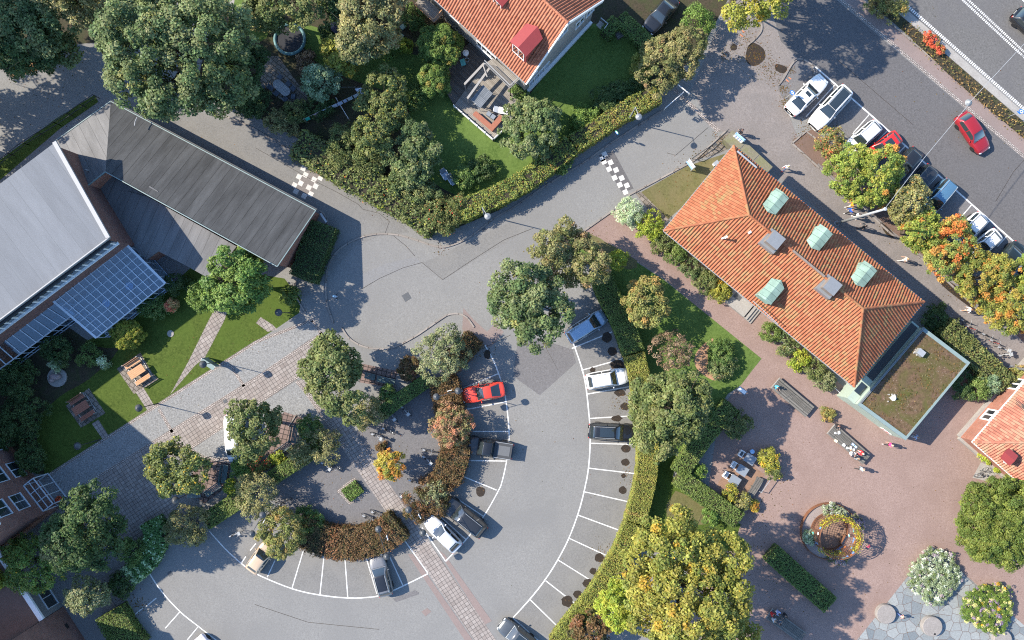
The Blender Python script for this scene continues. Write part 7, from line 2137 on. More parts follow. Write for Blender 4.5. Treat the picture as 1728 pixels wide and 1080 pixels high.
# loungers at the lawn corner
for i, (x, y, lb) in enumerate(((751, 295, "blue grey deck chair nearer the bushes at the lawn corner"), (763, 304, "blue grey deck chair nearer the clipped hedge at the lawn corner"))):
    c = P(x, y, .4); t = thing("deck_chair", (c.x, c.y, 0), lb, "deck chair", R(32), "deck chairs on the lawn")
    mb = MB(); mb.box((0, -.15, .35), (.6, .75, .05)); mb.build("seat", plain("deck_canvas%d" % i, (.36, .42, .5), .7, var=.06), t)
    mb = MB(); mb.beam((0, .22, .36), (0, .62, .85), .6, .05); mb.build("backrest", M['table_grey'], t)
    for s in (1, -1):
        mb = MB(); mb.box((s * .34, 0, .55), (.07, .8, .04)); mb.build("armrest", M['white'], t)
        for y_ in (-.4, .3): mb = MB(); mb.box((s * .3, y_, .2), (.05, .05, .4)); mb.build("leg", M['dark_metal'], t)
c = P(675, 140, .5); t = thing("raised_bed", (c.x, c.y, 0), "small wooden raised bed box beside the conical bushes", "planter", R(-35)); mb = MB()
for (x, y, w, l) in ((0, .45, .95, .06), (0, -.45, .95, .06), (.45, 0, .06, .84), (-.45, 0, .06, .84)): mb.box((x, y, .25), (w, l, .5))
mb.build("boards", M['deck'], t); mb = MB(); mb.box((0, 0, .2), (.83, .83, .3)); mb.build("earth", M['soil'], t)
# things on the deck
c = P(813, 163, 1.9); t = thing("swing_seat", (c.x, c.y, .5), "garden swing seat with grey striped awning on the terrace", "swing seat", R(50))
mb = MB(); mb.add([(-1.0, -.65, 1.32), (1.0, -.65, 1.32), (1.0, .65, 1.48), (-1.0, .65, 1.48), (-1.0, -.65, 1.29), (1.0, -.65, 1.29), (1.0, .65, 1.45), (-1.0, .65, 1.45)], [(0, 1, 2, 3), (7, 6, 5, 4), (0, 4, 5, 1), (2, 6, 7, 3)])
mb.build("awning", bricky("striped_canvas", (.16, .18, .2), (.24, .26, .28), (.1, .11, .12), 8, .13, .02, 0, 0), t)
mb = MB(); mb.box((0, .1, .45), (1.6, .55, .08)); mb.build("seat", M['stone_dark'], t)
mb = MB(); mb.box((0, .38, .7), (1.6, .08, .45)); mb.build("backrest", M['stone_dark'], t)
for x in (-.98, .98): mb = MB(); mb.path([(x, -.55, 0), (x, 0, 1.4), (x, .55, 0)], .025); mb.build("frame", M['white'], t)
c = P(845, 186, .9); t = thing("sun_lounger", (c.x, c.y, .5), "bright white sun lounger on the terrace", "lounger", R(-10)); mb = MB(); mb.box((.25, 0, .36), (1.0, .68, .08)); mb.beam((-.28, 0, .38), (-.75, 0, .6), .62, .07); mb.build("cushion", M['white'], t)
for sx in (-.5, .65):
    for sy in (-.25, .25): mb = MB(); mb.box((sx, sy, .16), (.05, .05, .32)); mb.build("leg", M['galv'], t)
c = P(817, 205, .9); t = thing("corner_bench", (c.x, c.y, .5), "red brown L-shaped wooden corner bench behind the white edge boards", "bench", R(-41)); mb = MB(); mb.box((0, 0, .42), (2.6, .55, .06)); mb.box((1.05, .95, .42), (.55, 1.35, .06)); mb.build("seat", M['red_wood'], t)
for x, y in ((-1.2, 0), (0, 0), (1.1, 0), (1.1, 1.4)): mb = MB(); mb.box((x, y, .2), (.4, .4, .39)); mb.build("leg", M['red_wood'], t)
for i, (x, y, lb) in enumerate(((825, 192, "grey cube stool nearer the swing seat"), (832, 197, "grey cube stool nearer the corner bench"))):
    c = P(x, y, .9); t = thing("cube_stool", (c.x, c.y, .5), lb, "stool", R(-35), "stools on the terrace"); mb = MB(); mb.box((0, 0, .19), (.42, .42, .37)); mb.build("base", M['stone_dark'], t); mb = MB(); mb.box((0, 0, .4), (.46, .46, .05)); mb.build("cushion", M['table_grey'], t)
c = P(786, 90, 1.0); t = thing("round_table", (c.x, c.y, .45), "round white table top on the dark terrace boards", "table"); mb = MB(); mb.lathe([(.33, .68), (.33, .72), (.1, .8)], (0, 0, 0), 20); mb.build("tabletop", M['white'], t); mb = MB(); mb.lathe([(.2, 0), (.03, .05), (.03, .68)]); mb.build("leg", M['galv'], t)
c = P(788, 101, .8); t = thing("flower_pot", (c.x, c.y, .45), "round grey plant pot near the white table", "pot"); mb = MB(); mb.lathe([(.15, 0), (.24, .35), (.2, .35), (.18, .28)], close=False); mb.build("pot", M['galv'], t); mb = MB(); mb.lathe([(.19, .28), (.01, .3)], (0, 0, 0), 16, close=False); mb.build("earth", M['soil'], t)
t = chair(782, 109, 20, "turquoise chair on the dark terrace boards", colour((.12, .38, .36)), "terrace chairs"); t.location.z = .45
for i, (x, y, lb) in enumerate(((660, 46, "pale green cushion in the garden, nearest the leafy tree"), (680, 45, "pale green cushion in the garden, nearest the house"), (677, 62, "pale green cushion on the garden paving, third in line"), (669, 73, "pale green cushion beside the round green bush"))):
    c = P(x, y, .1); t = thing("garden_cushion", (c.x, c.y, 0), lb, "cushion", R(25 + i * 20), "pale green cushions on the garden paving"); mb = MB(); mb.box((0, 0, .11), (.62, .5, .22), 0, 0, .85); mb.build("pad", colour((.3, .4, .33)), t)
c = P(1046, 58, .4); t = thing("garden_crate", (c.x, c.y, 0), "brown wooden chest inside the clipped hedge corner", "chest", R(30)); mb = MB(); mb.box((0, 0, .25), (.8, .65, .5)); mb.build("chest", M['deck_dark'], t); mb = MB(); mb.box((0, 0, .52), (.86, .7, .04)); mb.build("lid", M['wood'], t)
for i, (x, y, lb) in enumerate(((100, 843, "red and orange flower pot nearest the glazed porch"), (130, 841, "red and orange flower pot nearest the dark tree"))):
    c = P(x, y, .4); t = thing("flower_pot", (c.x, c.y, 0), lb, "pot", 0, "flower pots by the porch"); mb = MB(); mb.lathe([(.22, 0), (.34, .45), (.3, .45), (.27, .36)], close=False); mb.build("pot", M['corten'], t)
    rng = nrng(); k = 160; d = rng.normal(size=(k, 3)); d /= np.linalg.norm(d, axis=1, keepdims=True); d[:, 2] = abs(d[:, 2]); leaf_obj("flowers", d * .4 + np.array([0, 0, .45]), d, rng.uniform(.08, .16, k), pick(rng, 'red', k) * np.array([1.3, .6, .6]), t, rng)

# ------------------------------------------------------------------ bicycles
bk1, bk2, bk3 = bicycle((.03, .03, .035)), bicycle((.45, .46, .47), True), bicycle((.4, .08, .06))
for (p, x, y, a, lb) in ((bk1, 1628, 542, -20, "black bicycle at the head of the hedge row, in shadow"), (bk3, 1637, 553, -25, "bicycle with red saddle second in the hedge row"), (bk1, 1664, 566, -22, "black bicycle in the middle of the hedge row"), (bk3, 1677, 577, -25, "bicycle with red bag in the hedge row beside the pale one"),
                         (bk2, 1691, 588, -20, "pale bicycle with basket, last but one of the hedge row"), (bk2, 1693, 598, 10, "pale bicycle at the end of the hedge row"), (bk1, 1656, 797, 35, "single black bicycle on the slab by the brick house"),
                         (bk2, 663, 700, -55, "pale bicycle in shade under the clipped green hedge"), (bk2, 685, 692, -45, "pale bicycle nearest the clipped hedge's upper end"), (bk1, 655, 726, -30, "dark bicycle in dappled shade, middle of the bike yard"), (bk2, 637, 735, -25, "bicycle with pale fittings by the paver path"),
                         (bk1, 724, 760, -15, "dark bicycle against the rust brown hedge"), (bk1, 622, 873, -30, "black bicycle against the brown hedge, left of a pair"), (bk1, 637, 866, -25, "black bicycle against the brown hedge, right of a pair"), (bk3, 683, 843, -50, "dark red bicycle beside the paver path"),
                         (bk2, 552, 785, -35, "pale bicycle under the shrubs by the paver path"), (bk1, 566, 786, -30, "dark bicycle under the shrubs by the paver path"), (bk2, 398, 900, 20, "pale bicycle alone behind the lower bays"), (bk1, 480, 846, 25, "dark bicycle near the blue one by the hedge"), (bk2, 722, 775, -40, "pale bicycle by the small orange tree"), (bk1, 700, 812, -20, "dark bicycle near the brown bush at the path")):
    place_bike(p, x, y, a, lb, lean=.06)
# ------------------------------------------------------------------ trees and shrubs
T = "trees"
tree(292, 92, 118, 13.5, 'maple', "huge grey green maple behind the long brick hall", clump=.62, per=52, leaf=.27, n=9, fill=.4, extra=[(360, 70, 70, 10), (230, 60, 60, 10), (370, 140, 50, 8), (250, 130, 60, 9), (300, 150, 45, 8)])
tree(60, 40, 85, 9, 'maple', "dark leafy tree at the top left corner", clump=.6, per=46, leaf=.27)
tree(140, -10, 60, 12, 'greyyel', "yellowish tree top at the upper edge left of the huge maple", clump=.55)
tree(60, 75, 60, 8, 'deep', "small dark tree above the shaded lane", clump=.5)
tree(-190, 112, 100, 13, 'deep', "tall tree beyond the left edge shading the lane", clump=.7, per=34, leaf=.32)
tree(-165, 330, 66, 13, 'deep', "bare-edged tree beyond the left edge by the white roof", clump=.7, per=34, leaf=.32)
tree(-170, -10, 110, 17, 'deep', "tall tree beyond the upper left corner", clump=.7, per=34, leaf=.32)
tree(-110, 232, 62, 8.3, 'deep', "tall tree at the left edge above the white roofed hall", clump=.7, per=34, leaf=.32)
tree(405, 478, 56, 7.5, 'bright', "bright green round tree at the corner of the brick hall", clump=.5, per=46, leaf=.24, n=8)
shrub(345, 500, 28, 2.6, 'green', "green bush next to the bright green tree", clump=.36)
shrub(289, 516, 12, 1.4, 'pinkish', "small pink tinged shrub by the conservatory")
shrub(217, 565, 27, 2.2, 'ball', "clipped round yellow green ball bush on the lawn", clump=.16, per=30, leaf=.1, n=9, dens=2.2)
shrub(300, 480, 22, 1.6, 'deep', "dark low bush in the shaded courtyard corner")
hedge([(510, 470), (525, 430), (545, 378)], 46, 1.9, 'deep', "dark clipped bush mass at the brick hall's end wall", loose=.1, lumps=.06)
for i, (x, y, r, h, pl, lb) in enumerate(((30, 640, 36, 2.6, 'deep', "dark bush under the lean-to glass"), (40, 700, 42, 3.0, 'deep', "large dark bush at the left edge, middle of the shaded bed"), (55, 770, 30, 2.2, 'deep', "dark bush beside the tall brick building"), (100, 590, 28, 1.8, 'deep', "low dark bush in front of the conservatory corner"),
                                       (150, 600, 24, 1.5, 'hedge', "low green bush between ball bush and sculpture"), (95, 615, 10, 1.2, 'silver', "small white flowering plant by the sculpture"), (174, 612, 9, 1.1, 'silver', "small white flowering plant by the sunlit picnic set"), (260, 520, 26, 1.4, 'hedge', "green low bush strip along the glass front"), (10, 735, 26, 2.4, 'deep', "dark bush by the left edge above the brick windows"))):
    shrub(x, y, r, h, pl, lb, clump=.32, per=24)
tree(150, 902, 62, 8.0, 'deep', "dark round tree in the building's shade, lower left", clump=.55, per=46, n=9, extra=[(120, 920, 40, 7.5), (150, 860, 40, 7)])
shrub(118, 905, 38, 7.2, 'greyyel', "sunlit yellowish crown beside the dark tree, lower left", clump=.4, per=30, leaf=.2)
tree(60, 950, 55, 5.5, 'green', "feathery green tree with yellow tips over the grey annex", clump=.4, per=34, leaf=.2, accents=[('yellow', .12)])
shrub(2, 972, 20, 5.5, 'lime', "bright yellow branch tip at the left edge", clump=.4, leaf=.2)
tree(150, 1003, 32, 4.5, 'grey', "small grey green tree beside the annex wall", clump=.4, per=30, leaf=.2)
hedge([(215, 975), (250, 940), (262, 905), (252, 880)], 34, 1.1, 'laurel', "glossy pale-edged laurel band round the dark tree's bed", loose=.1, lumps=.08, leaf=.2)
shrub(225, 930, 26, 1.8, 'hedge', "green bush inside the laurel band"); shrub(205, 985, 24, 1.5, 'deep', "dark low bush at the laurel band's lower end")
hedge([(182, 1035), (205, 1075), (225, 1100)], 50, 1.4, 'box', "clipped hedge block by the lower left parking bays", smooth=1)
tree(-105, 158, 68, 9, 'deep', "leafy tree just beyond the left edge by the lane", clump=.6, per=34, leaf=.3)
# garden behind the road hedge
G = "garden trees and bushes"
tree(470, 12, 52, 8, 'olive', "drooping green garden tree above the trampoline", clump=.5, extra=[(510, 5, 36, 6)])
tree(630, 25, 62, 8, 'greyyel', "large grey yellow garden tree by the parasol", clump=.5, per=40, extra=[(600, 70, 30, 6)])
tree(580, 8, 40, 6, 'deep', "dark bluish garden tree at the top edge", clump=.5)
tree(543, 140, 33, 5, 'blue', "bluish green garden tree beside the oval table", clump=.4, per=36, leaf=.2)
tree(575, 100, 34, 4.5, 'yellow', "yellow green garden shrub tree between trampoline and lawn", clump=.42, per=30)
tree(600, 85, 30, 5, 'blue', "grey blue garden tree below the parasol", clump=.42)
shrub(662, 88, 15, 1.6, 'green', "round green bush beside the pale cushions"); shrub(684, 78, 14, 1.4, 'lime', "yellow green bush next to the round green bush")
shrub(700, 30, 22, 1.8, 'hedge', "green garden bush by the upper balcony")
tree(745, 80, 37, 4.3, 'thuja', "broad conical thuja next to the terrace, upper of two", clump=.3, per=44, leaf=.15, n=9, base=.03, dens=2)
tree(733, 135, 28, 3.8, 'thuja', "conical thuja next to the terrace, lower of two", clump=.3, per=44, leaf=.15, n=8, base=.03, dens=2)
tree(645, 190, 46, 4.5, 'olive', "garden apple tree above the bluish lawn tree", clump=.42, per=40, leaf=.21, extra=[(650, 150, 30, 3.6), (630, 225, 32, 3.8)], accents=[('yellow', .08)])
tree(698, 262, 48, 4.3, 'maple', "round grey green garden tree by the lawn's shaded side", clump=.42, per=42, leaf=.22)
tree(898, 216, 52, 4.6, 'maple', "round grey green tree at the terrace corner", clump=.42, per=42, leaf=.22)
shrub(595, 245, 40, 3.2, 'olive', "grey green bush mass behind the road hedge", clump=.36, spots=[(575, 265, 28), (625, 270, 30)])
shrub(700, 165, 24, 1.8, 'hedge', "dark green bush below the raised bed"); shrub(540, 180, 26, 1.6, 'deep', "dark bush by the washing line"); shrub(440, 30, 26, 2, 'greyyel', "yellowish bush beside the strip of garden lawn")
shrub(500, 190, 22, 1.4, 'olive', "olive bush at the garden hedge gap"); shrub(430, 175, 30, 1.5, 'deep', "dark ground bush between hedge and oval table", spots=[(400, 170, 22)]); shrub(470, 205, 22, 1.2, 'greyyel', "pale yellow green bush on the road side bank", spots=[(490, 215, 16)])
tree(410, 110, 40, 6, 'deep', "dark tree between the huge maple and the oval table", clump=.5)
shrub(560, 60, 20, 1.5, 'deep', "dark fern-like bush between trampoline and parasol"); shrub(520, 108, 22, 1.3, 'purple', "purplish low bush by the trampoline ladder")
shrub(785, 300, 22, 1.6, 'hedge', "dark green bush behind the clipped hedge near the deck chairs"); shrub(815, 285, 24, 1.5, 'deep', "dark bush along the shaded lawn edge")
shrub(985, 203, 26, 1.7, 'green', "green bush in the shade of the gabled house"); shrub(1035, 170, 36, 1.6, 'deep', "dark bush in the gabled house's shadow", spots=[(1070, 160, 26)])
shrub(875, 155, 16, 1.2, 'hedge', "leafy bush at the gable's front corner"); shrub(940, 270, 30, 1.6, 'hedge', "green bush between round tree and beech hedge")
# road hedge, loose
hedge([(500, 240), (560, 275), (620, 310), (690, 350), (735, 378)], 48, 2.0, 'olive', "loose mixed hedge along the street below the garden", loose=.25, leaf=.19, lumps=.16, dens=95, accents=[('rowan_red', .03), ('lime', .06)])
shrub(752, 362, 36, 2.4, 'olive', "bushy hedge corner with red berries at the junction", clump=.36, accents=[('red', .05)], spots=[(725, 372, 26), (775, 355, 26)])
shrub(680, 315, 34, 2.6, 'maple', "grey green bush between the deck chairs and street hedge", clump=.36, spots=[(720, 330, 28)])
hedge([(770, 358), (830, 333), (882, 307), (925, 275), (965, 243)], 34, 1.9, 'beech2', "beech hedge along the street, sunny yellow green stretch", loose=.12, lumps=.13, leaf=.13, accents=[('hedge', .3)])
hedge([(968, 242), (1000, 222), (1040, 195), (1080, 172), (1112, 158)], 30, 1.9, 'beech', "beech hedge along the street, brownish upper stretch", loose=.12, lumps=.13, leaf=.13, accents=[('rust', .1), ('hedge', .25)])
tree(1128, 100, 46, 4.8, 'brown', "yellow brown tree at the driveway hedge end", clump=.4, per=38, leaf=.2, extra=[(1160, 72, 30, 4), (1110, 125, 30, 4)])
shrub(1177, 36, 29, 3.0, 'bright', "bright green round bush by the driveway mouth", clump=.36)
hedge([(1046, 28), (1072, 52), (1100, 78)], 26, 1.5, 'hedge', "clipped hedge along the shady driveway, longer arm", smooth=1); hedge([(1042, 32), (1022, 56)], 22, 1.5, 'hedge', "clipped hedge beside the shady driveway, shorter arm", smooth=1)
shrub(1085, 110, 24, 1.6, 'beech', "shaded bush below the yellow brown tree")
tree(1262, -38, 66, 11, 'yellow', "yellowing street tree at the top edge over the junction", clump=.55, per=46, extra=[(1255, 5, 40, 8), (1300, -30, 50, 9)])
tree(1345, -90, 60, 11, 'olive', "street tree beyond the top edge above the car park", clump=.6)
# planting strip
rng = nrng()
shrub(1483, 12, 22, 1.8, 'autumn', "green and orange bush in the road strip at the top edge", clump=.32, spots=[(1500, 18, 20), (1515, 12, 14)])
shrub(1575, 72, 12, .8, 'red', "red leaved low shrub in the road strip", clump=.2, leaf=.12, spots=[(1562, 62, 9), (1586, 85, 8)])
hedge([(1530, 40), (1560, 75), (1640, 148), (1728, 222), (1780, 268)], 16, .3, 'dry', "dry brown ground planting along the road", loose=.22, leaf=.13, dens=38, lumps=.3, name="border_planting")
# rowans along the promenade
tree(1460, 300, 55, 5.5, 'rowan', "yellow green rowan over the bright red car", clump=.36, per=36, leaf=.19, n=8, accents=[('rowan_or', .06)], extra=[(1425, 290, 30, 4.5), (1490, 280, 30, 5)])
tree(1530, 342, 38, 5.2, 'greyyel', "rowan with brown tinged leaves beside the blue people carrier", clump=.36, per=32, leaf=.19, accents=[('rowan_or', .15)])
tree(1548, 388, 40, 5.2, 'rowan', "green rowan below the tall mast's tip", clump=.36, per=34, leaf=.19, accents=[('rowan_red', .1)])
tree(1602, 408, 44, 5.4, 'rowan_red', "red tinged rowan beside the white cars", clump=.36, per=34, leaf=.19, extra=[(1590, 440, 28, 4.5)])
tree(1662, 468, 52, 5.5, 'rowan_or', "orange berried rowan opposite the house's lower corner", clump=.36, per=36, leaf=.19, extra=[(1640, 470, 28, 4.6)])
tree(1705, 520, 50, 5.5, 'rowan_or', "orange berried rowan at the right edge near the bicycles", clump=.36, per=36, leaf=.19)
tree(1745, 470, 45, 5.5, 'rowan', "rowan cut off by the right edge", clump=.36, leaf=.19)
shrub(1402, 242, 26, 2.2, 'autumn', "small rowan sapling with red fruit by the gravel square", clump=.3, per=16, leaf=.16, accents=[('red', .1)])
# centre
tree(898, 512, 62, 9, 'maple', "big dark green maple between the junction and round car park", clump=.52, per=48, leaf=.25, n=9, fill=.4, extra=[(905, 560, 34, 7.5), (870, 480, 34, 7.5)])
tree(960, 432, 56, 6.5, 'brown', "olive brown spreading tree beside the big maple", clump=.46, per=38, leaf=.22, extra=[(1000, 450, 30, 5.5), (925, 420, 30, 6)])
shrub(1042, 440, 18, 3.0, 'lime', "bright yellow shrub at the end of the long beech hedge", clump=.3)
tree(1090, 510, 42, 5, 'autumn', "round tree with yellow orange leaves on the lawn", clump=.42, per=38, leaf=.2)
shrub(1062, 358, 25, 2.2, 'silver', "silvery grey round bush at the path's street end", clump=.26, leaf=.11, n=8); shrub(1097, 381, 25, 2.2, 'lime', "yellow green round bush next to the silvery bush", clump=.3)
for i, (x, y, r, h, pl, lb) in enumerate(((1118, 408, 20, 1.7, 'olive', "green bush under the tiled eave, nearest the yellow bush"), (1140, 428, 20, 1.6, 'box', "green bush along the eave, second after the yellow bush"), (1165, 452, 20, 1.6, 'maple', "grey green bush along the eave, middle of the row"), (1190, 475, 20, 1.6, 'olive', "olive bush along the eave, before the yellow spotted one"), (1215, 492, 20, 1.6, 'yellow', "yellow spotted bush beside the stone steps"))):
    shrub(x, y, r, h, pl, lb, group="bushes along the house's garden side")
for i, (x, y, r, h, pl, lb) in enumerate(((1300, 562, 18, 1.4, 'box', "low bush just below the stone steps"), (1325, 582, 20, 1.5, 'maple', "grey green bush below the steps, second in line"), (1350, 605, 20, 1.5, 'lime', "yellow green bush in the lower eave row"), (1372, 625, 20, 1.5, 'olive', "olive bush in the lower eave row, nearest the pavilion but one"), (1392, 642, 19, 1.4, 'grey', "silver green bush at the lower eave row's end"))):
    shrub(x, y, r, h, pl, lb, group="bushes along the house's garden side")
shrub(1395, 700, 12, .6, 'autumn', "small dry plant at the pavilion's foot", group="small plants")
hedge([(1014, 460), (1028, 498), (1052, 545), (1070, 595)], 36, 1.7, 'box', "long beech hedge, green upper stretch under the trees", loose=.05, leaf=.1, dens=280)
hedge([(1071, 598), (1083, 650), (1091, 700), (1094, 750), (1092, 800), (1084, 840), (1072, 882)], 34, 1.7, 'beech', "long beech hedge, coppery middle stretch", loose=.05, leaf=.1, dens=280)
hedge([(1071, 885), (1050, 935), (1030, 970), (1005, 1010), (968, 1055), (940, 1092)], 32, 1.6, 'beech2', "long beech hedge, yellow green lower stretch to the bottom edge", loose=.06, leaf=.1, dens=280)
tree(1130, 690, 64, 9.2, 'olive', "broad leafy green tree overhanging the beech hedge", clump=.48, per=46, leaf=.26, n=9, extra=[(1165, 670, 36, 7.2), (1110, 740, 34, 7)])
tree(1133, 592, 36, 3.4, 'purple', "purple brown open shrub tree on the round lawn", clump=.3, per=12, leaf=.17, dens=1.0, fill=.1)
shrub(1215, 592, 24, 1.5, 'hedge', "dark green bush in the bark chip bed, upper one", clump=.3); shrub(1218, 620, 24, 1.3, 'maple', "grey green bush in the bark chip bed, lower one", clump=.3)
hedge([(1236, 684), (1190, 737), (1146, 800)], 30, 1.5, 'box', "clipped zigzag hedge, upper arm beside the gravel", smooth=1); hedge([(1206, 688), (1180, 722)], 12, 1.4, 'hedge', "narrow clipped hedge parallel to the zigzag hedge", smooth=1)
hedge([(1146, 806), (1200, 845), (1248, 880)], 31, 1.5, 'box', "clipped zigzag hedge, lower arm beside the dry lawn", smooth=1)
shrub(1242, 715, 24, 1.8, 'olive', "loose olive bush at the zigzag hedge's upper end"); shrub(1198, 870, 14, 1.8, 'bright', "light green bush at the dry lawn corner"); shrub(1180, 795, 12, 1.2, 'green', "small green bush in the zigzag hedge's shade")
tree(1145, 985, 98, 13.5, 'bigyel', "huge yellow green tree at the bottom of the square", clump=.62, per=56, leaf=.27, n=11, extra=[(1092, 950, 44, 9.5), (1200, 1010, 60, 10.5), (1130, 910, 50, 11), (1215, 940, 42, 10.5), (1160, 1060, 60, 10)], accents=[('yellow', .04)])
tree(1235, 1075, 40, 10, 'bigyel', "yellow green tree crown at the bottom edge beside the huge one", clump=.5)
tree(1043, 1018, 38, 8.5, 'lime', "bright lemon yellow tree at the foot of the beech hedge", clump=.42, per=36, leaf=.22)
tree(1000, 1062, 34, 3.5, 'rust', "rust brown shrub tree behind the beech hedge at the bottom", clump=.36, per=24)
for i, (x, y, r, h, pl, lb) in enumerate(((1297, 775, 20, 1.5, 'yellow', "yellow flowering bush beside the upper grey table"), (1232, 832, 14, 1.2, 'yellow', "yellow flowering bush below the lowest grey table"), (1252, 845, 16, 1.3, 'greyyel', "grey yellow bush between grey tables and zigzag hedge"), (1305, 795, 16, 1.3, 'olive', "olive bush at the curved plank bench end"), (1272, 853, 9, .9, 'orange', "orange flowered tuft at the sand bed's lower corner"))):
    shrub(x, y, r, h, pl, lb, accents=[('flower_yellow', .12)], group="bushes round the sand bed")
hedge([(1303, 934), (1352, 978), (1402, 1022)], 32, 1.3, 'hedge', "free-standing clipped hedge block in the gravel yard", smooth=1)
tree(1692, 880, 72, 6.5, 'conifer', "big round golden green conifer at the right edge", clump=.42, per=60, leaf=.17, n=14, base=.02, dens=2.0, extra=[(1655, 850, 30, 5), (1660, 915, 28, 4.6), (1710, 850, 36, 5.6), (1700, 930, 30, 4.6)])
shrub(1577, 971, 45, 1.1, 'flower_white', "silver white flower mound on the slate terrace", clump=.2, per=30, leaf=.1, n=10, flat=.5, dens=2, name="flower_mound", cat="flower bed"); shrub(1667, 1026, 44, 1.1, 'flower_mix', "mixed yellow and green flower mound on the slate terrace", clump=.2, per=30, leaf=.1, n=10, flat=.5, dens=2, name="flower_mound", cat="flower bed")
shrub(1400, 862, 14, 1.2, 'flower_white', "white and lilac flowers on the planter ring's top", clump=.18, leaf=.1, accents=[('lilac', .2)], spots=[(1412, 864, 12)], name="flower_clump", cat="flowers"); shrub(1366, 905, 13, 1.2, 'silver', "white flowers on the planter ring's left", clump=.18, leaf=.1, accents=[('lilac', .15)], name="flower_clump", cat="flowers")
shrub(1447, 885, 12, 1.3, 'lilac', "lilac flowers on the planter ring by the long shadow", clump=.18, leaf=.1, name="flower_clump", cat="flowers", spots=[(1440, 875, 8)]); shrub(1418, 940, 14, .9, 'lilac', "lilac and green flowers at the planter ring's foot", clump=.18, leaf=.1, name="flower_clump", cat="flowers", spots=[(1404, 938, 10)])
hedge([(1598, 550), (1630, 582), (1668, 618), (1700, 648)], 34, 1.7, 'olive', "loose flowering hedge between pavilion and bicycles", loose=.2, lumps=.12, leaf=.16, accents=[('autumn', .15)])
shrub(1650, 655, 20, 2.0, 'box', "rounded green bush at the pavilion's right corner"); shrub(1670, 648, 22, 2.0, 'blue', "blue green spiky bush beside the brick house"); shrub(1620, 650, 26, 1.5, 'deep', "dark bush in the pavilion's shadow", spots=[(1600, 600, 20)]); shrub(1715, 640, 24, 1.5, 'autumn', "yellow tinged bush at the right edge by the mast foot")
shrub(1665, 768, 13, .9, 'lime', "yellow leaved bush at the brick house's corner", spots=[(1685, 785, 10)]); shrub(1580, 535, 22, 1.6, 'deep', "dark bush at the hip-roofed house's lower corner")
# plaza planting
tree(560, 622, 52, 8, 'olive', "dark olive round tree on the plaza beside the paver path", clump=.5, per=46, leaf=.25, n=9, extra=[(575, 665, 32, 6), (600, 690, 26, 4.5)])
shrub(625, 690, 26, 2.4, 'greyyel', "yellowish bush below the dark olive tree", clump=.32, spots=[(610, 705, 18)]); shrub(655, 667, 18, 1.4, 'hedge', "green ground bush behind the long bench")
tree(752, 590, 40, 5, 'grey', "grey green feathery tree over the brown hedge end", clump=.38, per=28, leaf=.17, extra=[(725, 600, 26, 4), (735, 625, 24, 3.6)])
hedge([(640, 700), (680, 670), (724, 640)], 22, 1.5, 'hedge', "clipped green hedge along the bike yard's upper side", smooth=1)
shrub(690, 622, 22, 1.5, 'rust', "rust brown bush behind the long bench's end"); hedge([(800, 570), (775, 600), (748, 625)], 34, 1.3, 'rust', "rust brown hedge at the parking circle's upper end", loose=.2, lumps=.1)
hedge([(748, 640), (755, 680), (764, 720), (768, 765), (752, 812)], 46, 1.4, 'rust', "rust brown hedge along the inner bays", loose=.22, lumps=.14, leaf=.12, dens=260)
tree(762, 715, 38, 4.0, 'reddish', "pinkish red leaved tree above the rust brown hedge", clump=.3, per=16, leaf=.16, dens=1.3)
shrub(722, 842, 36, 1.8, 'rust', "round rust brown bush at the silver hatchback's nose", clump=.34, spots=[(745, 815, 22), (705, 865, 20)]); shrub(735, 830, 22, 2.2, 'grey', "greyish twiggy bush on top of the rust brown one", clump=.3, per=10)
tree(660, 785, 26, 3.5, 'orange', "small orange autumn tree beside the paver path", clump=.34, per=34, leaf=.18); shrub(644, 755, 8, .5, 'rust', "small heap-like brown plant above the orange tree")
hedge([(583, 838), (606, 820)], 24, .45, 'green', "low green planting in the small diamond paved square", smooth=1)
hedge([(505, 895), (550, 915), (600, 918), (645, 905), (672, 885)], 52, 1.4, 'rust', "curved rust brown hedge above the lower bays", loose=.22, lumps=.14, leaf=.12, dens=260)
tree(478, 896, 40, 3.8, 'autumn', "orange brown round bush tree over the beige car", clump=.36, per=38, leaf=.17)
shrub(520, 880, 26, 1.5, 'hedge', "dark green bush between orange bush and brown hedge")
tree(432, 716, 46, 6.5, 'olive', "green tree over the white van", clump=.44, per=42, leaf=.22, extra=[(425, 750, 26, 5)])
tree(295, 792, 46, 6.5, 'olive', "tree with yellowing edge beside the shaded paver walk", clump=.46, per=42, leaf=.23, accents=[('yellow', .16)], extra=[(330, 800, 30, 5)])
shrub(525, 725, 24, 2.2, 'hedge', "green bush beside the plaza bench"); shrub(545, 750, 34, 3, 'greyyel', "grey yellow feathery bush by the paver path", clump=.34, per=18, spots=[(510, 765, 22)]); hedge([(457, 808), (500, 780), (540, 755)], 24, 1.5, 'box', "clipped box hedge beside the grey yellow bush", smooth=1)
hedge([(345, 882), (375, 862), (412, 838)], 28, 1.5, 'box', "clipped box hedge below the plaza benches", smooth=1)
shrub(320, 880, 36, 2.6, 'greyyel', "grey yellow drooping bush at the plaza's lower corner", clump=.32, per=20, leaf=.15, spots=[(300, 900, 20), (335, 905, 16)]); tree(432, 832, 40, 4.2, 'greyyel', "grey yellow small tree between the clipped hedges", clump=.36, per=24, leaf=.16)
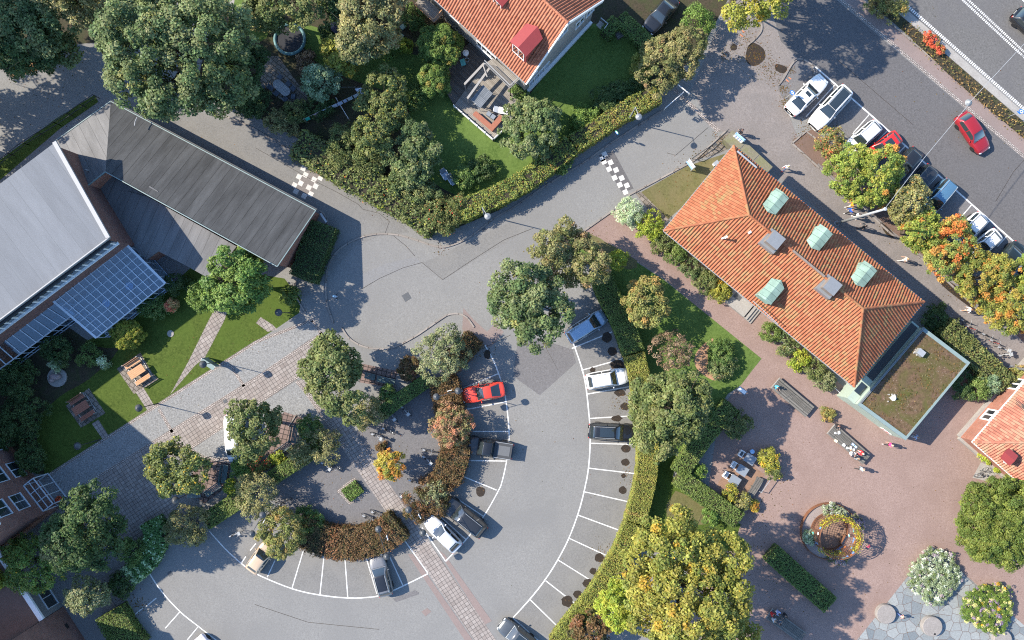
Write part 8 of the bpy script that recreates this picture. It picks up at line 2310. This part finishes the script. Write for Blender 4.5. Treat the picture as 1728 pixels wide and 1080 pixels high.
shrub(435, 780, 20, 1.8, 'red', "red and green bush by the van's nose", accents=[('hedge', .6)]); shrub(410, 790, 24, 1.6, 'green', "bright green bush below the white van"); shrub(395, 825, 18, 1.2, 'lime', "lime green bush by the low bench", spots=[(470, 775, 14)])
shrub(490, 500, 18, 1.2, 'box', "small hedge bush under the bright green tree's right side")

# fallen leaves lying along kerbs, lawns and under the street trees
rng = nrng(); LP = []
for (x, y, s, n) in ((1262, 65, 10, 90), (1275, 95, 16, 220), (1300, 120, 16, 200), (1322, 150, 8, 120), (1335, 118, 6, 70), (1325, 172, 8, 110), (1413, 222, 8, 90), (1345, 235, 7, 60), (1240, 90, 16, 80), (1222, 95, 6, 50), (1360, 215, 10, 60), (1300, 40, 25, 60),
                     (1150, 285, 18, 60), (1180, 262, 8, 60), (1130, 350, 30, 50), (598, 316, 5, 50), (628, 334, 4, 40), (690, 372, 6, 40), (742, 421, 7, 35), (655, 345, 20, 40), (1210, 235, 10, 70), (1000, 415, 30, 60), (1500, 390, 14, 60), (1620, 480, 20, 80),
                     (235, 1020, 10, 120), (210, 1000, 20, 100), (470, 860, 30, 80), (650, 760, 30, 80), (1290, 860, 30, 90), (1290, 960, 60, 160), (1140, 860, 40, 60), (1060, 800, 12, 60), (1020, 930, 14, 60), (1045, 680, 12, 50), (700, 640, 20, 50), (820, 590, 15, 40),
                     (330, 610, 60, 40), (420, 580, 40, 30), (30, 108, 16, 200), (90, 160, 60, 120), (860, 480, 40, 20), (1600, 150, 90, 60), (1490, 900, 160, 120), (900, 760, 120, 30), (560, 820, 40, 60)):
    q = rng.normal(size=(n, 2)) * s * .75 + np.array([x, y]); LP.append(np.column_stack([(q[:, 0] - 864) / 16, (540 - q[:, 1]) / 16, np.full(n, .03)]))
LP = np.concatenate(LP); n = len(LP)
tag(leaf_obj("fallen_leaves", LP, np.column_stack([rng.normal(size=(n, 2)) * .25, np.ones(n)]), rng.uniform(.05, .13, n), pick(rng, 'orange', n) * np.array([.42, .36, .5]) * rng.uniform(.5, 1.2, (n, 1)), None, rng), kind="stuff")
